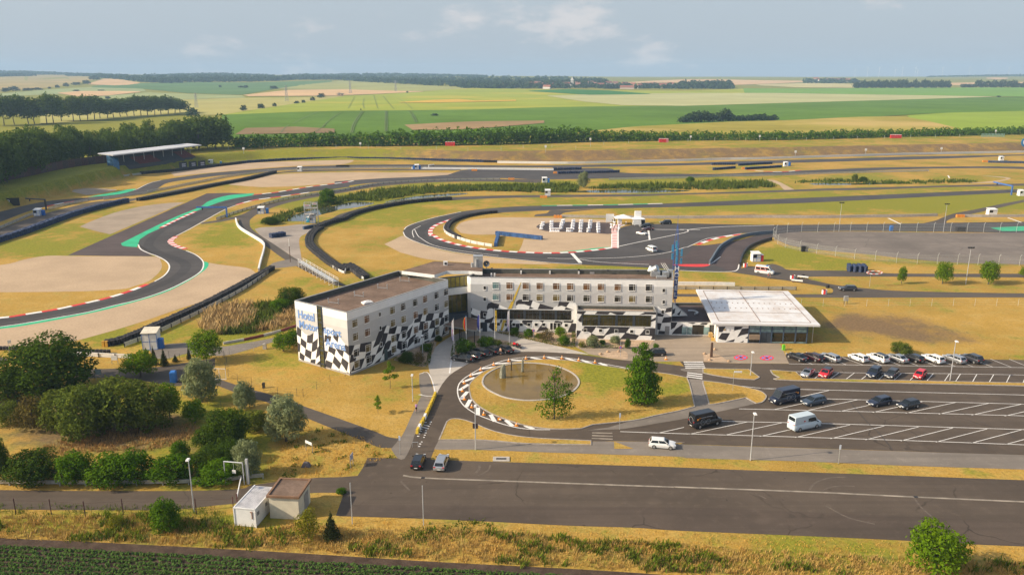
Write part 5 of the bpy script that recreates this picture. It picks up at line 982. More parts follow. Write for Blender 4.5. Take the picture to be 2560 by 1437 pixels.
# --- people: one continuous skinned body each
SKIN = mat('skin', (.52, .30, .20), .6, var=0); HAIR = mat('hair', (.05, .03, .02), .8, var=0)
def body_mesh(pose='stand'):
    h = {'hip': (0, 0, .92), 'waist': (0, 0, 1.08), 'chest': (0, .01, 1.32), 'neck': (0, 0, 1.50), 'head': (0, .02, 1.62), 'top': (0, .02, 1.74),
         'shl': (.19, 0, 1.43), 'ell': (.25, .0, 1.15), 'hal': (.26, .08, .90), 'fil': (.26, .11, .80), 'shr': (-.19, 0, 1.43), 'elr': (-.25, .0, 1.15), 'har': (-.26, .08, .90), 'fir': (-.26, .11, .80),
         'hpl': (.10, 0, .88), 'knl': (.11, .03, .49), 'anl': (.12, -.01, .08), 'tol': (.13, .16, .04), 'hpr': (-.10, 0, .88), 'knr': (-.11, .03, .49), 'anr': (-.12, -.01, .08), 'tor': (-.13, .16, .04)}
    if pose == 'walk': h.update(knl=(.11, .2, .50), anl=(.11, .22, .09), tol=(.12, .38, .06), knr=(-.11, -.02, .49), anr=(-.11, -.26, .12), tor=(-.11, -.12, .05), hal=(.25, -.12, .92), fil=(.25, -.12, .82), har=(-.25, .22, .95), fir=(-.25, .26, .86))
    if pose == 'ride': h.update(waist=(0, .08, 1.07), chest=(0, .22, 1.26), neck=(0, .30, 1.40), head=(0, .36, 1.50), top=(0, .38, 1.62), shl=(.18, .28, 1.34), ell=(.21, .45, 1.12), hal=(.22, .62, 1.02), fil=(.22, .68, 1.0), shr=(-.18, .28, 1.34), elr=(-.21, .45, 1.12), har=(-.22, .62, 1.02), fir=(-.22, .68, 1.0), knl=(.11, .36, .70), anl=(.11, .18, .32), tol=(.12, .32, .28), knr=(-.11, .34, .55), anr=(-.11, .12, .14), tor=(-.12, .27, .10))
    R = dict(hip=.15, waist=.13, chest=.15, neck=.06, head=.105, top=.07, shl=.075, ell=.045, hal=.035, fil=.022, shr=.075, elr=.045, har=.035, fir=.022, hpl=.10, knl=.06, anl=.042, tol=.035, hpr=.10, knr=.06, anr=.042, tor=.035)
    E = [('hip','waist'),('waist','chest'),('chest','neck'),('neck','head'),('head','top'),('chest','shl'),('shl','ell'),('ell','hal'),('hal','fil'),('chest','shr'),('shr','elr'),('elr','har'),('har','fir'),('hip','hpl'),('hpl','knl'),('knl','anl'),('anl','tol'),('hip','hpr'),('hpr','knr'),('knr','anr'),('anr','tor')]
    ks = list(h); me = bpy.data.meshes.new('sk'); me.from_pydata([h[k] for k in ks], [(ks.index(a), ks.index(b)) for a, b in E], []); o = bpy.data.objects.new('sk', me); COL.objects.link(o)
    md = o.modifiers.new('s', 'SKIN'); sv = me.skin_vertices[0].data
    for i, k in enumerate(ks): sv[i].radius = (R[k], R[k]); sv[i].use_root = (k == 'hip')
    o.modifiers.new('u', 'SUBSURF').levels = 1
    r = bpy.data.meshes.new_from_object(o.evaluated_get(bpy.context.evaluated_depsgraph_get())); r.name = 'body'; bpy.data.objects.remove(o); return r
BODY = {k: body_mesh(k) for k in ('stand', 'walk', 'ride')}
def person(loc, rz, top, legs, label, pose='stand', bare=False, shorts=False, group=None):
    me = BODY[pose].copy(); me.materials.clear()
    for m_ in (SKIN, top, legs, HAIR, TYRE): me.materials.append(m_)
    mi = []
    for p in me.polygons:
        x, y, z = p.center; ax = abs(x); dy = y-(.3 if pose == 'ride' and z > 1.3 else 0)
        if z < .11: k = 4
        elif z < (.99 if pose != 'ride' else 1.0) and ax < .22: k = 2 if (z > .5 or not shorts) else 0
        elif z > (1.60 if pose != 'ride' else 1.52) and (dy < .06 or z > 1.70): k = 3
        elif z > (1.47 if pose != 'ride' else 1.40) or (ax > .20 and z < 1.22): k = 0
        else: k = 0 if bare else 1
        mi.append(k)
    me.polygons.foreach_set('material_index', mi); me.polygons.foreach_set('use_smooth', [True]*len(mi))
    o = obj('person', me, None, loc=loc); o.rotation_euler = (0, 0, rz); return tag(o, label, 'person', group)
cl = lambda n, c: mat('cloth_'+n, c, .9, var=.1)
def at(p): q = P3(p); return (q.x, q.y, .03)
person(at((1251.5,888)), 2.6, SKIN, cl('dark', (.03,.03,.04)), 'bare chested person in dark shorts standing behind the black cars', bare=True, shorts=True)
person(at((1920,697)), 1.2, cl('red', (.55,.03,.04)), cl('grey', (.12,.12,.13)), 'person in a red top standing by the ambulance'); person(at((1924.5,698)), -1.6, cl('brown', (.10,.07,.07)), cl('brown', (.10,.07,.07)), 'person in dark clothes next to the person in red')
pt = 'people around the white tent'
for i, (p, c) in enumerate((("T 1222,240", (.05,.05,.05)), ("T 1258,240", (.04,.06,.03)), ("T 1330,235", (.06,.03,.03)), ("T 1347,240", (.05,.05,.06)), ("T 1440,275", (.6,.58,.55)), ("T 1254,345", (.12,.06,.05)), ("T 1295,385", (.03,.03,.03)), ("T 1232,385", (.16,.07,.05)), ("T 1308,322", (.1,.03,.04)), ("T 1600,232", (.3,.1,.09)), ("T 1625,230", (.25,.12,.1)))):
    lb = ('person standing between the white board and the tent', 'person in dark clothes behind the first standing table', 'person in dark clothes at the left edge of the tent', 'second person at the left edge of the tent', 'person in a white top in front of the tent', 'person walking on the red striped strip', 'person in black at the near end of the red strip', 'person in reddish clothes on the left of the red strip', 'person at the right edge of the red strip', 'person in faded red behind the tent', 'second person in faded red behind the tent')[i]
    person(at(px(p)[0]), rt.uniform(0, 6.28), cl(f'c{i}', c), cl(f'd{i}', (c[0]*.6, c[1]*.6, c[2]*.7)), lb, 'walk' if i in (5, 8) else 'stand', group=pt)
# cyclist
c = at((1041,1029)); d = P3((1045,1005))-Vector(c); rz = math.atan2(d.y, d.x)
t = thing('bicycle', 'dark bicycle ridden along the paved footpath', 'bicycle', c, rz)
for x in (-.52, .52):
    mb = MB()
    for k in range(16): a, b_ = 2*math.pi*k/16, 2*math.pi*(k+1)/16; mb.tube((x+.33*math.cos(a), 0, .34+.33*math.sin(a)), (x+.33*math.cos(b_), 0, .34+.33*math.sin(b_)), .022, 4)
    obj('wheel', mb, TYRE, t)
mb = MB()
for a, b_ in (((-.52,0,.34),(-.05,0,.3)), ((-.05,0,.3),(-.2,0,.85)), ((-.2,0,.8),(.38,0,.8)), ((.38,0,.8),(-.05,0,.3)), ((.52,0,.34),(.36,0,.98)), ((-.52,0,.34),(-.2,0,.8))): mb.tube(a, b_, .02, 5)
obj('frame', mb, DARK, t); mb = MB(); mb.tube((.36,-.28,1.0), (.36,.28,1.0), .018, 5); obj('handlebar', mb, DARK, t); mb = MB(); mb.box((-.2, 0, .85), (.26, .14, .06)); obj('saddle', mb, TYRE, t)
person((c[0]-.28*math.cos(rz), c[1]-.28*math.sin(rz), c[2]), rz-math.pi/2, cl('violet', (.30,.16,.34)), cl('dark', (.03,.03,.04)), 'cyclist in a violet top riding on the footpath', 'ride', shorts=True)
# ================================================================ barriers, fences, lamps, signs, huts
GB = 'barriers along the circuit'
def tyre_wall(name, s, label, h=1.1, rows=2, r=.55, m=RUBBER, rail=None, band=None, group='tyre barriers along the circuit', n=4, base=0.):
    """stacked tyres side by side along a traced line; the tyres are past counting, so they are one joined part"""
    w = resample(world(s, n), r*1.85); t = thing(name, label, 'tyre barrier', tuple(w[0]), group=group); o_ = w[0]; mb = MB(); lv = max(2, int(h/.28)); k = 7
    ring = [(math.cos(2*math.pi*i/k), math.sin(2*math.pi*i/k)) for i in range(k)]
    for row in range(rows):
        for q in offs(w, (row-(rows-1)/2)*r*1.85):
            j = random.uniform(-.06, .06); vs, fs = [], []; hh = h*random.uniform(.94, 1.05)
            zs = []
            for l in range(lv): z0 = hh*l/lv; zs += [(z0, .86), (z0+hh/lv*.5, 1.0)]
            zs += [(hh, .84), (hh-.06, .45)]
            for z, rr in zs: vs += [(q.x+j-o_.x+a*r*rr, q.y+j-o_.y+b_*r*rr, z+base) for a, b_ in ring]
            for l in range(len(zs)-1): fs += [(l*k+i, l*k+(i+1) % k, (l+1)*k+(i+1) % k, (l+1)*k+i) for i in range(k)]
            fs.append(tuple((len(zs)-1)*k+i for i in range(k))); mb.add(vs, fs)
    tag(obj('tyre_stacks', mb, m, t), kind='stuff')
    if band: mb = ribbon_mb([q-o_ for q in offs(w, -(rows/2)*r*1.85-.05)], .06, h*.9, .02); obj('cover_band', mb, band, t)
    return t
def rail(name, s, label, h=.85, nb=3, step=3.8, m=STEEL, pm=None, group='steel crash barriers along the circuit', off=0., n=4, cat='crash barrier', terr=False):
    w = world(s, n, terr); w = offs(w, off) if off else w; w = [Vector((q.x, q.y, H(q.x, q.y) if terr else 0)) for q in w]; t = thing(name, label, cat, tuple(w[0]), group=group); o_ = w[0]; W_ = [q-o_ for q in w]
    for b_ in range(nb): bh = h/nb*.72; obj('rail', ribbon_mb(W_, .09, bh, h*(b_+.28)/nb), m, t)
    ps = resample(W_, step)
    if len(ps) <= 80:
        pmesh = mesh_data('post', MB().box((0, 0, 0), (.14, .2, h*.97)), pm or DARK)
        for q in offs(ps, -.12): obj('post', pmesh, None, t, loc=q)
    else:
        mb = MB()
        for q in offs(ps, -.12): mb.box(q, (.14, .2, h*.97))
        tag(obj('posts', mb, pm or DARK, t), kind='stuff')
    return t
def wall(name, s, label, h=.9, th=.35, m=CONC, step=6., group='low walls along the circuit', n=4, cat='wall', cols=None):
    w = resample(world(s, n), step); t = thing(name, label, cat, tuple(w[0]), group=group); o_ = w[0]
    for i in range(len(w)-1):
        a, b_ = w[i]-o_, w[i+1]-o_; d = (b_-a).normalized()*.04; obj('wall_panel', ribbon_mb([a+d, b_-d], th, h*random.uniform(.98, 1.02)), cols[i % len(cols)] if cols else m, t)
    return t
tyre_wall('tyre_barrier', "D 800,905 900,882 1100,800 1250,735 1400,668 1550,598 1700,520 1800,465 1900,410 2025,340", 'black tyre barrier behind the lower gravel bed left of the hotel', 1.3, 2)
rail('crash_barrier', "D 925,915 1100,848 1300,757 1500,660 1700,556 1850,470 2038,338", 'grey steel crash barrier behind the black tyres left of the hotel', 1.05, 3, pm=DARK)
mb = MB(); e0 = P3(px("D 782,912")[0]); t = thing('barrier_end', 'pair of yellow end boards at the tip of the black tyre barrier', 'end board', tuple(e0))
for k in (0, 1): mb = MB(); mb.box((k*.75-.3, 0, 0), (.55, .5, 1.35)); obj('end_board', mb, mat('yellow_board', (.55, .30, .03), .6), t)
tyre_wall('tyre_barrier', "A -200,1420 0,1352 150,1305 300,1250 450,1195 600,1145 800,1092 945,1060", 'long navy blue tyre barrier at the left edge of the circuit', 2.0, 2, .75, NAVY)
rail('crash_barrier', "A 1612,1192 1750,1143 1900,1098 2100,1045 2300,1010 2560,972 B 300,925 600,905 900,896 1190,892", 'long crash barrier between the race track and the pond road', 1.1, 3, pm=DARK)
tyre_wall('tyre_barrier', "A 1035,1048 1200,1018 1350,990 1500,958 1650,928 1800,900 2045,842", 'dark tyre barrier between two gravel beds at the upper left', 1.5, 2, .75)
rail('crash_barrier', "A 1095,990 1300,950 1500,910 1700,872 2000,832 2200,822 2560,812 B 300,808 520,806", 'crash barrier above the dark tyre barrier at the upper left', 1.2, 3, pm=CONC)
tyre_wall('tyre_barrier', "A 1055,850 1300,830 1500,806 1790,772", 'dark tyre barrier below the grandstand', 1.6, 2, .8)
tyre_wall('tyre_barrier', "A 1795,770 2000,756 2200,746 2560,738 B 0,738 300,741 600,748 850,755 1080,762", 'navy tyre barrier at the foot of the far bank', 1.7, 1, .9, NAVY)
tyre_wall('tyre_barrier', "B 1080,763 1165,764", 'short black tyre barrier ending the navy one at the far bank', 1.6, 1, .9)
wall('concrete_wall', "B 1170,768 1400,771 1700,774 2100,766 2560,754 C 300,745 600,740 1000,727 1300,718 1700,706 2000,700 2560,690 2900,684", 'pale concrete wall at the foot of the brown bank', 1.5, .4, WHITE, 12)
rail('crash_barrier', "A 180,1030 330,998 500,965 650,930 800,890 930,868 1050,853", 'bright steel barrier along the green slope at the left', 1.1, 3, pm=STEEL)
rail('crash_barrier', "A -200,1330 0,1257 130,1202 200,1170 262,1148", 'crash barrier left of the blue and white marshal hut', 1.1, 3, pm=CONC); rail('crash_barrier', "A 362,1115 500,1080 600,1060 655,1050", 'short crash barrier right of the blue and white marshal hut', 1.1, 3, pm=CONC); rail('crash_barrier', "A 770,1042 900,1022 1000,1008 1092,996", 'short crash barrier beside the green painted track exit', 1.2, 3, pm=CONC)
tyre_wall('tyre_barrier', "A 2360,1255 2450,1220 2560,1190 B 60,1170 160,1135 300,1102 500,1068 700,1048 820,1040", 'thick black tyre barrier curving past the pond', 1.5, 2, .8)
wall('concrete_wall', "A 2258,1262 2310,1250 2355,1243", 'short grey wall ahead of the thick black tyre barrier', 1.2, .8, BLUEF, 3)
tyre_wall('tyre_barrier', "D 2385,35 2340,62 2310,100 2302,140 2318,178 2375,228 2450,288 2520,330 2560,352 E 60,315 120,355 185,405", 'curved black tyre barrier left of the hotel roof', 1.1, 3, .55)
rail('crash_barrier', "D 2318,190 2350,225 2420,285 2490,335 2560,372 E 50,335 110,372 178,420", 'white posted barrier outside the curved black tyres', .95, 1, 1.6, WHITE, WHITE)
wall('concrete_wall', "A 1755,1192 D 1768,15 1800,48 1880,97 1950,142 1968,172 1960,222 1940,290 1926,352", 'white S shaped concrete wall on the grass left of the pond road', 1.05, .5, WHITE, 4)
tyre_wall('tyre_barrier', "B 1160,1138 1080,1145 1000,1157 930,1172 870,1192 825,1215 800,1245 795,1275 830,1305 880,1330", 'black tyre barrier on the inside of the hairpin', 1.2, 2, .6)
rail('crash_barrier', "B 775,1245 772,1270 790,1295 830,1318 900,1342 1000,1370 1132,1392", 'white railed barrier outside the hairpin tyres', 1.1, 3, 3.5, WHITE, STEEL)
def block_row(s, label, n):
    w = world(s, 1); w = resample(w, (w[-1]-w[0]).length/n); t = thing('block_barrier', label, 'barrier', tuple(w[0]), group='blue block barriers in the gravel'); d = w[1]-w[0]; L_ = d.length
    mb = MB(); mb.box((0, 0, 0), (L_*.88, 1.15, 1.35)); mb.box((0, 0, 1.35), (L_*.8, 1.0, .06)); me = mesh_data('barrier_block', mb, mat('block_blue', (.03, .09, .24), .5, var=.35, scale=.8))
    for a, b_ in zip(w, w[1:]): o = obj('barrier_block', me, None, t, loc=(a+b_)/2-w[0]); o.rotation_euler = (0, 0, math.atan2(d.y, d.x)+random.uniform(-.04, .04))
block_row("B 1160,1300 1505,1338", 'long row of blue barrier blocks across the gravel', 22); block_row("B 1158,1390 1178,1312", 'short row of blue barrier blocks joining the white hairpin rail', 8)
wall('concrete_wall', "B 1640,1172 1900,1176 2200,1178 2560,1180 C 300,1178 600,1175 1000,1178 1400,1172 1700,1168 1915,1162", 'long grey concrete wall below the green slope', 1.15, .4, CONC, 8); wall('concrete_wall', "C 2110,1168 2300,1170 2560,1168 2900,1165", 'grey concrete wall at the right below the marshal cabin', 1.1, .4, CONC, 8)
wall('concrete_wall', "F 220,300 240,270 262,232 300,180 345,150 400,120 500,92 600,78 700,70", 'curved grey blue wall beside the dark run off area', 1.2, .5, mat('wall_blue_grey', (.12,.15,.18), .7), 4)
wall('concrete_wall', "F 448,312 452,285 462,250 482,215 510,185 560,158 620,136 682,118", 'curved dark wall on the right of the pit exit', 1.1, .5, DARK, 4)
wall('concrete_wall', "F -40,455 100,456 250,457 408,460", 'pale wall behind the pavilion roof', 1.0, .4, WHITE, 6); rail('crash_barrier', "F -60,487 200,488 500,490 862,491", 'grey crash barrier behind the pavilion roof', 1.0, 3, 3.8, STEEL)
rail('guard_rail', "G -300,755 0,757 400,760 900,760 1300,755 1500,748 1680,738 1800,722", 'long galvanised guard rail above the lower left road', .8, 1, 3.9, STEEL, STEEL, None, cat='guard rail'); rail('guard_rail', "G 1845,718 1960,708", 'short guard rail stub right of the white gate', .8, 1, 3., STEEL, STEEL, None, cat='guard rail')
tyre_wall('tyre_barrier', "M -400,350 0,352 120,354 330,358", 'low row of black tyres at the left picture edge', .8, 1, .5); tyre_wall('tyre_barrier', "M 1480,405 1700,412 1950,418 2180,425", 'low row of black tyres right of the big dark tree', .8, 1, .5)
rail('crash_barrier', "M 1300,480 1500,484 1900,496 2560,528 D 985,1000", 'white steel crash barrier right of the big dark tree', 1.0, 3, 3.4, WHITE, DARK)
wall('fence_panels', "B 530,812 800,814 1200,817 1590,822", 'row of white fence panels along the paddock', 1.3, .25, WHITE, 5., cat='fence')
tyre_wall('tyre_barrier', "B 1592,820 1700,818 1790,816", 'navy tyre barrier at the end of the white fence panels', 1.6, 1, .8, NAVY); tyre_wall('tyre_barrier', "B 1625,848 1750,845 1900,842 2072,838", 'navy tyre barrier in the middle of the paddock', 1.6, 1, .8, NAVY)
for i, (s_, lb) in enumerate((("C 240,782 330,781 405,780", 'left'), ("C 440,787 560,780 680,775", 'right'), ("C 250,820 330,814 405,808", 'lower left'), ("C 490,816 620,808 750,800", 'lower right'))): tyre_wall('tyre_barrier', s_, f'{lb} navy tyre barrier at the chicane gap', 1.5, 1, .8, NAVY)
tyre_wall('tyre_barrier', "C 2300,765 2400,767 2560,770 2800,774", 'bluish tyre barrier at the right picture edge', 1.5, 1, .8, mat('blue_tyre', (.05,.08,.15), .6, var=.4))
rail('crash_barrier', "B 2000,894 2560,882 C 300,870 700,862 1000,852 1400,840 1850,830", 'long crash barrier below the paddock track', 1.2, 3, pm=CONC)
wall('barrier_wall', "L 1385,352 1550,322 1680,300 1920,250 2160,185 2360,128 2450,95", 'low red and white barrier wall along the reed pit', .55, .25, None, 5.2, cat='barrier', cols=[mat('barrier_grey', (.50,.47,.44), .7), mat('barrier_dark_red', (.22,.05,.05), .7)])
def box_thing(name, label, cat, st, size, m, rz=0., group=None, terr=False):
    c = (G if terr else P3)(px(st)[0]); t = thing(name, label, cat, tuple(c), rz, group); return t
for st, lb in (("B 1608,845", 'paddock'), ("B 1000,826", 'fence gap'), ("T 350,158", 'grey wall'), ("F 1,1"[:0] or "C 2085,1170", 'marshal cabin wall'), ("B 1275,893", 'pond road barrier'), ("B 1515,1027", 'small white cabin'), ("C 480,812", 'chicane'), ("C 2270,760", 'right edge tyres')):
    c = P3(px(st)[0]); t = thing('barrier_end', f'orange end block at the {lb}', 'end block', tuple(c), group='orange barrier end blocks')
    for k in range(3): mb = MB(); mb.box((-1.2+k*1.2, 0, 0), (1.1, .8, 1.15), top=.92); obj('foam_block', mb, ORANGE, t)
# ---- fences
def mesh_fence(s, label, h=2.0, step=3.0, pm=STEEL, group=None, terr=False, wires=3, n=4, lean=0., name='wire_fence', r=.035, infill=None):
    w = world(s, n, terr); w = [Vector((q.x, q.y, H(q.x, q.y))) for q in w]; w = resample(w, step); t = thing(name, label, 'fence', tuple(w[0]), group=group); o_ = w[0]
    mb = MB(); mb.tube((0, 0, 0), (0, 0, h*.85), r, 5); mb.tube((0, 0, h*.85), (lean, 0, h), r, 5); pm_ = mesh_data('post', mb, pm)
    for q in w: obj('post', pm_, None, t, loc=q-o_)
    for k in range(wires):
        mb = MB()
        for a, b_ in zip(w, w[1:]): z = Vector((0, 0, h*.85*(k+.6)/max(wires-.4, 1))); mb.tube(a-o_+z, b_-o_+z, .012, 3, cap=False)
        obj('wire', mb, pm, t)
    if infill:
        mb = MB()
        for a, b_ in zip(w, w[1:]):
            a_, c_ = a-o_, b_-o_; mb.quad(a_+Vector((0,0,.05)), c_+Vector((0,0,.05)), c_+Vector((0,0,h*.84)), a_+Vector((0,0,h*.84)))
        obj('mesh_panel', mb, infill, t)
    return t
m, t_, b = new_mat('chain_link'); mx = t_.nodes.new('ShaderNodeMixShader'); tr = t_.nodes.new('ShaderNodeBsdfTransparent'); mx.inputs[0].default_value = .16
b.inputs['Base Color'].default_value = (.36, .36, .34, 1); t_.links.new(tr.outputs[0], mx.inputs[1]); t_.links.new(b.outputs[0], mx.inputs[2]); t_.links.new(mx.outputs[0], t_.nodes['Material Output'].inputs[0]); CHAIN = m
GALV = mat('galvanised_post', (.52, .53, .50), .5, .3, var=.1)
mesh_fence("F 692,100 700,118 720,145 770,172 850,192 990,218 1120,236 1300,262 1500,280 1700,295 2000,300 2560,312 3000,325", 'tall posted fence along the near side of the oval track', 3.6, 6.2, GALV, 'fences round the oval track', lean=.35, infill=CHAIN, r=.05)
mesh_fence("F 692,100 705,84 740,72 800,66 900,60 1200,58 1600,58 2000,62 2560,62 3000,64", 'tall posted fence along the far side of the oval track', 3.8, 6.2, GALV, 'fences round the oval track', lean=.4, infill=CHAIN, r=.055)
PG = mat('green_post', (.05, .06, .05), .6)
mesh_fence("L 1340,470 1440,620 1420,760 1540,890 1700,900 1850,975 2010,1035 2180,1090 2420,1120 2550,1070 D 2250,1290 2430,1190 2560,1140 E 40,1135", 'thin wire fence on the lawn below the hotel end wall', 1.7, 4.2, PG); mesh_fence("L 780,1130 950,1150 1210,1260 1340,1290 1470,1310 1600,1330", 'thin wire fence between the willow bushes', 1.6, 4, PG)
mesh_fence("M 1300,860 1640,915 1900,930", 'short dark fence right of the big tree', 1.8, 3, PG); mesh_fence("L 600,560 760,600 870,580 1000,560", 'wire fence beside the small conifers', 1.7, 3.5, PG); mesh_fence("F 900,612 1200,613 1500,612 2000,610 2560,608 3000,608", 'low wire fence along the brown lawn', 2.0, 5.5, GALV)
mesh_fence("L 1480,510 1880,440 2150,360 2440,300", 'pale wire fence along the upper path left of the hotel', 1.8, 4.5, GALV)
RP = mat('rusty_post', (.085, .032, .03), .8, var=.3, scale=3)
mesh_fence("G -150,972 60,972 270,977 475,981 680,1000 888,977 1103,987 1545,970 1740,960", 'row of rusty fence posts with sagging wire by the lower road', 2.4, 5.3, RP, r=.07, wires=2, n=1)
mesh_fence("A 1700,668 2000,668 2300,662 2560,657 B 360,667 550,668 740,668 940,678 1130,682 1330,660 1530,650 1740,668 1950,630 2150,618 2560,610 C 230,603 430,602 650,602 860,600 1070,598 1280,590 1490,586 1700,582 1920,577 2140,572 2300,574", 'thin posted fence on top of the far bank', 2.6, 26, GALV, terr=True, wires=1, r=.10)
# wooden board fence beside the grandstand
w = [G(q) for q in sm("A -150,945 0,910 200,868 400,825 600,792 800,770", 4)]; w = resample([Vector((q.x, q.y+6, H(q.x, q.y+6))) for q in w], 5.5); t = thing('board_fence', 'tall dark red brown board fence left of the grandstand', 'fence', tuple(w[0]))
cB = [mat('board_red', (.075, .03, .026), .9, var=.25), mat('board_brown', (.06, .032, .028), .9, var=.25)]
for i, (a, b_) in enumerate(zip(w, w[1:])): obj('board_panel', ribbon_mb([a-w[0], b_-w[0]], .12, 4.6), cB[i % 2], t)
pmesh = mesh_data('post', MB().box((0, 0, 0), (.2, .3, 5.0)), WOOD)
for q in w: obj('post', pmesh, None, t, loc=q-w[0])
# ---- lamps and poles
LAMPM = mat('lamp_post_grey', (.50, .51, .52), .5, .3, var=.06)
def lamp(bpx, hgt, label, head='square', terr=False, group='lamp posts'):
    c = P3(bpx); t = thing('street_lamp', label, 'lamp post', tuple(c), group=group); mb = MB().tube((0, 0, 0), (0, 0, hgt), .10, 8, .06); obj('post', mb, LAMPM, t)
    if head == 'square':
        mb = MB(); mb.box((.05, -.25, hgt-.02), (.45, .75, .2), top=.8); obj('lamp_head', mb, WHITE, t)
    elif head == 'flood':
        mb = MB(); mb.box((0, 0, hgt), (1.6, .12, .12)); obj('cross_arm', mb, DARK, t)
        for x in (-.7, 0, .7): mb = MB(); mb.box((x, -.1, hgt+.1), (.45, .3, .35)); obj('floodlight', mb, DARK, t)
    return t
l1 = lamp((1189,1123.5), 7.6, 'slim lamp post with a dark sign box on the grass below the roundabout'); mb = MB(); mb.box((0, .05, 3.7), (.85, .2, .8)); obj('sign_box', mb, mat('sign_box_brown', (.05, .03, .03), .6), l1)
lamp((1876,1150.5), 7.9, 'lamp post standing at the grass strip in front of the pale van'); lamp((485.5,1278), 7.9, 'lamp post beside the lower left road'); lamp((2375,950.5), 8.1, 'lamp post rising in front of the rear parking row')
lamp((1032,1003), 5.2, 'small lamp post on the lawn near the cyclist'); lamp((1057,894), 5.0, 'small lamp post in the shrub bed by the left wing'); lamp((1876,939), 5.0, 'small lamp post on the narrow grass island near the plaza')
for bx, by, h_, lb in ((2097,579,11,'floodlight pole at the left end of the oval track fence'), (2358,580,10.6,'floodlight pole at the far fence of the oval track'), (2414,711,10.6,'floodlight pole between two young trees')): lamp((bx, by), h_, lb, 'flood', group='floodlight poles')
for bx, by, tx, ty, lb in ((881,1309,878,1206,'bare metal pole at the lower left corner of the car park'), (1059,1312,1058,1213,'bare metal pole at the lower car park edge')):
    c = P3((bx, by)); o = obj('metal_pole', MB().tube((0, 0, 0), (0, 0, zat(c, ty)), .06, 6), LAMPM, loc=c); tag(o, lb, 'pole', 'bare metal poles')
c = P3((726,655)); t = thing('marker_pole', 'dark pole with white top on the gravel fork', 'pole', tuple(c)); obj('shaft', MB().tube((0, 0, 0), (0, 0, 5.2), .10, 6), WOOD, t); obj('pole_top', MB().tube((0, 0, 5.2), (0, 0, 7.6), .10, 6), WHITE, t)
# ---- flags
FL = [("V 302,925", "V 272,150", (.74,.68,.70), 'long white and violet banner flag', 'white'), ("V 565,845", "V 540,95", None, 'black red and gold national flag hanging slack', 'german'), ("V 857,755", "V 842,40", (.05,.06,.28), 'dark blue flag hanging slack', 'blue'), ("V 1171,718", "V 1150,-60", (.62,.42,.03), 'yellow and black banner flag', 'yellow'), ("V 1478,700", "V 1465,-45", (.75,.70,.72), 'tall white and pink banner flag', 'white')]
for i, (b_, tp, col, lb, kd) in enumerate(FL):
    c = P3(px(b_)[0]); h_ = zat(c, px(tp)[0][1]); t = thing('flagpole', f'{("leftmost","second","middle","fourth","rightmost")[i]} white flagpole in front of the hotel entrance', 'flagpole', tuple(c), group='flagpoles before the hotel'); obj('pole', MB().tube((0, 0, 0), (0, 0, h_), .06, 8, .04), WHITE, t); obj('finial', MB().tube((0, 0, h_), (0, 0, h_+.18), .07, 6), BLUE if kd == 'german' else STEEL, t)
    mb = MB(); nx_, nz_ = 7, 12; top, bot, wd = h_-.25, h_*(.42 if kd in ('white', 'yellow') else (.62 if kd != 'blue' else .55)), (.42 if kd in ('white', 'yellow') else .55)
    for k in range(nz_+1):
        f = k/nz_; ww = wd*(math.sin(math.pi*min(1, f*.9+.08))**.6+.12) if kd != 'yellow' else wd*(1-.3*f)
        for j in range(nx_+1): g_ = j/nx_; mb.v.append((-.06-ww*g_ if kd != 'yellow' else .06+ww*g_, .10*math.sin(g_*9+f*3)*g_, top+(bot-top)*f-.35*g_*math.sin(f*2.5)))
    for k in range(nz_):
        for j in range(nx_):
            a = k*(nx_+1)+j; mb.f.append((a, a+1, a+nx_+2, a+nx_+1)); mi = 0
            if kd == 'german': mi = 0 if j < 2 else (1 if j < 5 else 2)
            if kd == 'white': mi = 1 if 4 < k < 9 and 1 < j < 5 and (k+j) % 3 else (0 if k < 9 else 2)
            if kd == 'yellow': mi = 1 if (k in (3, 7) and 1 < j < 5) else 0
            mb.m.append(mi)
    ms = {'german': [mat('flag_black', (.02,.02,.02), .9), mat('flag_red', (.62,.02,.02), .9), mat('flag_gold', (.72,.45,.02), .9)], 'white': [mat('flag_white', (.74,.70,.72), .9), mat('flag_pink', (.45,.12,.30), .9), mat('flag_lilac', (.45,.42,.60), .9)], 'blue': [mat('flag_blue', (.06,.07,.30), .9)], 'yellow': [mat('flag_yellow', (.66,.44,.02), .9), mat('flag_black', (.02,.02,.02), .9)]}[kd]
    o = obj('flag', mb, ms, None, True, loc=c); tag(o, lb+f' on the {("leftmost","second","middle","fourth","rightmost")[i]} pole', 'flag')
# ---- cones on the hatching
cone = MB(); cone.tube((0, 0, .04), (0, 0, .72), .24, 8, .05, mi=0); cone.box((0, 0, 0), (.62, .62, .05), mi=0); cone.tube((0, 0, .34), (0, 0, .50), .165, 8, .12, mi=1); cme = mesh_data('traffic_cone', cone, [ORANGE, WHITEP])
J_ = "975,98 1228,85 1475,92 1708,120 1935,150 735,130 525,182 345,255 207,340 117,437 92,547 120,660 222,770 388,872 842,1025".split()
for k, q in enumerate(J_): o = obj('traffic_cone', cme, None, loc=P3(px("J "+q)[0])+Vector((0, 0, .04))); tag(o, 'orange traffic cone standing between white hatching bars of the roundabout', 'traffic cone', 'traffic cones round the pond island')
q = P3(px("J 600,945")[0]); o = obj('traffic_cone', cme, None, loc=q+Vector((0, 0, .22))); o.rotation_euler = (1.4, 0, .6); tag(o, 'orange traffic cone lying toppled on the hatching', 'traffic cone')
o = obj('traffic_cone', cme, None, loc=P3(px("K 437,395")[0])+Vector((0, 0, .03))); tag(o, 'orange traffic cone at the plaza edge near the tall tree', 'traffic cone')
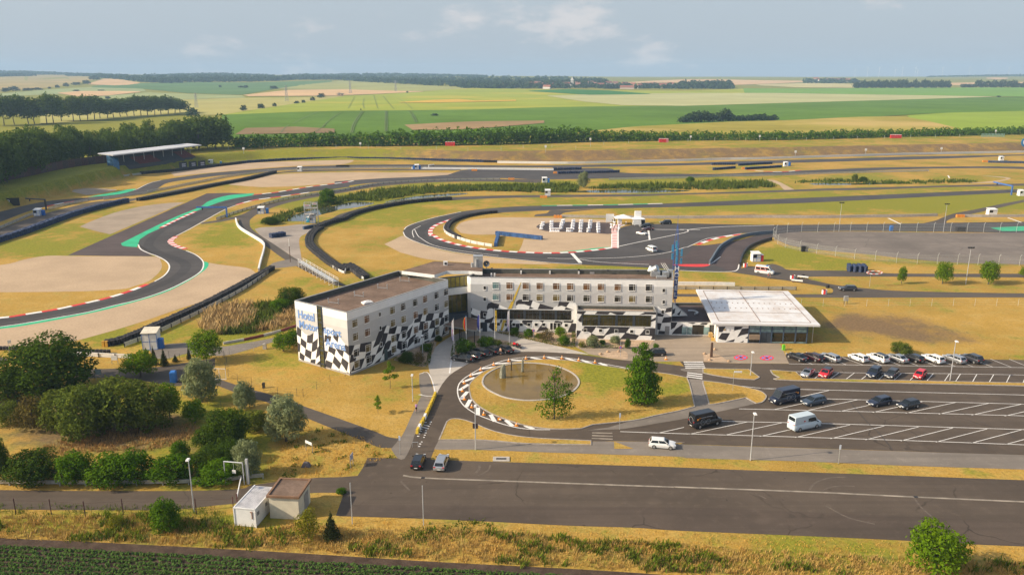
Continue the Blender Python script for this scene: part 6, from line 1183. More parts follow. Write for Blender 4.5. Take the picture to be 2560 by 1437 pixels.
# ---- standing stones in the pond
STONE = mat('granite', (.27, .27, .20), .9, var=.35, scale=1.2, fine=(6, .4))
def stone(st, tp, w0, lb, m=STONE):
    c = P3(px(st)[0]); h_ = zat(c, px(tp)[0][1]); mb = MB(); n = 7; prs = [(0, 1.0), (.3, .95), (.6, .92), (.85, .80), (1.0, .45)]; vs, fs = [], []
    for f, k in prs: vs += [(w0/2*k*math.cos(2*math.pi*i/n)*random.uniform(.85, 1.1)+(.15*w0*f), w0*.33*k*math.sin(2*math.pi*i/n), h_*f+(random.uniform(-.15, .25) if f == 1 else 0)) for i in range(n)]
    for l in range(len(prs)-1): fs += [(l*n+i, l*n+(i+1) % n, (l+1)*n+(i+1) % n, (l+1)*n+i) for i in range(n)]
    fs.append(tuple((len(prs)-1)*n+i for i in range(n))); mb.add(vs, fs); tag(obj('standing_stone', mb, m, loc=c), lb, 'standing stone', 'standing stones in the pond')
stone("J 643,362", "J 655,175", 1.35, 'broad grey green standing stone in the pond'); stone("J 922,280", "J 912,95", .55, 'slim pale standing stone in the pond'); stone("J 768,258", "J 766,140", .26, 'thin dark pillar in the pond between two stones', mat('dark_stone', (.05,.04,.03), .9, var=.3))
# ---- signs
def board(st0, st1, tp, label, m=WHITE, cat='sign', posts=True, legs=None, txt=None, tsz=.4, name='sign_board', tm=DARK, bm=None):
    a, b_ = P3(px(st0)[0]), P3(px(st1)[0]); d = b_-a; h_ = zat(a, px(tp)[0][1]); t = thing(name, label, cat, tuple(a), math.atan2(d.y, d.x)); L_ = d.length; lo = legs if legs is not None else h_*.35
    mb = MB(); mb.box((L_/2, 0, lo), (L_, .06, h_-lo)); obj('panel', mb, m, t)
    if posts:
        for x in (0, L_): obj('post', MB().tube((x, .05, 0), (x, .05, h_), .05, 6), STEEL, t)
    if txt:
        me = text_mesh(txt, tsz, .004, .01); me.materials.append(tm); me.transform(Matrix.Translation((L_/2, -.04, (lo+h_)/2)) @ Matrix.Rotation(math.pi/2, 4, 'X')); obj('lettering', me, None, t)
    return t
board("X 1347,150 ", "X 1444,195", "X 1335,-5", 'white information board on two posts on the dry grass', legs=1.35); board("X 2022,420", "X 2058,370", "X 2012,225", 'small bluish notice board on the dry slope', mat('notice_blue', (.35,.37,.45), .6, var=.3, scale=6), legs=1.2)
board("M 195,445 ", "M 255,435", "M 160,165", 'white and green sign on poles left of the big dark tree', legs=2.5); mbq = None
board("M 2240,640", "M 2360,640", "M 2215,468", 'white panel on the gate beside the crash barrier', legs=.9); board("M 1925,960", "M 2040,960", "M 1920,740", 'pale blue notice on dark gate posts', mat('notice_pale', (.42,.50,.58), .6), legs=1.2)
board("A -210,1095", "A 150,1085", "A 140,1035", 'dark advertising board with white lettering at the left edge', DARK, posts=False, legs=.05, txt='PROFI CAR', tsz=2.6, tm=WHITE, name='advertising_board')
for i, st in enumerate(("A 1335,800 1392,795 1340,778", "A 1407,794 1465,789 1410,770", "A 1475,790 1530,785 1475,765")):
    q = px(st); a, b_ = P3(q[0], 1.2), P3(q[1], 1.2); d = b_-a; t = thing('advertising_board', f'{("left","middle","right")[i]} of three dark boards with pale print under the grandstand', 'sign', (a.x, a.y, H(a.x, a.y)), math.atan2(d.y, d.x), 'boards under the grandstand'); mb = MB(); mb.box((d.length/2, 0, .3), (d.length, .15, 4.2)); obj('panel', mb, DARK, t); mb = MB(); mb.box((d.length/2+.5, -.09, 1.4), (d.length*.5, .02, .8)); mb.box((d.length/2+.5, -.09, 2.6), (d.length*.5, .02, .8)); obj('pale_print', mb, mat('print_pale', (.45,.42,.45), .7), t)
for st, h_, lb in (("H 447,530", 3.2, 'thin post beside the entry road'), ("H 2080,345", 3.0, 'thin sign post at the island corner'), ("I 1178,600", 3.2, 'thin sign post with a pale blue plate on the paved strip'), ("O 1200,1165", 3.3, 'no stopping sign on a post in the shrub bed'), ("Q 773,1395", 3.5, 'no stopping sign on a post by the gravel patch'), ("F 1410,465", 4.0, 'post with a flat white ring top beside the kart track')):
    c = P3(px(st)[0]); t = thing('sign_post', lb, 'sign post', tuple(c)); obj('post', MB().tube((0, 0, 0), (0, 0, h_), .05, 6), STEEL, t)
    if 'ring' in lb: 
        mb = MB()
        for k in range(16): a, b_ = 2*math.pi*k/16, 2*math.pi*(k+1)/16; mb.tube((1+2.2*math.cos(a), .4*math.sin(a), h_+.1+.35*math.sin(a)), (1+2.2*math.cos(b_), .4*math.sin(b_), h_+.1+.35*math.sin(b_)), .16, 5, mi=k % 2)
        obj('ring', mb, [WHITE, REDW], t)
    elif 'no stopping' in lb: obj('sign_disc', MB().tube((0, -.08, h_*.62), (0, -.12, h_*.62), .32, 14), REDD, t); obj('sign_centre', MB().tube((0, -.12, h_*.62), (0, -.125, h_*.62), .22, 14), BLUED, t)
    else: mb = MB(); mb.box((0, -.06, h_-.75), (.28, .03, .75)); obj('plate', mb, mat('plate_blue', (.55,.60,.68), .6), t)
# bus stop style pole sign near the junction
c = P3(px("K 1560,925")[0]); t = thing('sign_post', 'thin pole with a flat white direction sign on the grass island', 'sign post', tuple(c)); obj('post', MB().tube((0, 0, 0), (0, 0, 3.9), .04, 6), STEEL, t); mb = MB(); mb.box((.75, 0, 3.75), (1.5, .1, .3)); obj('plate', mb, WHITE, t)
c = P3(px("K 1200,355")[0]); o = obj('steel_stele', MB().box((0, 0, 0), (.55, .35, 3.3), top=.75), WOOD, loc=c); tag(o, 'dark upright stele on the gravel patch of the plaza', 'stele')
# yellow and white barrier wall at the entry lane
w = resample(world("H 712,88 690,140 660,205 630,270 600,325 572,380", 3), 1.45); t = thing('lane_barrier', 'yellow and white segmented barrier between entry lane and footpath', 'barrier', tuple(w[0]))
yb_, wb_ = mat('barrier_yellow', (.62,.42,.02), .6, var=.12), WHITE
for i, (a, b_) in enumerate(zip(w, w[1:])): d = b_-a; mb = MB(); mb.box((0, 0, 0), (d.length*.94, .5, .75), top=.8); o = obj('barrier_segment', mb, wb_ if i in (len(w)//2+1, len(w)-3) else yb_, t, loc=(a+b_)/2-w[0]); o.rotation_euler = (0, 0, math.atan2(d.y, d.x))
c = P3(px("H 540,478")[0]); t = thing('barrier_gate', 'small steel hoop stand beside the entry lane', 'hoop stand', tuple(c)); mb = MB(); mb.tube((0, 0, 0), (0, 0, .9), .04, 6); mb.tube((.9, 0, 0), (.9, 0, .9), .04, 6); mb.tube((0, 0, .9), (.9, 0, .9), .04, 6); obj('hoop', mb, STEEL, t)
c = P3(px("H 1200,568")[0]); o = obj('drain_grate', MB().box((0, 0, 0), (2.6, 1.5, .12)).box((0, 0, .12), (1.6, .5, .02), mi=1), [CONC, DARK], loc=c); tag(o, 'concrete drain slab with dark grate on the grass strip', 'drain')
for st, lb in (("H 618,706", 'left'), ("I 1755,848", 'right')): c = P3(px(st)[0]); o = obj('drain_grate', MB().box((0, 0, .02), (.55, .4, .04)), DARK, loc=c); tag(o, f'{lb} small dark drain grate in the pale gutter line', 'drain')
# white swing gate by the lower road
c0, c1 = P3(px("X 148,640")[0]), P3(px("X 425,662")[0]); d = c1-c0; t = thing('height_gate', 'grey steel height limit frame with a small hanging sign over the lower road', 'gate', tuple(c0), math.atan2(d.y, d.x)); L_ = d.length; gh = 3.5
for x in (0, L_): obj('post', MB().tube((x, 0, 0), (x, 0, gh), .09, 6), LAMPM, t)
obj('beam', MB().tube((0, 0, gh), (L_, 0, gh), .09, 6), LAMPM, t); mb = MB(); mb.box((L_/2, 0, 1.7), (.55, .04, .55)); mb.tube((L_/2, 0, 2.2), (L_/2, 0, gh), .02, 4); obj('hanging_sign', mb, WHITE, t); mb = MB(); mb.box((L_+.5, .3, 0), (.35, .35, 4.0)); obj('side_post', mb, LAMPM, t)
c0, c1 = P3(px("X 320,950")[0]), P3(px("X 385,640")[0]); t = thing('swing_gate', 'leaning white and rust barrier arm beside the corrugated container', 'gate', tuple(c0)); d = c1-c0; obj('arm', MB().tube((0, 0, 1.0), (d.x, d.y, 1.0), .09, 6), WHITE, t); mb = MB(); mb.quad(Vector((0, 0, .1)), Vector((d.x, d.y, .1)), Vector((d.x, d.y, .95)), Vector((0, 0, .95))); obj('mesh_panel', mb, CHAIN, t); obj('hinge_post', MB().tube((0, 0, 0), (0, 0, 1.6), .1, 6), RP, t)
c0, c1 = P3(px("L 1240,860 ")[0]), P3(px("L 1428,868")[0]); d = c1-c0; t = thing('metal_gate', 'white framed mesh gate right of the grey willow', 'gate', tuple(c0), math.atan2(d.y, d.x)); L_ = d.length; mb = MB()
for a, b_ in (((0,0,.1),(0,0,2.3)),((L_/2,0,.1),(L_/2,0,2.3)),((L_,0,.1),(L_,0,2.3)),((0,0,.1),(L_,0,.1)),((0,0,2.3),(L_,0,2.3))): mb.tube(a, b_, .05, 6)
obj('gate_frame', mb, WHITE, t); mb = MB(); mb.quad(Vector((0,0,.1)), Vector((L_,0,.1)), Vector((L_,0,2.3)), Vector((0,0,2.3))); obj('mesh_panel', mb, CHAIN, t)
# ---- small cabins, toilets, containers
def hut(st, label, w=2.6, d=2.2, h=2.7, rz=0., wm=WHITE, tm=None, rm=WHITE, fr=BLUE, win=True, group='marshal huts', deck=0.):
    c = P3(px(st)[0]); t = thing('marshal_hut', label, 'hut', tuple(c), rz, group); mb = MB(); mb.box((0, 0, deck), (w, d, h*.93)); obj('wall', mb, wm, t)
    mb = MB(); mb.add([(-w/2-.15, -d/2-.25, deck+h*.93+.02), (w/2+.15, -d/2-.25, deck+h*.93+.02), (w/2+.15, d/2+.2, deck+h+.25), (-w/2-.15, d/2+.2, deck+h+.25), (-w/2-.15, -d/2-.25, deck+h*.93+.14), (w/2+.15, -d/2-.25, deck+h*.93+.14), (w/2+.15, d/2+.2, deck+h+.37), (-w/2-.15, d/2+.2, deck+h+.37)], [(0,3,2,1),(4,5,6,7),(0,1,5,4),(1,2,6,5),(2,3,7,6),(3,0,4,7)]); obj('roof', mb, rm, t)
    mb = MB()
    for x in (-w/2, 0, w/2): mb.box((x, -d/2-.01, deck), (.1, .06, h*.93))
    for z in (0, h*.45, h*.86): mb.box((0, -d/2-.01, deck+z), (w+.1, .05, .09))
    obj('frame', mb, fr, t)
    if win: mb = MB(); mb.box((-w/4, -d/2-.015, deck+h*.48), (w/2-.15, .03, h*.36)); obj('window', mb, GLASSD, t)
    if deck: 
        mb = MB()
        for x in (-w/2, w/2):
            for y in (-d/2, d/2): mb.tube((x, y, 0), (x, y, deck), .08, 5)
        obj('stilt', mb, STEEL, t)
    return t
def toilet(st, label, m=BLUE, rz=0., group='portable toilets', off=(0, 0)):
    c = P3(px(st)[0]); t = thing('portable_toilet', label, 'toilet', (c.x+off[0], c.y+off[1], c.z), rz, group); mb = MB(); mb.box((0, 0, 0), (1.15, 1.15, 2.1), top=.97); obj('cabin', mb, m, t); mb = MB(); mb.box((0, 0, 2.1), (1.2, 1.2, .22), top=.7); obj('roof', mb, m if m is BLUE else WHITE, t); mb = MB(); mb.box((0, -.59, .1), (.85, .04, 1.85)); obj('door', mb, m, t); return t
hut("L 355,400", 'large white hut with blue frame and cream roof beside the tyre barrier', 3.1, 2.8, 4.0, .12, rm=mat('cream_roof', (.62,.56,.44), .7), win=False); toilet("L 485,405", 'blue portable toilet beside the large white hut', rz=.12)
for st, lb, tl in (("A 285,1158", 'small white hut with blue frame by the left crash barrier', "A 325,1156"), ("A 1945,1142", 'white hut with blue trim at the pond road bend', "A 1990,1142"), ("B 1522,912", 'white hut below the paddock beside the pond road', "B 1552,913"), ("C 785,792", 'white hut at the right of the chicane', "C 815,788"), ("F 560,275", 'white hut with blue roof edge beside the pit exit', None), ("B 572,812", 'white and blue hut between the far tracks', "B 595,812")):
    hut(st, lb, rz=.1); 
    if tl: toilet(tl, {'A': 'blue portable toilet by the left crash barrier hut' if '325' in tl else 'blue portable toilet at the pond road bend hut', 'B': 'blue portable toilet of the hut below the paddock' if '1552' in tl else 'blue toilet at the right of the far track hut', 'C': 'blue portable toilet at the right of the chicane'}[tl[0]])
toilet("U 365,280", 'red portable toilet beside the hut at the pit exit', RED); toilet("B 550,812", 'second blue toilet at the left of the far track hut')
for st, lb in (("B 1545,1008", 'small white cabin on the grass above the hairpin straight'), ("C 2315,1155", 'white cabin with dark front window at the right slope'), ("C 2535,1010", 'white roofed grey cabin at the right picture edge'), ("C 2388,748", 'small white lookout at the far right'), ("A 1570,775", 'pale lookout cabin near the far bank'), ("A 2232,828", 'small plain white box cabin on the far straight')): hut(st, lb, 3.4 if 'dark front' in lb else 2.6, 2.4, 2.7, 0, fr=WHITE)
toilet("L 668,900", 'blue portable cabin with pale notice beside the grey willow', rz=.15); toilet("A 1645,778", 'small blue toilet near the far bank', mat('bright_blue', (.02,.28,.5), .5))
def red_row(st, n, lb):
    a = G(px(st)[0])
    for k in range(n): t = thing('portable_toilet', f'{("first","second","third","fourth","fifth")[k]} toilet in the {lb}', 'toilet', (a.x+k*1.9, a.y, a.z), 0, 'red portable toilets on the bank'); mb = MB(); mb.box((0, 0, 0), (1.7, 1.5, 2.9)); obj('cabin', mb, RED if not ('pink' in lb and k > 2) else mat('pink_plastic', (.6,.2,.22), .5), t); mb = MB(); mb.box((0, 0, 2.9), (1.75, 1.55, .25), top=.7); obj('roof', mb, mat('pale_roof', (.6,.45,.42), .6), t)
red_row("B 792,640", 4, 'red row before the dark hedge'); red_row("B 2382,614", 4, 'red and pink row before the hedge'); red_row("C 1572,583", 5, 'red row on the right bank')
# corrugated container and cream pump house
a0, a1, a2 = P3(px("X 290,1282")[0]), P3(px("X 605,1310")[0]), P3(px("X 868,925")[0]); L2 = 7.0; d1 = (a1-a0); d2 = (P3(px("X 605,1310")[0])-P3(px("X 868,1010")[0])); rz = math.atan2(d1.y, d1.x); w_, l_, h_ = d1.length, 6.1, 2.65
t = thing('storage_container', 'white corrugated container on the weedy verge', 'container', tuple(a0), rz); mb = MB(); mb.box((w_/2, l_/2, .1), (w_, l_, h_-.1)); obj('wall', mb, WHITE, t)
mb = MB()
for k in range(13): mb.box((w_*(k+.5)/13, l_/2, h_), (w_/26, l_-.3, .07))
mb.box((w_/2, l_/2, h_-.02), (w_, l_, .03)); obj('corrugated_roof', mb, mat('container_roof', (.60,.58,.57), .5, var=.2), t)
mb = MB()
for x in (0, w_): mb.box((x, 0, 0), (.14, .14, h_+.1)); mb.box((x, l_, 0), (.14, .14, h_+.1))
mb.box((w_/2, 0, h_), (w_, .14, .14)); mb.box((w_, l_/2, h_), (.14, l_, .14)); mb.box((0, l_/2, h_), (.14, l_, .14)); obj('frame', mb, WHITE, t)
for y in (.8, 3.2, 5.2): mb = MB(); mb.box((w_+.02, y, 1.5), (.05, .55, .5)); obj('window', mb, mat('vent_grey', (.2,.2,.19), .6), t)
mb = MB(); mb.box((w_-.45, -.04, 1.3), (.12, .08, 1.0)); mb.box((w_-.5, -.05, 2.2), (.3, .08, .15)); obj('door_lock', mb, mat('rust', (.28,.16,.1), .8), t)
b0, b1 = P3(px("X 815,1165")[0]), P3(px("X 1250,1185")[0]); d1 = b1-b0; rz = math.atan2(d1.y, d1.x); w_, l_, h_ = d1.length, 4.6, 3.3
t = thing('pump_house', 'small cream flat roofed building with brown roof edge', 'building', tuple(b0), rz); mb = MB(); mb.box((w_/2, l_/2, 0), (w_, l_, h_)); obj('wall', mb, mat('cream_render', (.62,.56,.43), .85, var=.08), t); mb = MB(); mb.box((w_/2, l_/2, h_), (w_+.4, l_+.4, .06)); obj('roof', mb, ROOFG, t)
mb = MB()
for c_, d_ in (((w_/2, -.12, h_-.1), (w_+.5, .28, .32)), ((w_/2, l_+.12, h_-.1), (w_+.5, .28, .32)), ((-.12, l_/2, h_-.1), (.28, l_-.05, .32)), ((w_+.12, l_/2, h_-.1), (.28, l_-.05, .32))): mb.box(c_, d_)
obj('roof_edge', mb, mat('brown_fascia', (.20,.11,.06), .8, var=.2), t); mb = MB(); mb.box((w_+.03, l_*.65, .1), (.06, 1.6, 2.3)); obj('door', mb, mat('grey_door', (.3,.28,.26), .6), t)
# ---- grandstand
g0, g1 = G(px("A 862,795")[0]), G(px("A 1440,752")[0]); g0 = Vector((g0.x, g0.y+4, 0)); g1 = Vector((g1.x, g1.y+4, 0)); d = g1-g0; rz = math.atan2(d.y, d.x); L_ = d.length
t = thing('grandstand', 'long covered grandstand with white roof and red and dark seat blocks', 'grandstand', (g0.x, g0.y, 5.2), rz); mb = MB(); nT = 9
cs = [mat('seat_dark', (.03,.035,.05), .8, var=.3), mat('seat_red', (.14,.012,.016), .8, var=.3)]
for k in range(nT): mb.add([(0, k*.9, -2), (L_, k*.9, -2), (L_, k*.9+.9, -2), (0, k*.9+.9, -2), (0, k*.9, k*.42+.4), (L_, k*.9, k*.42+.4), (L_, k*.9+.9, k*.42+.4), (0, k*.9+.9, k*.42+.4)], [(4,5,6,7),(0,1,5,4),(1,2,6,5),(2,3,7,6),(3,0,4,7)])
obj('terrace', mb, mat('terrace_dark', (.05,.05,.055), .9), t)
for i, (f0_, f1_, ci) in enumerate(((0, .25, 0), (.25, .53, 1), (.53, .82, 0), (.82, 1.0, 1))):
    mb = MB()
    for k in range(nT): mb.box((L_*(f0_+f1_)/2, k*.9+.5, k*.42+.42), (L_*(f1_-f0_)-.4, .45, .38))
    obj('seat_block', mb, cs[ci], t)
mb = MB(); mb.add([(-6, -2.5, 7.3), (L_+4, -2.5, 7.3), (L_+4, 9, 8.1), (-6, 9, 8.1), (-6, -2.5, 8.0), (L_+4, -2.5, 8.0), (L_+4, 9, 8.6), (-6, 9, 8.6)], [(0,3,2,1),(4,5,6,7),(0,1,5,4),(1,2,6,5),(2,3,7,6),(3,0,4,7)]); obj('roof', mb, mat('grandstand_roof', (.55,.55,.56), .6, var=.08), t)
for k in range(9): obj('column', MB().tube((L_*k/8, 4, 1), (L_*k/8, 4, 7.2), .15, 6), STEEL, t)
mb = MB(); mb.add([(-.3, -.5, -2), (-.3, 8.5, -2), (-.3, 8.5, 7.2), (-.3, -.5, 5.5)], [(0,1,2,3)]); mb.add([(-5.5, -1.5, -2), (-.3, -.6, -2), (-.3, -.6, 3.5), (-5.5, -1.5, 6.5)], [(0,1,2,3)]); obj('side_wall', mb, mat('stand_blue', (.03,.13,.28), .6, var=.2), t); mb = MB(); mb.quad(Vector((0, 8.6, -1)), Vector((L_, 8.6, -1)), Vector((L_, 8.6, 7.4)), Vector((0, 8.6, 7.4))); obj('back_wall', mb, cs[0], t)
# ---- gantries over the track
def gantry(stb, stt, ste, label, m):
    b_ = P3(px(stb)[0]); h_ = zat(b_, px(stt)[0][1]); e = P3(px(ste)[0], h_); t = thing('signal_gantry', label, 'gantry', tuple(b_), group='signal gantries over the track'); d = Vector((e.x-b_.x, e.y-b_.y, 0)); mb = MB(); mb.box((0, 0, 0), (.55, .55, h_)); obj('column', mb, m, t)
    mb = ribbon_mb([Vector((0, 0, h_-.55)), Vector((d.x, d.y, h_-.35))], .5, .6); obj('beam', mb, m, t); mb = MB(); mb.box((d.x*.8, d.y*.8, h_-1.2), (.5, .3, .8)); obj('signal_lamp', mb, DARK, t)
GBL = mat('gantry_blue', (.05,.14,.42), .5, var=.12); gantry("A 1690,1172", "A 1685,1092", "A 1460,1095", 'blue signal gantry across the green edged track at left', GBL); gantry("C 2465,1005", "C 2475,935", "C 2335,908", 'blue signal gantry across the track at the right', GBL); gantry("A 345,1115", "A 325,1035", "A 190,1030", 'thin dark gantry at the left crash barrier', DARK); gantry("B 660,810", "B 675,780", "B 700,778", 'small white camera arm on the far track', WHITE)
# scaffold tower by the pond
c = P3(px("A 2270,1218")[0]); t = thing('scaffold_tower', 'white scaffold camera tower beside the pond', 'scaffold', tuple(c), .15); mb = MB()
for x in (0, 2.6, 5.2):
    for y in (0, 2.6): mb.tube((x, y, 0), (x, y, 8.6 if x < 4 else 8.4), .09, 5)
for z in (2.2, 4.4, 6.4, 8.4):
    for y in (0, 2.6): mb.tube((0, y, z), (5.2, y, z), .07, 5)
    for x in (0, 2.6, 5.2): mb.tube((x, 0, z), (x, 2.6, z), .07, 5)
mb.tube((0, 0, 0), (2.6, 0, 4.4), .05, 4); mb.tube((2.6, 0, 0), (0, 0, 4.4), .05, 4); mb.tube((-1.2, 0, 0), (0, 0, 4.4), .07, 5); obj('scaffold_tube', mb, STEEL, t); mb = MB(); mb.box((2.6, 1.3, 6.0), (5.3, 2.7, .12)); mb.box((2.6, 1.3, 3.6), (5.3, 2.7, .12)); obj('platform', mb, CONC, t)
mb = MB(); mb.box((1.2, -.05, 6.9), (2.8, .06, 1.0)); mb.box((4.2, -.05, 7.6), (2.0, .06, .9)); obj('banner', mb, WHITE, t); mb = MB(); mb.box((1.2, -.09, 7.25), (1.8, .02, .3)); mb.box((4.2, -.09, 7.95), (1.2, .02, .25)); obj('banner_print', mb, REDW, t)
hut("A 2330,1212", 'small white hut under the scaffold tower', 2.2, 2.0, 2.8, .1, group=None); toilet("A 2292,1208", 'blue toilet under the scaffold tower', mat('bright_blue', (.02,.28,.5), .5))
tyre_wall('tyre_pile', "A 2022,1322 2075,1314 2110,1308", 'rectangular stack of dark blue tyres on the grey yard', 1.6, 2, .7, NAVY, group=None); tyre_wall('tyre_pile', "U 2240,480 2400,490 2560,495", 'stack of dark blue tyres beside the kart track', 2.0, 3, .7, NAVY, group=None)
# aerial walkway frame left of the hotel
w = resample(world("D 2240,318 2320,365 2400,415 2500,472", 2), 3.5); t = thing('spectator_walkway', 'white scaffold walkway with railing left of the hotel roof', 'walkway', tuple(w[0])); obj('deck', ribbon_mb([q-w[0] for q in w], 1.6, .15, 1.6), STEEL, t); mb = MB()
for q in offs(w, .8)+offs(w, -.8): mb.tube(q-w[0], q-w[0]+Vector((0, 0, 2.7)), .05, 4)
for s_ in (.8, -.8):
    ww = offs(w, s_)
    for a, b_ in zip(ww, ww[1:]):
        for z in (2.2, 2.7): mb.tube(a-w[0]+Vector((0, 0, z)), b_-w[0]+Vector((0, 0, z)), .04, 4)
        mb.tube(a-w[0], b_-w[0]+Vector((0, 0, 1.6)), .04, 4)
obj('railing', mb, WHITE, t)
# ---- kart area odds and ends
drum = MB()
for k in range(8):
    a, b_ = 2*math.pi*k/8, 2*math.pi*(k+1)/8; drum.add([(.75*math.cos(a), .75*math.sin(a), 0), (.75*math.cos(b_), .75*math.sin(b_), 0), (.75*math.cos(b_), .75*math.sin(b_), 1.15), (.75*math.cos(a), .75*math.sin(a), 1.15)], [(0,1,2,3)], k % 2)
drum.add([(.75*math.cos(2*math.pi*k/8), .75*math.sin(2*math.pi*k/8), 1.05) for k in range(8)], [tuple(range(8))], 2); dme = mesh_data('barrel', drum, [WHITE, RED, DARK])
for st, lb in (("U 1035,660", 'red and white barrel left of the lying white posts'), ("U 1712,975", 'red and white barrel on the grass tip of the kart track'), ("U 30,400", 'red and white barrel at the pit exit wall')): o = obj('barrel', dme, None, loc=P3(px(st)[0])); tag(o, lb, 'barrel', 'red and white barrels')
for a_, b_, lb in (("U 1140,640", "U 1370,665", 'white beam lying on the grass beside the barrel'), ("U 1010,720", "U 1250,745", 'white beam on blocks at the track edge')):
    a, b2 = P3(px(a_)[0]), P3(px(b_)[0]); d = b2-a; t = thing('barrier_beam', lb, 'beam', tuple(a), math.atan2(d.y, d.x)); mb = MB(); mb.box((d.length/2, 0, .45), (d.length, .5, .35)); obj('beam', mb, WHITE, t); mb = MB(); mb.box((.4, 0, 0), (.4, .5, .45)); mb.box((d.length-.4, 0, 0), (.4, .5, .45)); obj('block', mb, WOOD, t)
for st, lb in (("U 1255,630", 'black kart tyre stack beside the white beam'), ("U 1775,850", 'black tyre stack at the grass tip')): tyre_wall('tyre_pile', st+" "+f"U {float(st.split()[1].split(',')[0])+14},{float(st.split(',')[1])}", lb, .9, 1, .45, group=None)
c = P3(px("U 2165,1195")[0]); t = thing('switch_box', 'grey switch cabinet on legs beside the brown lawn', 'cabinet', tuple(c)); mb = MB(); mb.box((0, 0, .9), (1.1, .5, 1.3)); obj('cabinet', mb, STEEL, t); mb = MB(); mb.box((-.4, 0, 0), (.1, .1, .9)); mb.box((.4, 0, 0), (.1, .1, .9)); obj('leg', mb, DARK, t)
for st, sz, m_, lb, ct in (("F 2085,52", (3.4,1.6,1.7), DARK, 'black open bin by the far oval fence', 'bin'), ("F 925,205", (2.4,1.0,1.9), DARK, 'pair of black bins at the near oval fence', 'bin'), ("F 1570,52", (1.2,1.0,2.0), BLUE, 'blue bin by the far oval fence', 'bin'), ("F 770,935", (.6,.6,1.1), mat('lime_plastic', (.15,.5,.03), .5), 'bright green figure shaped post at the plaza corner', 'post'), ("R 600,950", (.7,.7,1.0), mat('terracotta', (.5,.33,.12), .8), 'terracotta planter by the pavilion corner', 'planter'), ("X 1350,390", (1.4,.9,.6), mat('dark_stone2', (.10,.09,.10), .9, var=.3), 'grey boulder on the dry grass by the lower road', 'boulder'), ("L 785,900", (.9,.9,.8), DARK, 'small black bin beside the blue cabin', 'bin'), ("L 1975,985", (.5,.4,1.0), DARK, 'small dark waste bin at the lawn fence', 'bin'), ("L 1990,420", (.8,.5,1.2), CONC, 'small pale meter cabinet on the lawn', 'cabinet')):
    c = P3(px(st)[0]); mb = MB(); nm = {'bin': 'waste_bin', 'post': 'marker_post', 'planter': 'plant_pot', 'boulder': 'boulder', 'cabinet': 'meter_cabinet'}[ct]
    k = .82 if ct in ('bin',) else (1.25 if ct == 'planter' else (.6 if ct == 'boulder' else .9)); mb.box((0, 0, 0), (sz[0]*(.85 if ct == 'bin' else 1), sz[1], sz[2]), top=1.12 if ct == 'bin' else k); mb.box((0, 0, sz[2]), (sz[0]*(.98 if ct == 'bin' else .8)*k, sz[1]*k, .1), top=.8); tag(obj(nm, mb, m_, loc=c), lb, ct)
for i, st in enumerate(("Q 610,1335", "Q 515,1365", "Q 750,1330", "K 1080,305", "K 1170,408", "K 1490,430", "K 1250,230")): c = P3(px(st)[0]); o = obj('boulder', MB().tube((0, 0, 0), (.1, 0, .28), .42, 7, .28).tube((.1, 0, .28), (.1, 0, .45), .28, 7, .1), mat('boulder_tan', (.42,.28,.17), .9, var=.25), loc=c); tag(o, 'low tan boulder edging a gravel patch by the roundabout' if i < 3 else 'low tan boulder edging the gravel patch with the dark stele', 'boulder', 'edging boulders')
# ---- tent, board and draped tables on the track
a = P3(px("T 1470,275")[0]); t = thing('party_tent', 'white marquee with two pointed canopies beside the red strip', 'tent', tuple(a)); TENT = mat('tent_fabric', (.80,.79,.76), .8, var=.04)
for x, y, w_, d_, z0, z1 in ((-1.6, 2.5, 7, 5, 2.6, 4.0), (4.2, 1.5, 5.5, 4, 2.4, 3.3)): mb = MB(); mb.add([(x-w_/2, y-d_/2, z0), (x+w_/2, y-d_/2, z0), (x+w_/2, y+d_/2, z0), (x-w_/2, y+d_/2, z0), (x, y, z1)], [(0,1,4),(1,2,4),(2,3,4),(3,0,4),(3,2,1,0)]); obj('canopy', mb, TENT, t)
for x, y in ((-5, .1), (1.8, .1), (-5, 4.9), (1.8, 4.9), (6.8, -.4), (6.8, 3.4)): obj('pole', MB().tube((x, y, 0), (x, y, 2.6), .06, 5), STEEL, t)
mb = MB(); mb.box((-3.2, 1.2, .1), (1.6, 1.4, 2.1)); mb.box((3.6, .2, .3), (3.4, 1.8, 1.9), top=.9); mb.tube((2.6, -.5, .35), (2.6, -.7, .35), .35, 10); mb.tube((4.6, -.5, .35), (4.6, -.7, .35), .35, 10); obj('catering_trailer', mb, WHITE, t)
mb = MB(); mb.box((4.5, 4.0, 1.5), (2.6, 1.2, 3.5)); obj('white_panel', mb, TENT, t); mb = MB(); mb.box((6.2, 1.4, 0), (1.4, 2.2, 2.2)); obj('side_shade', mb, DARK, t)
a = P3(px("T 1180,240")[0]); t = thing('display_board', 'plain white upright board left of the tent', 'sign', tuple(a)); mb = MB(); mb.box((0, 0, .4), (3.2, .15, 3.3)); obj('panel', mb, TENT, t); mb = MB(); mb.box((-1.2, 0, 0), (.1, .6, .4)); mb.box((1.2, 0, 0), (.1, .6, .4)); obj('foot', mb, STEEL, t)
tb = MB(); n = 8; prs = [(0, .46), (.08, .42), (.55, .17), (.95, .34), (1.08, .46), (1.12, .46), (1.16, .38)]; vs, fs = [], []
for z, r_ in prs: vs += [(r_*math.cos(2*math.pi*i/n), r_*math.sin(2*math.pi*i/n), z) for i in range(n)]
for l in range(len(prs)-1): fs += [(l*n+i, l*n+(i+1) % n, (l+1)*n+(i+1) % n, (l+1)*n+i) for i in range(n)]
fs.append(tuple((len(prs)-1)*n+i for i in range(n))); tb.add(vs, fs); tme = mesh_data('standing_table', tb, mat('table_cloth', (.88,.87,.88), .8, var=.02), True)
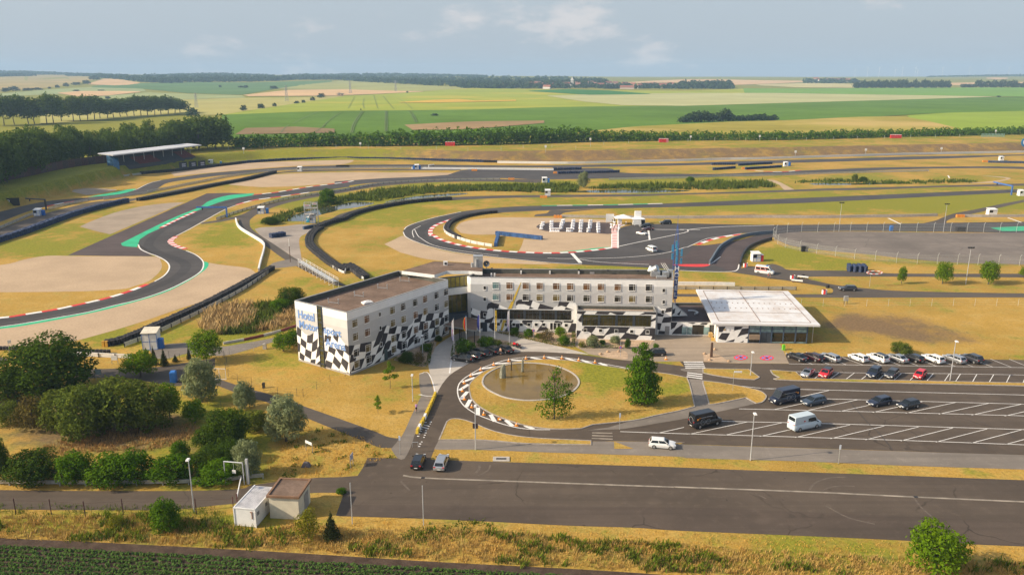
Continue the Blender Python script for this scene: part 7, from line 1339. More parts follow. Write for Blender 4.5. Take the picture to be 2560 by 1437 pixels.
lbs = ['leftmost small cluster on the dark apron', 'U shaped group, second cluster from left', 'hook shaped group in the middle', 'straight column right of the hook', 'second straight column from the right', 'rightmost column on the dark apron']
groups = [[(75,335),(98,335),(85,310),(105,300),(100,275),(125,275)],
 [(235,378),(262,378),(285,378),(312,378),(340,378),(365,378),(232,345),(262,345),(232,312),(262,312),(235,278),(262,278),(240,255),(265,255),(390,335),(415,330),(395,305),(422,300),(400,280),(428,272),(415,250),(442,245),(425,235),(450,230)],
 [(500,378),(525,378),(550,378),(578,375),(575,340),(602,340),(572,318),(600,315),(578,290),(605,288),(582,262),(610,260),(588,238),(612,236)],
 [(698,382),(725,382),(705,345),(730,345),(700,318),(730,318),(705,292),(732,290),(710,265),(738,265),(715,240),(742,240)],
 [(825,382),(852,378),(855,350),(848,325),(875,322),(850,298),(878,296),(855,270),(882,268),(860,242),(888,240)],
 [(990,392),(1012,390),(985,362),(1015,360),(985,335),(1012,333),(982,308),(1010,305),(985,282),(1008,280)]]
for g_, lb in zip(groups, lbs):
    for x, y in g_: o = obj('standing_table', tme, None, loc=P3(px(f"T {x},{y}")[0])+Vector((0, 0, .05))); o.scale = (1.1, 1.1, 1.15); tag(o, 'white draped standing table in the '+lb, 'table', 'white draped tables in lettering rows: '+lb.split(',')[0])
for x, y, lb in ((1205,318,'left of the red strip'), (1255,285,'at the top of the red strip'), (1330,335,'right of the red strip')): o = obj('standing_table', tme, None, loc=P3(px(f"T {x},{y}")[0])+Vector((0, 0, .08))); o.scale = (1.3, 1.3, 1.4); tag(o, 'single white draped standing table '+lb, 'table')
# small white posts along the bank
for i, (st, h_) in enumerate((("A 1815,700", 5), ("B 152,660", 5), ("B 1530,690", 6), ("B 1862,625", 5), ("C 78,606", 5), ("C 592,602", 5), ("C 858,715", 4), ("C 1380,705", 5), ("C 1942,695", 5), ("C 2345,570", 7))):
    c = G(px(st)[0]); t = thing('marker_board', 'small white board on a post along the far bank', 'sign', tuple(c), group='marker boards along the far bank'); obj('post', MB().tube((0, 0, 0), (0, 0, h_*.6), .12, 5), STEEL, t); mb = MB(); mb.box((0, 0, h_*.6), (1.5, .15, 1.6)); obj('board', mb, WHITE, t)
c = G(px("P 2558,372")[0]); t = thing('round_sign', 'large round blue sign with white disc at the right edge', 'sign', tuple(c)); obj('rim', MB().tube((1, 0, 5), (1, -.3, 5), 3.6, 20), mat('rim_blue', (.02,.18,.42), .5), t); obj('disc', MB().tube((1.4, -.3, 5.2), (1.4, -.45, 5.2), 2.5, 18), WHITE, t); obj('post', MB().tube((1, .2, 0), (1, .2, 5), .2, 6), STEEL, t)
t = thing('green_booth', 'pale green picket enclosure on the far bank at right', 'booth', tuple(G(px("C 2330,574")[0]))); mb = MB()
for k in range(16): mb.box((-10+k*1.3, 0, 0), (.7, .2, 3.0))
obj('pickets', mb, mat('pale_green', (.22,.36,.30), .7), t)
# ================================================================ vegetation
def leaf_mat(name, col, var=.35, trans=.34):
    m = bpy.data.materials.new(name); m.use_nodes = True; t = m.node_tree; t.nodes.clear()
    o = t.nodes.new('ShaderNodeOutputMaterial'); d = t.nodes.new('ShaderNodeBsdfDiffuse'); tr = t.nodes.new('ShaderNodeBsdfTranslucent'); mx = t.nodes.new('ShaderNodeMixShader'); mx.inputs[0].default_value = trans
    g = t.nodes.new('ShaderNodeNewGeometry'); oi = t.nodes.new('ShaderNodeObjectInfo')
    c = mix(t, g.outputs['Random Per Island'], tuple(x*(1-var) for x in col), tuple(min(1, x*(1+var)) for x in col))
    c = mix(t, rng_(t, noise(t, .35, 3), .35, .65, 0, .55), c, (col[0]*1.35, col[1]*1.15, col[2]*.8))
    c = mix(t, rng_(t, oi.outputs['Random'], 0, 1, 0, .35, False), c, (col[0]*.6, col[1]*.75, col[2]*.8))
    t.links.new(c, d.inputs[0]); t.links.new(c, tr.inputs[0]); t.links.new(d.outputs[0], mx.inputs[1]); t.links.new(tr.outputs[0], mx.inputs[2]); t.links.new(mx.outputs[0], o.inputs[0]); return m
LF = dict(dark=leaf_mat('dark_leaf', (.062, .105, .012)), maple=leaf_mat('bright_leaf', (.115, .20, .008)), willow=leaf_mat('grey_willow_leaf', (.23, .265, .135), .3), olive=leaf_mat('olive_leaf', (.125, .16, .026)), mid=leaf_mat('mid_green_leaf', (.080, .160, .008)),
          wood=leaf_mat('woodland_leaf', (.088, .135, .024)), brown=leaf_mat('brown_olive_leaf', (.12, .095, .028)), hedge=leaf_mat('hedge_leaf', (.085, .115, .010)), conifer=leaf_mat('conifer_leaf', (.045, .058, .018)), far=leaf_mat('far_leaf', (.050, .085, .036)), yellow=leaf_mat('yellow_green_leaf', (.17, .175, .016)))
BARK = mat('bark', (.10, .08, .06), .9, var=.3, scale=3)
def quads_mesh(name, C, Nn, size, m, aspect=1.5):
    """leaf quads at centres C with normals Nn"""
    n = len(C); Nn = Nn/np.maximum(np.linalg.norm(Nn, axis=1, keepdims=True), 1e-6); r = rng.normal(size=(n, 3)); a = np.cross(Nn, r); a /= np.maximum(np.linalg.norm(a, axis=1, keepdims=True), 1e-6); b = np.cross(Nn, a)
    s = (size*rng.uniform(.6, 1.3, n))[:, None]; a = a*s*aspect/2; b = b*s/2
    V = np.stack([C-a*.9, C-b*.8+a*.1, C+a, C+b*.8+a*.1], 1).reshape(-1, 3)
    me = bpy.data.meshes.new(name); me.vertices.add(4*n); me.vertices.foreach_set('co', V.astype(np.float32).ravel()); me.loops.add(4*n); me.loops.foreach_set('vertex_index', np.arange(4*n, dtype=np.int32)); me.polygons.add(n)
    me.polygons.foreach_set('loop_start', np.arange(0, 4*n, 4, dtype=np.int32)); me.polygons.foreach_set('loop_total', np.full(n, 4, np.int32)); me.materials.append(m); me.update(); me.validate(); return me
def crown(lobes, n, size, m, shell=.55, up=.25, aspect=1.5, gaps=0., name='crown'):
    L = np.array(lobes, float); w = (L[:, 3]*L[:, 4]*L[:, 5])**(2/3); k = rng.choice(len(L), n, p=w/w.sum()); d = rng.normal(size=(n, 3)); d /= np.linalg.norm(d, axis=1, keepdims=True)
    rad = shell+(1-shell)*rng.random(n)**.6; rad *= 1+.10*np.sin(d[:, 0]*7+k)*np.cos(d[:, 2]*6+k*2); C = L[k, :3]+d*L[k, 3:]*rad[:, None]; nn = d+rng.normal(size=(n, 3))*.55+np.array([0, 0, up])
    return quads_mesh(name, C, nn, size, m, aspect)
def round_lobes(h, w, z0=.12, n=16, sd=1, spread=.33, lr=.26):
    r = np.random.default_rng(sd); out_ = [(0, 0, h*(z0+(1-z0)*.5), w*.34, w*.34, h*(1-z0)*.42)]
    for i in range(n):
        a = 2.4*i+r.uniform(-.4, .4); f = (i+.5)/n; zz_ = z0+(1-z0)*(.12+.78*f); rr = w*spread*math.sqrt(max(.06, 1-((f-.38)/.68)**2))*r.uniform(.8, 1.15); s = w*lr*r.uniform(.7, 1.15)*(.75+.4*(1-abs(f-.4)))
        out_.append((rr*math.cos(a), rr*math.sin(a), h*zz_, s, s, s*.8))
    return out_
def trunk(h, r, limbs=4, sd=0, top=.6):
    g = random.Random(sd); mb = MB(); p = Vector((0, 0, -.1)); segs = [(Vector((0, 0, -.1)), r)]
    for k in range(1, 4): segs.append((Vector((g.uniform(-.04, .04)*h, g.uniform(-.04, .04)*h, h*top*k/3)), r*(1-.22*k)))
    for (a, ra), (b_, rb) in zip(segs, segs[1:]): mb.tube(a, b_, ra, 7, rb)
    for k in range(limbs): a = 6.28*k/limbs+g.uniform(-.4, .4); z = h*top*g.uniform(.55, .98); q = Vector((0, 0, z)); mb.tube(q, q+Vector((math.cos(a)*h*.2, math.sin(a)*h*.2, h*g.uniform(.12, .25))), r*.38, 5, r*.12)
    return mesh_data('trunk', mb, BARK)
# prototypes are 1 m tall and 1 m wide, scaled per tree
def proto(kind, cn_, size, z0, sd, tw=.035, shell=.55, aspect=1.5, lobes=None, **k):
    return crown(lobes or round_lobes(1, 1, z0, sd=sd, **k), cn_, size, LF[kind], shell, aspect=aspect), trunk(1, tw, 5, sd, .62)
PR = {}
for i in range(2):
    PR['dark', i] = proto('dark', 9000, .036, .04, 3+i, n=30, lr=.22, spread=.36); PR['maple', i] = proto('maple', 4200, .042, .16, 5+i, n=22, lr=.21)
    PR['willow', i] = proto('willow', 5200, .030, .04, 9+i, shell=.4, aspect=3.2, n=24, lr=.19); PR['olive', i] = proto('olive', 6000, .040, .0, 12+i, shell=.45, n=26, lr=.19, spread=.37)
    PR['mid', i] = proto('mid', 4500, .048, .0, 15+i, n=22, lr=.21, spread=.36); PR['brown', i] = proto('brown', 2200, .045, .0, 18+i, shell=.35, n=18); PR['yellow', i] = proto('yellow', 2200, .045, .02, 21+i, n=16)
    PR['conifer', i] = proto('conifer', 1800, .05, .0, 24+i, lobes=[(0, 0, .1+.8*f, .5*(1-f)+.05, .5*(1-f)+.05, .12) for f in np.linspace(0, 1, 9)], shell=.3, aspect=2.2)
for i in range(4):
    PR['wood', i] = proto('wood', 1700, .062, .10, 30+i, tw=.018, n=24, lr=.20, spread=.34); PR['row', i] = proto('wood', 1500, .065, .27, 40+i, tw=.022, n=18, lr=.21, spread=.33)
for i in range(3): PR['far', i] = proto('far', 300, .15, .02, 50+i, n=12, lr=.25)
sparse = [(.02,0,.45,.42,.38,.40),(.08,0,.96,.08,.08,.05),(.03,0,.89,.15,.13,.05),(.0,.03,.77,.19,.16,.05),(-.2,0,.64,.17,.15,.05),(.28,.04,.62,.19,.16,.05),(.33,0,.50,.22,.2,.06),(-.15,.05,.43,.2,.2,.05),(.2,0,.37,.27,.22,.06),(-.3,-.05,.25,.24,.22,.06),(.3,.05,.23,.27,.22,.06),(-.2,0,.1,.2,.2,.05),(.22,.05,.11,.22,.2,.06),(0,.1,.3,.2,.3,.05)]
PR['sparse', 0] = (crown(sparse, 2300, .032, LF['mid'], .25), trunk(1, .02, 9, 4, .86)); lay = [(0,0,.38,.42,.4,.36),(0,0,.66,.3,.28,.28),(0,0,.95,.16,.16,.05),(-.12,0,.87,.2,.2,.05),(.1,.05,.80,.17,.17,.05),(-.06,0,.70,.27,.25,.06),(.16,.1,.62,.26,.24,.06),(-.2,.05,.58,.25,.24,.07),(.0,-.15,.50,.3,.26,.08),(.25,0,.42,.27,.26,.07),(-.25,0,.38,.27,.26,.07),(.1,.1,.33,.36,.34,.08),(.28,-.05,.24,.24,.24,.07),(-.22,.05,.22,.28,.26,.08),(.05,-.1,.16,.36,.34,.08),(.2,.1,.08,.26,.24,.05),(-.15,0,.08,.28,.24,.05)]
PR['tall', 0] = (crown(lay, 6500, .036, LF['mid'], .4), trunk(1, .025, 7, 5, .8)); PR['sapling', 0] = (crown([(.0,.0,.9,.1,.1,.1),(.08,0,.75,.2,.2,.09),(-.12,0,.62,.22,.2,.08),(.22,0,.45,.25,.2,.07),(-.15,0,.38,.2,.2,.06)], 700, .05, LF['maple'], .3), trunk(1, .014, 4, 6, .8))
cnt = {}
def tree(kind, bp, topy, wpx, label, cat='tree', name=None, group=None, terr=False, wz=None, base=None, h=None, w=None):
    c = base if base is not None else (G(bp) if terr else P3(bp)); dz = depth(c); h = h or zat((c[0], c[1]), topy)-c[2]; w = w or wpx*dz/FPX
    v = [k for k in PR if k[0] == kind]; i = cnt.get(kind, 0); cnt[kind] = i+1; cr_, tr_ = PR[v[i % len(v)]]
    t = thing(name or {'shrub': 'shrub', 'bush': 'shrub'}.get(cat, 'broadleaf_tree'), label, cat, tuple(c), (i*2.1) % 6.28, group); t.scale = (w, w, h)
    obj('crown', cr_, None, t); obj('trunk' if cat == 'tree' else 'stem', tr_, None, t); return t
def T(kind, st, topst, wz, label, **k):
    """st: base in a zoom region, topst: top row, wz: width, both in that region's units"""
    r = st.split()[0]; s = REG[r][2]; b_ = px(st)[0]; return tree(kind, b_, REG[r][1]+topst*s, wz*s, label, **k)
T('dark', 'D 390,1235', 840, 590, 'broad dark green tree at the left with a visible pale trunk'); T('dark', 'D 60,1290', 1080, 330, 'dark bushy undergrowth left of the broad dark tree', cat='shrub')
T('maple', 'D 1045,1140', 950, 255, 'round bright green tree between the small conifers and the olive shrubs'); T('maple', 'L 1150,600', 160, 490, 'round bright green tree behind the grey willow'); T('willow', 'L 1080,1190', 540, 520, 'large grey green willow beside the white mesh gate'); T('willow', 'G 2130,432', 88, 315, 'biggest grey willow bush, at the bend of the asphalt path')
T('willow', 'L 1700,1290', 890, 330, 'thin pale willow left of the asphalt path'); T('willow', 'G 1850,690', 415, 215, 'grey willow above the grey height gate')
for st, tp, w_, lb in (("L 275,590", 390, 130, 'leftmost'), ("L 385,650", 375, 120, 'second'), ("L 530,665", 405, 130, 'third'), ("L 690,605", 495, 95, 'fourth'), ("L 890,575", 370, 80, 'rightmost')): T('conifer', st, tp, w_, f'{lb} of five small dark conifers in a row along the path', name='conifer_tree', group='small conifers along the path')
sh = [('brown',"G 255,335",95,270,'brownish shrub at the left end of the olive thicket'),('olive',"G 450,330",55,310,'olive shrub, second from left in the thicket'),('olive',"G 650,395",10,400,'largest olive shrub in the middle of the thicket'),('olive',"G 900,350",-40,420,'tall olive shrub behind the middle of the thicket'),('olive',"G 1120,340",0,300,'olive shrub at the right of the thicket'),('maple',"G 1265,265",0,190,'bright green shrub below the blue cabin'),('maple',"G 1450,295",128,175,'round bright green shrub between thicket and thin willow'),
 ('dark',"G 1700,480",190,300,'dark shrub left of the biggest grey willow'),('dark',"G 1555,480",325,210,'dark low shrub in the hollow left of the tall dark one'),('olive',"G 1900,350",205,210,'olive shrub under the thin pale willow'),('dark',"G 250,735",505,350,'dark grey green shrub above the guard rail at left'),('mid',"G 560,735",515,270,'green shrub above the guard rail, second from left'),('mid',"G 830,738",545,330,'wide green shrub above the guard rail in the middle'),('mid',"G 1010,722",505,270,'taller green shrub above the middle of the guard rail'),
 ('mid',"G 1285,722",545,310,'wide green shrub above the guard rail left of the gate'),('dark',"G 1560,610",485,250,'dark shrub between the hollow and the guard rail'),('mid',"G 1625,722",600,330,'low green shrub behind the height gate'),('mid',"G 1340,565",435,140,'small green shrub on the dry slope'),('dark',"G 1725,590",425,190,'dark narrow shrub left of the willow at the gate'),('dark',"G 25,745",400,130,'dark shrub cut by the left picture edge'),('olive',"G 80,300",140,200,'low olive scrub at the left edge beside the dark track'),
 ('dark',"D 2170,600",468,190,'dark green bush left of the hotel corner'),('mid',"D 2085,645",555,150,'lower green bush beside the reed pit'),('maple',"D 2110,945",812,165,'bright bush at the foot of the hotel end wall'),('mid',"D 2185,905",785,110,'green bush touching the hotel end wall'),('mid',"G 1235,1085",865,215,'leafy bush on the verge below the lamp post'),('yellow',"G 865,1070",985,120,'small yellow green bush on the weedy verge'),('yellow',"G 2300,1160",935,180,'yellow green bush in front of the cream building'),('conifer',"G 2470,1165",950,135,'dark pointed shrub right of the yellow green bush'),
 ('mid',"X 1880,800",715,150,'small potted looking shrub at the road corner'),('maple',"I 1885,1440",1068,440,'large bright green round bush at the lower right'),('dark',"A 2010,1222",1168,120,'dark round bush by the pond road'),('olive',"F 1640,965",878,150,'clipped round bush on the lawn above the rear parking row')]
for k, st, tp, w_, lb in sh: T(k, st, tp, w_, lb, cat='shrub')
T('mid', "A 2440,1075", 955, 120, 'solitary green tree on the pond bank'); T('willow', "B 1810,950", 828, 92, 'solitary willow beside the reed bank'); T('mid', "C 75,915", 868, 65, 'small round bush on the grass right of the reeds', cat='shrub'); T('olive', "C 1300,905", 848, 45, 'pale small tree by the far pool'); T('dark', "C 1362,908", 868, 62, 'dark small bush by the far pool', cat='shrub')
for st, tp, w_, lb in (("F 1648,445", 318, 68, 'leftmost small tree in the row beside the kart track'), ("F 1955,445", 283, 130, 'second tree in the row beside the kart track'), ("F 2292,447", 278, 148, 'third tree in the row, right of the floodlight pole'), ("F 2590,400", 308, 120, 'tree cut by the right picture edge in the row')): T('maple', st, tp, w_, lb, group='young trees beside the kart track')
T('sparse', "J 1372,932", 190, 560, 'sparse airy tree in front of the round pond'); tree('tall', (1604,1012), 855, 98, 'tall dense layered green tree on the roundabout island'); T('sapling', "E 372,1222", 1018, 160, 'young tree on the lawn before the left wing'); T('sapling', "E 285,1412", 1270, 120, 'pale sapling on the lawn near the cyclist')
hs = [('dark',500,1025,948,105),('brown',590,1035,950,95),('mid',640,945,888,85),('dark',735,872,828,52),('mid',930,965,858,140),('mid',1090,915,838,140),('olive',1170,915,860,65),('mid',1300,825,770,66),('mid',1405,838,780,74),('brown',1540,868,780,105),('olive',1480,848,812,60),('maple',1640,838,768,95),('mid',1665,895,832,92),('willow',1880,912,828,105),('willow',2050,888,828,85),('dark',2140,925,850,42),('yellow',1800,912,870,55),('mid',1950,892,862,55),('mid',2350,928,888,42)]
pos = ['dark shrub in the bed by the left wing','brownish shrub in the bed by the left wing','green shrub beside the left wing drive','small shrub at the left wing wall','green shrub behind the second flagpole','green shrub behind the middle flagpole','olive shrub behind the fourth flagpole','shrub at the wall right of the yellow stripe','round shrub at the wall before the small windows','brown leaved shrub in the middle gravel bed','low olive shrub beside the brown leaved one','bright upright shrub by the three narrow windows','dense round shrub at the hedge corner','pale feathery shrub before the annex','second pale feathery shrub before the annex','narrow dark shrub right of the annex bed','yellowish small shrub left in the annex bed','small shrub between the feathery ones','small column shrub near the half hidden black car']
for (k, x, y, tp, w_), lb in zip(hs, pos): T(k, f"E {x},{y}", tp, w_, lb, cat='shrub', group='shrubs in the hotel beds')
def hedge(s, label, wd=.7, h=.75, dens=70, m='hedge'):
    w = resample(world(s, 3), .5); w0 = w[0]; L_ = sum((b_-a).length for a, b_ in zip(w, w[1:])); n = int(L_*dens); i = rng.integers(0, len(w)-1, n); f = rng.random(n); A_ = np.array([q[:] for q in w]); C = A_[i]*(1-f[:, None])+A_[i+1]*f[:, None]-np.array(w0[:])
    d = rng.uniform(-1, 1, (n, 3)); k = rng.integers(0, 3, n); d[np.arange(n), k] = np.sign(d[np.arange(n), k]); C = C+np.stack([d[:, 0]*wd/2, d[:, 1]*wd/2, (d[:, 2]*.5+.5)*h], -1); o = obj('hedge', quads_mesh('hedge', C, d+rng.normal(size=(n, 3))*.4, .16, LF[m]), None, loc=w0); core = MB(); return tag(o, label, 'hedge', 'clipped hedges round the hotel beds')
for s, lb in (("E 1175,808 1300,838 1440,866 1600,900 1735,914", 'long low hedge along the drive before the main wing'), ("E 1738,815 1736,910", 'short hedge closing the bed at the annex corner'), ("E 1770,918 1950,922 2110,924", 'low hedge in front of the annex bed'), ("E 838,1005 842,950 860,905 900,878", 'curved hedge at the leftmost flagpole'), ("E 405,1008 500,1038 600,1058 655,1040 668,960 685,900", 'hedge round the bed of the left wing'), ("E 1180,898 1240,905 1290,912", 'short hedge behind the red motorcycle')): hedge(s, lb)
# ---- woodland at the left, poplar row, field trees
g_w = 'trees of the wood behind the grandstand'; r_ = random.Random(5)
fx = lambda s: [G(q) for q in sm(s, 5)]
edge = fx("P -480,600 -300,535 A -400,1000 -200,935 0,870 200,840 400,805 600,780 800,758 1000,735 1200,708 1400,680 1600,662"); nW = 0
for row, (dy, m_) in enumerate(((14, 24), (34, 20), (60, 16), (95, 14))):
    pts_ = resample(edge, 9.5 if row == 0 else 14+row*2)
    for q in pts_[:-row*2 or None]:
        x, y = q.x+r_.uniform(-2, 2)-row*3, q.y+dy+r_.uniform(-4, 4)
        if row == 0 and x > -150: hh = r_.uniform(12, 19)
        else: hh = r_.uniform(14, 23)+(2 if row else 0)
        if x > -205+row*8 and row > 1: continue
        tree('wood', None, 0, 0, 'tall dark leafy tree in the dense wood behind the grandstand', group=g_w, base=Vector((x, y, H(x, y))), h=hh, w=hh*r_.uniform(.5, .9)); nW += 1
T('wood', "A 1610,665", 405, 260, 'tallest tree at the right end of the dense wood', terr=True); T('wood', "A 1480,672", 415, 260, 'tall tree beside the right end of the dense wood', terr=True)
for x, b_, tp in [(-80,505,270),(30,500,258),(110,495,262),(215,492,270),(260,490,300),(350,488,262),(400,485,255),(460,470,290),(545,470,268),(600,468,275),(650,462,268),(700,458,265),(745,452,285),(800,448,292),(850,445,288),(900,440,290),(950,436,282),(1000,432,272),(1050,430,266),(1100,428,268),(1150,424,272),(1200,420,268),(1250,417,268),(1300,412,285),(1340,408,300)]: T('row', f"A {x},{b_-12}", tp, 165 if x > 700 else 180, 'tall dark tree with bare lower trunk in the long row beyond the wood', group='long tree row beyond the wood', terr=True)
ft = [("A 1430,428",355,95),("A 1815,380",335,52),("A 1940,363",324,56),("A 2042,349",319,32),("A 2210,326",305,42),("A 2257,321",297,32),("A 2325,306",275,38),("A 2393,284",247,62),("A 800,290",270,42),("A 100,233",195,82),("A 40,240",206,52),("A 200,230",208,70),("A 270,226",205,80),("A 370,216",200,26),("A 425,208",185,34),("A 490,200",170,42),("A 570,188",165,72),("A 640,180",150,60),("A 700,150",108,80),("A 745,130",96,60),("A 1637,206",187,22),("A 1790,208",192,40),("A 1830,210",188,40),("A 2035,216",193,64),("B 500,247",232,18),("B 708,418",398,58),("B 155,377",362,10),("C 2370,278",266,34),("A 570,234",222,50),("A 750,230",222,55)]
for i, (st, tp, w_) in enumerate(ft): T('far', st, tp, w_, 'solitary dark bush or small tree standing among the far fields', group='scattered trees in the far fields', terr=True)
for x, b_, tp, w_ in [(20,470,420,90),(70,468,395,90),(120,466,378,100),(180,464,378,100),(240,462,395,90),(290,460,385,80),(335,458,360,95),(390,457,405,90),(450,457,410,80),(510,456,408,90),(560,455,402,80),(610,454,398,90),(660,455,415,70),(700,455,405,65)]: T('far', f"C {x},{b_}", tp, w_, 'brownish dark tree in the isolated copse in the green field', group='isolated copse in the green field', terr=True)
# ---- merged far foliage: hedge belt, forest ridge
def blob_mass(name, P, R_, Hh, m, per=60, leaf=.5):
    """many crowns merged into one mass of leaf faces"""
    n = len(P); k = np.repeat(np.arange(n), per); d = rng.normal(size=(n*per, 3)); d /= np.linalg.norm(d, axis=1, keepdims=True); d[:, 2] = np.abs(d[:, 2])*1.0-.15*(rng.random(n*per) < .3)
    C = P[k]+np.stack([d[:, 0]*R_[k], d[:, 1]*R_[k], .12*Hh[k]+d[:, 2]*Hh[k]*.86], -1)*rng.uniform(.75, 1.02, (n*per, 1))**np.array([1, 1, 0]); return obj(name, quads_mesh(name, C, d+rng.normal(size=d.shape)*.5, leaf*R_[k], LF[m], 1.3), None)
w = resample([G(q) for q in sm("A 1735,662 2000,655 2300,648 2560,643 B 200,646 400,643 800,638 1100,634 1300,630 1800,614 2560,602 C 300,600 800,598 1600,577 2300,562 2560,557 3100,548", 4)], 3.4)
P_, R_, H_ = [], [], []
for q in w:
    p_ = topx(q)[0]; hh = np.interp(p_, [580, 700, 900, 1150, 1300, 1420, 1500, 1700, 2560], [9, 9, 10, 12.5, 13, 12, 8.5, 7, 6.5])
    for dy in (0, 4.5, 9): hv = hh*random.uniform(.72, 1.12)*(1+.03*dy/4.5); x, y = q.x+random.uniform(-1.5, 1.5), q.y+dy+2+random.uniform(-1, 1); P_.append((x, y, H(x, y))); H_.append(hv); R_.append(min(hv*.42, 4.2)*random.uniform(.8, 1.2))
o = blob_mass('hedge_belt', np.array(P_), np.array(R_), np.array(H_), 'mid', 55, .42); tag(o, 'continuous dark green hedge belt along the top of the far bank', 'hedge', kind='stuff')
sk = np.array(px("A -400,82 0,80 250,85 480,95 700,105 750,98 850,112 1050,115 1250,108 1500,98 1650,95 1950,110 2100,125 2250,108 2560,110 B 0,103 300,97 700,105 1200,120 1700,130 1950,145 1985,165")); lo = np.array(px("A -400,128 0,125 400,118 690,124 760,138 900,146 1050,166 1250,176 1500,167 1900,164 2200,150 2560,150 B 0,153 150,163 600,188 960,206 1400,212 1750,205 1985,190"))
P_, R_, H_ = [], [], []
for i in range(3000):
    x = random.uniform(-130, 1516); y0 = np.interp(x, lo[:, 0], lo[:, 1]); y1 = np.interp(x, sk[:, 0], sk[:, 1])+4; f = random.random()**1.3; q = G((x, y0+(max(y1, 189)-y0)*f))
    if q.y > 8600: continue
    hh = random.uniform(13, 20); tgt = y1-4
    P_.append(tuple(q)); H_.append(hh); R_.append(random.uniform(9, 15))
for i in range(900):      # the skyline row, tall enough to give the ridge its outline
    x = random.uniform(-130, 1516); y1 = np.interp(x, sk[:, 0], sk[:, 1]); yy = 6300+random.uniform(-250, 250); u_ = (x-1280)/FPX; xx = u_*yy*1.0*CP; z0 = H(xx, yy); need = CAM_H+(190-y1)*yy/FPX-z0
    if need > 6: P_.append((xx, yy, z0)); H_.append(need*random.uniform(.86, 1.0)); R_.append(random.uniform(14, 22))
o = blob_mass('far_forest', np.array(P_), np.array(R_), np.array(H_), 'far', 14, .75); tag(o, 'dark blue green forest along the distant ridge', 'forest', kind='stuff')
sk2 = np.array(px("C 500,143 640,142 800,146 950,140 1100,135 1290,140 1500,135 1800,126 2100,118 2300,112 2560,110 2900,108")); P_, R_, H_ = [], [], []
for i in range(1000):
    x = random.uniform(1860, 2640); y1 = np.interp(x, sk2[:, 0], sk2[:, 1]); yy = 7600+random.uniform(-900, 900); u_ = (x-1280)/FPX; xx = u_*yy*CP; z0 = H(xx, yy); need = CAM_H+(190-y1)*yy/FPX-z0
    if need > 3: P_.append((xx, yy, z0)); H_.append(min(need, 30)*random.uniform(.8, 1.0)); R_.append(random.uniform(14, 26))
if P_: o = blob_mass('far_forest', np.array(P_), np.array(R_), np.array(H_), 'far', 12, .75); tag(o, 'hazy wooded horizon at the right of the picture', 'forest', kind='stuff')
P_, R_, H_ = [], [], []
for a, b_, y0, y1, n in ((900, 1180, 192, 214, 60), (1140, 2000, 182, 214, 260), (1980, 2560, 192, 216, 170)):
    for i in range(n): x = random.uniform(a, b_); q = G(px(f"B {x},{random.uniform(y0+8, y1)}")[0]); P_.append(tuple(q)); H_.append(random.uniform(8, 15)); R_.append(random.uniform(7, 13))
for i in range(110): x = random.uniform(0, 390); q = G(px(f"C {x},{random.uniform(200, 218)}")[0]); P_.append(tuple(q)); H_.append(random.uniform(14, 26)); R_.append(random.uniform(9, 15))
for i in range(70): x = random.uniform(930, 1330); q = G(px(f"C {x},{random.uniform(160, 176)}")[0]); P_.append(tuple(q)); H_.append(random.uniform(10, 20)); R_.append(random.uniform(10, 18))
o = blob_mass('village_trees', np.array(P_), np.array(R_), np.array(H_), 'far', 22, .7); tag(o, 'belt of trees round the far villages', 'trees', kind='stuff')
for i in range(34): x = 1300+i*21+r_.uniform(-6, 6); T('far', f"C {x:.0f},{212-i*.08:.0f}", 150+r_.uniform(-8, 18), r_.uniform(38, 60), 'grey green tree in the long line right of the far village', group='far tree line at right', terr=True)
for i in range(20): x = 2100+i*26+r_.uniform(-6, 6); T('far', f"C {x:.0f},{208:.0f}", 150+r_.uniform(-6, 22) if x > 2190 else 178, r_.uniform(34, 52), 'grey green tree in the line at the far right', group='far tree line at the right edge', terr=True)
# ---- village houses, church, pylons, wind turbines
HW, HR = [mat('house_wall', (.55,.45,.36), .9, var=.1), mat('house_wall_white', (.66,.63,.58), .9, var=.1)], [mat('house_roof_red', (.27,.11,.075), .9, var=.2), mat('house_roof_brown', (.24,.12,.09), .9, var=.2)]
def house(st, w_, d_, h_, lb, grp, k):
    c = G(px(st)[0]); t = thing('village_house', lb, 'house', tuple(c), r_.uniform(-.5, .5), grp); mb = MB(); mb.box((0, 0, -2), (w_, d_, h_+2)); obj('wall', mb, HW[k % 2], t)
    mb = MB(); a, b_ = w_/2+.5, d_/2+.5; mb.add([(-a, -b_, h_), (a, -b_, h_), (a, b_, h_), (-a, b_, h_), (-a, 0, h_+d_*.55), (a, 0, h_+d_*.55)], [(0,1,5,4), (2,3,4,5), (3,0,4), (1,2,5), (3,2,1,0)]); obj('roof', mb, HR[(k//2) % 2], t)
vh = [1225,1250,1345,1375,1395,1430,1470,1490,1530,1560,1600,1650,1680,1700,1745,1770,1800,1840,1865,1890,1940,2000,2050,2120,2180,2230,2290,2330,2400,2460]
for i, x in enumerate(vh): house(f"B {x},{r_.uniform(192, 212):.0f}", r_.uniform(14, 26), r_.uniform(10, 14), r_.uniform(7, 11), 'red roofed house in the far village among trees', 'houses of the far village', i)
for i in range(9): house(f"C {1010+i*30},{r_.uniform(158, 170):.0f}", r_.uniform(16, 28), 13, r_.uniform(9, 13), 'red roofed house in the distant village at right', 'houses of the distant right village', i)
house("B 1540,216", 24, 12, 6, 'long white walled farm building at the near edge of the far village', None, 1); house("B 2135,218", 44, 12, 5, 'low long reddish shed at the near edge of the far village', None, 0)
c = G(px("B 1727,205")[0]); t = thing('church_tower', 'pale church tower rising from the far village', 'church', tuple(c)); mb = MB(); mb.box((0, 0, 0), (9, 9, 24)); obj('wall', mb, HW[1], t); mb = MB(); mb.box((0, 0, 24), (10, 10, 10), top=.05); obj('spire', mb, HW[1], t)
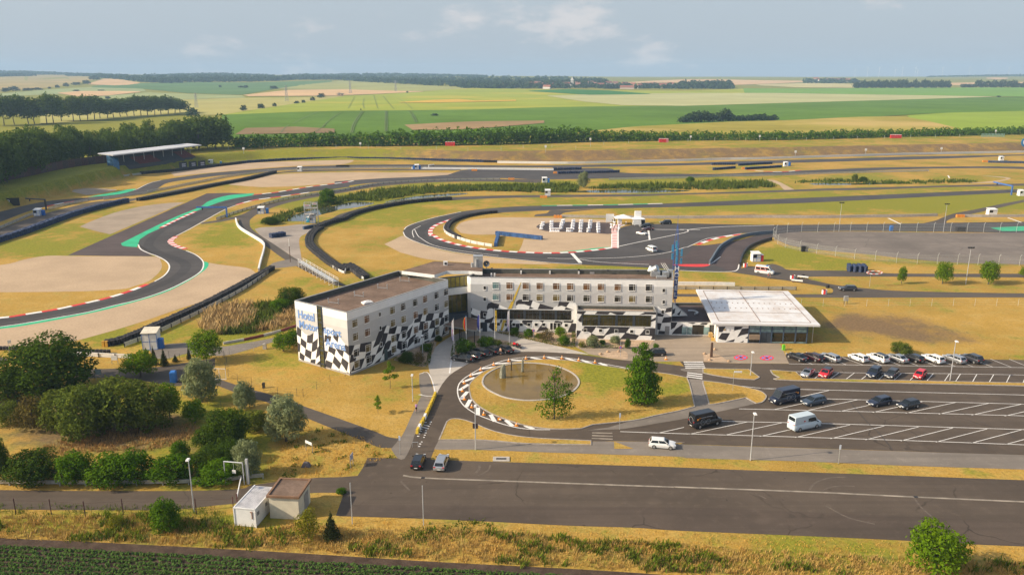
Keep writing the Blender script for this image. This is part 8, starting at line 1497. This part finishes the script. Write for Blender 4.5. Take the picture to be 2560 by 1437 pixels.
PYL = mat('pylon_steel', (.34,.35,.36), .6, .3, var=0)
def pylon(st, tp, lb):
    c = G(px(st)[0]); h_ = zat((c.x, c.y), px(f"{st.split()[0]} 0,{tp}")[0][1])-c.z; t = thing('power_pylon', lb, 'pylon', tuple(c), group='power pylons in the fields'); mb = MB(); b_ = h_*.10; th = max(.18, depth(c)*.00016)
    for sx in (-1, 1):
        for sy in (-1, 1): mb.tube((sx*b_, sy*b_, 0), (sx*h_*.012, sy*h_*.012, h_), th, 4)
    for k in range(6):
        z0, z1 = h_*k/6.5, h_*(k+1)/6.5; q0, q1 = b_*(1-z0/h_)+.3, b_*(1-z1/h_)+.3
        for sy in (-1, 1): mb.tube((-q0, sy*q0, z0), (q1, sy*q1, z1), th*.6, 3); mb.tube((q0, sy*q0, z0), (-q1, sy*q1, z1), th*.6, 3)
    obj('tower', mb, PYL, t)
    for z, l in ((.96, .13), (.84, .2), (.74, .15)): obj('cross_arm', MB().tube((-l*h_, 0, h_*z), (l*h_, 0, h_*z), th, 4), PYL, t)
pylon("A 1463,358", 245, 'lattice power pylon behind the tree row at the left'); pylon("A 2135,310", 190, 'thin lattice power pylon standing in the pale field'); pylon("B 415,235", 155, 'faint lattice power pylon in the middle distance'); pylon("B 77,250", 160, 'faint lattice power pylon left of the middle')
for i, x in enumerate((2137,2168,2197,2237,2255,2287,2293,2355,2422,2470,2520)):
    yy = 8200; u_ = (x-1280)/FPX; xx = u_*yy*CP; z0 = H(xx, yy); h_ = CAM_H+(190-(171 if i % 3 else 176))*yy/FPX-z0; t = thing('wind_turbine', 'tiny pale wind turbine on the hazy right horizon', 'wind turbine', (xx, yy, z0), group='wind turbines on the horizon'); obj('tower', MB().tube((0, 0, 0), (0, 0, h_), 1.5, 6, 1.0), WHITE, t); mb = MB(); mb.box((0, 0, h_-1), (3, 6, 3)); obj('nacelle', mb, WHITE, t)
    for k in range(3): a = 2.09*k+i*.5; obj('blade', MB().tube((0, -5, h_), (26*math.sin(a), -5, h_+26*math.cos(a)), .9, 4, .4), WHITE, t)
# ---- reeds, weeds, crop rows, tufts (nobody could count them)
from mathutils.geometry import intersect_point_quad_2d
def in_poly(X, Y, w):
    r = np.zeros(len(X), bool); j = len(w)-1
    for i in range(len(w)):
        c = ((w[i].y > Y) != (w[j].y > Y)) & (X < (w[j].x-w[i].x)*(Y-w[i].y)/(w[j].y-w[i].y+1e-12)+w[i].x); r ^= c; j = i
    return r
def scatter(s, dens, n=3):
    w = world(s, n); x0, x1 = min(q.x for q in w), max(q.x for q in w); y0, y1 = min(q.y for q in w), max(q.y for q in w); k = int((x1-x0)*(y1-y0)*dens); X, Y = rng.uniform(x0, x1, k), rng.uniform(y0, y1, k); m_ = in_poly(X, Y, w); return X[m_], Y[m_]
def blades(name, X, Y, h, wd, m, label, per=5, spread=.25, lean=.35, cat='grass', mask=None):
    k = len(X); i = np.repeat(np.arange(k), per); n = len(i); a = rng.uniform(0, 6.283, n); hh = h*rng.uniform(.55, 1.2, n)*(np.repeat(rng.uniform(.6, 1.25, k), per)); bx = X[i]+rng.normal(size=n)*spread; by = Y[i]+rng.normal(size=n)*spread; lx, ly = np.cos(a)*lean*hh, np.sin(a)*lean*hh; wx, wy = -np.sin(a)*wd/2, np.cos(a)*wd/2
    V = np.stack([np.stack([bx-wx, by-wy, 0*hh], -1), np.stack([bx+wx, by+wy, 0*hh], -1), np.stack([bx+lx*.4+wx*.8, by+ly*.4+wy*.8, hh*.6], -1), np.stack([bx+lx, by+ly, hh], -1)], 1).reshape(-1, 3)
    me = bpy.data.meshes.new(name); me.vertices.add(4*n); me.vertices.foreach_set('co', V.astype(np.float32).ravel()); me.loops.add(4*n); me.loops.foreach_set('vertex_index', np.arange(4*n, dtype=np.int32)); me.polygons.add(n); me.polygons.foreach_set('loop_start', np.arange(0, 4*n, 4, dtype=np.int32)); me.polygons.foreach_set('loop_total', np.full(n, 4, np.int32)); me.materials.append(m); me.update(); me.validate()
    return tag(obj(name, me, None), label, cat, kind='stuff')
STRAW = leaf_mat('straw_blade', (.46, .30, .10), .3, .15); DRYR = leaf_mat('dry_reed', (.42, .29, .14), .25, .15); WEED = leaf_mat('weed_leaf', (.12, .165, .018), .3); REEDG = leaf_mat('green_reed', (.09, .125, .022), .35); TUFT = leaf_mat('gold_tuft', (.50, .31, .08), .3, .1)
X, Y = scatter("D 1490,760 1560,650 1700,620 1850,590 1900,640 1880,760 1750,800 1600,825 1500,800", 1.6); blades('reed_bed', X, Y, 1.9, .14, DRYR, 'tan dry reeds in the pit left of the hotel', 8, .5, cat='reeds')
X, Y = scatter("D 1600,825 1750,790 1880,700 1900,610 2080,600 2120,640 2060,720 1950,790 1850,820", 1.6); blades('reed_bed', X, Y, 1.7, .14, REEDG, 'green reeds in the pit left of the hotel', 8, .5, cat='reeds'); X, Y = scatter("D 1880,800 2000,740 2120,650 2190,620 2195,720 2050,790", 1.6); blades('reed_bed', X, Y, 1.6, .13, DRYR, 'pale dry reeds beside the hotel end wall', 8, .5, cat='reeds')
X, Y = scatter("B -10,1050 0,1030 200,985 500,955 900,940 1300,935 1700,930 1760,955 1740,985 1400,985 1000,975 820,990 600,1002 380,1035 250,1055 120,1050", .30); blades('reed_bed', X, Y, 2.0, .45, REEDG, 'dark green reed belt along the far side of the long pond', 8, 1.0, cat='reeds')
X, Y = scatter("A 1960,1222 2060,1160 2200,1120 2330,1080 2400,1060 2560,1040 2560,1068 2400,1092 2290,1118 2160,1165 2130,1205", .45); blades('reed_bed', X, Y, 1.6, .4, REEDG, 'reeds on the left bank of the pond', 8, .8, cat='reeds')
X, Y = scatter("B 1850,960 2000,940 2200,930 2560,930 C 100,925 250,905 400,915 600,905 700,945 500,955 200,968 0,962 B 2400,965 2100,962", .22); blades('reed_bed', X, Y, 2.2, .5, REEDG, 'reed belt right of the solitary willow', 8, 1.2, cat='reeds')
X, Y = scatter("C 860,905 1200,895 1500,905 2100,900 2150,912 1600,925 1200,912 900,920", .2); blades('reed_bed', X, Y, 1.5, .5, REEDG, 'low green rushes round the far pool', 8, 1.2, cat='reeds')
vg = "P -20,1290 150,1290 420,1285 590,1318 660,1330 760,1305 880,1325 1200,1325 1500,1350 1900,1375 2300,1400 2570,1405 2570,1440 1900,1440 1500,1422 1100,1400 700,1375 250,1352 -20,1346"
X, Y = scatter(vg, 5.0, 1); blades('verge_grass', X, Y, .55, .07, STRAW, 'tall dry grass on the verge beside the crop field', 7, .22); X, Y = scatter(vg, 1.6, 1); k = rng.random(len(X)) < .8; ph = np.sin(X*.35+1)+np.sin(Y*.9+X*.2)+np.sin(X*.11); k &= ph > .2; blades('verge_weeds', X[k], Y[k], .8, .16, WEED, 'green weeds among the dry verge grass', 12, .3, .5, 'weeds')
X, Y = scatter("P -20,1262 300,1262 580,1270 590,1312 420,1285 150,1292 -20,1292", 2.0, 1); blades('verge_grass', X, Y, .4, .08, WEED, 'mixed green grass below the rusty fence posts', 6, .25)
X, Y = scatter("P 60,1130 200,1090 330,1075 480,1060 500,1090 380,1125 250,1130 120,1145 40,1150", 4.0, 2); blades('verge_grass', X, Y, .5, .09, leaf_mat('tawny_blade', (.36,.22,.09), .3, .1), 'matted tawny grass on the slope between the shrubs', 6, .25)
X, Y = scatter("P 630,1190 700,1120 760,1060 900,1090 1000,1140 910,1160 870,1185 700,1200", 2.0, 1); blades('verge_grass', X, Y, .35, .08, TUFT, 'dry grass tufts round the white information board', 5, .25); k = rng.random(len(X)) < .04; blades('verge_weeds', X[k], Y[k], .35, .25, WEED, 'small green weed patches on the dry slope', 14, .35, .8, 'weeds')
X, Y = scatter("P 850,1300 1200,1310 2560,1372 2560,1400 1900,1372 1200,1325 860,1320", 2.0, 1); blades('verge_grass', X, Y, .22, .07, TUFT, 'short golden grass along the lower car park edge', 5, .25); X, Y = scatter("P 960,1330 1060,1322 1200,1300 1240,1312 1150,1345 1080,1352 980,1350", 1.5, 1); blades('verge_weeds', X, Y, .35, .2, WEED, 'green weed patch at the lower car park edge', 12, .4, .7, 'weeds')
a, b_ = P3((0, 1368)), P3((1500, 1448)); t_ = (b_-a).normalized(); nrm2 = Vector((t_.y, -t_.x, 0)); C = []
for row in range(30):
    for k in range(-40, 330): q = a+t_*(k*.30)+nrm2*(row*.88); C.append((q.x+rng.normal()*.07, q.y+rng.normal()*.10))
C = np.array(C); C = C[rng.random(len(C)) < .93]; per = 16; i = np.repeat(np.arange(len(C)), per); n = len(i); d = rng.normal(size=(n, 3)); d /= np.linalg.norm(d, axis=1, keepdims=True); d[:, 2] = np.abs(d[:, 2]); sz = np.repeat(rng.uniform(.7, 1.25, len(C)), per)[:, None]
Cc = np.stack([C[i, 0], C[i, 1], np.full(n, .10)], -1)+d*np.array([.24, .24, .30])*sz; tag(obj('crop_plants', quads_mesh('crop_plants', Cc, d+rng.normal(size=d.shape)*.4+np.array([0, 0, .5]), .20, leaf_mat('crop_leaf', (.085, .15, .034), .3, .15)), None), 'rows of leafy dark green crop plants on bare soil', 'crop', kind='stuff')
# ---------------------------------------------------------------- haze: one closed box of even, thin air
mb = MB(); mb.box((0, 4450, -5), (17200, 10000, 185)); m = bpy.data.materials.new('haze_air'); m.use_nodes = True; t = m.node_tree; t.nodes.clear(); o = t.nodes.new('ShaderNodeOutputMaterial'); v = t.nodes.new('ShaderNodeVolumePrincipled'); v.inputs['Color'].default_value = (.50, .74, 1.0, 1); v.inputs['Density'].default_value = 1.05e-4; v.inputs['Anisotropy'].default_value = .0; t.links.new(v.outputs[0], o.inputs['Volume'])
hz = obj('haze', mb, m); tag(hz, kind='stuff'); hz.display_type = 'WIRE'
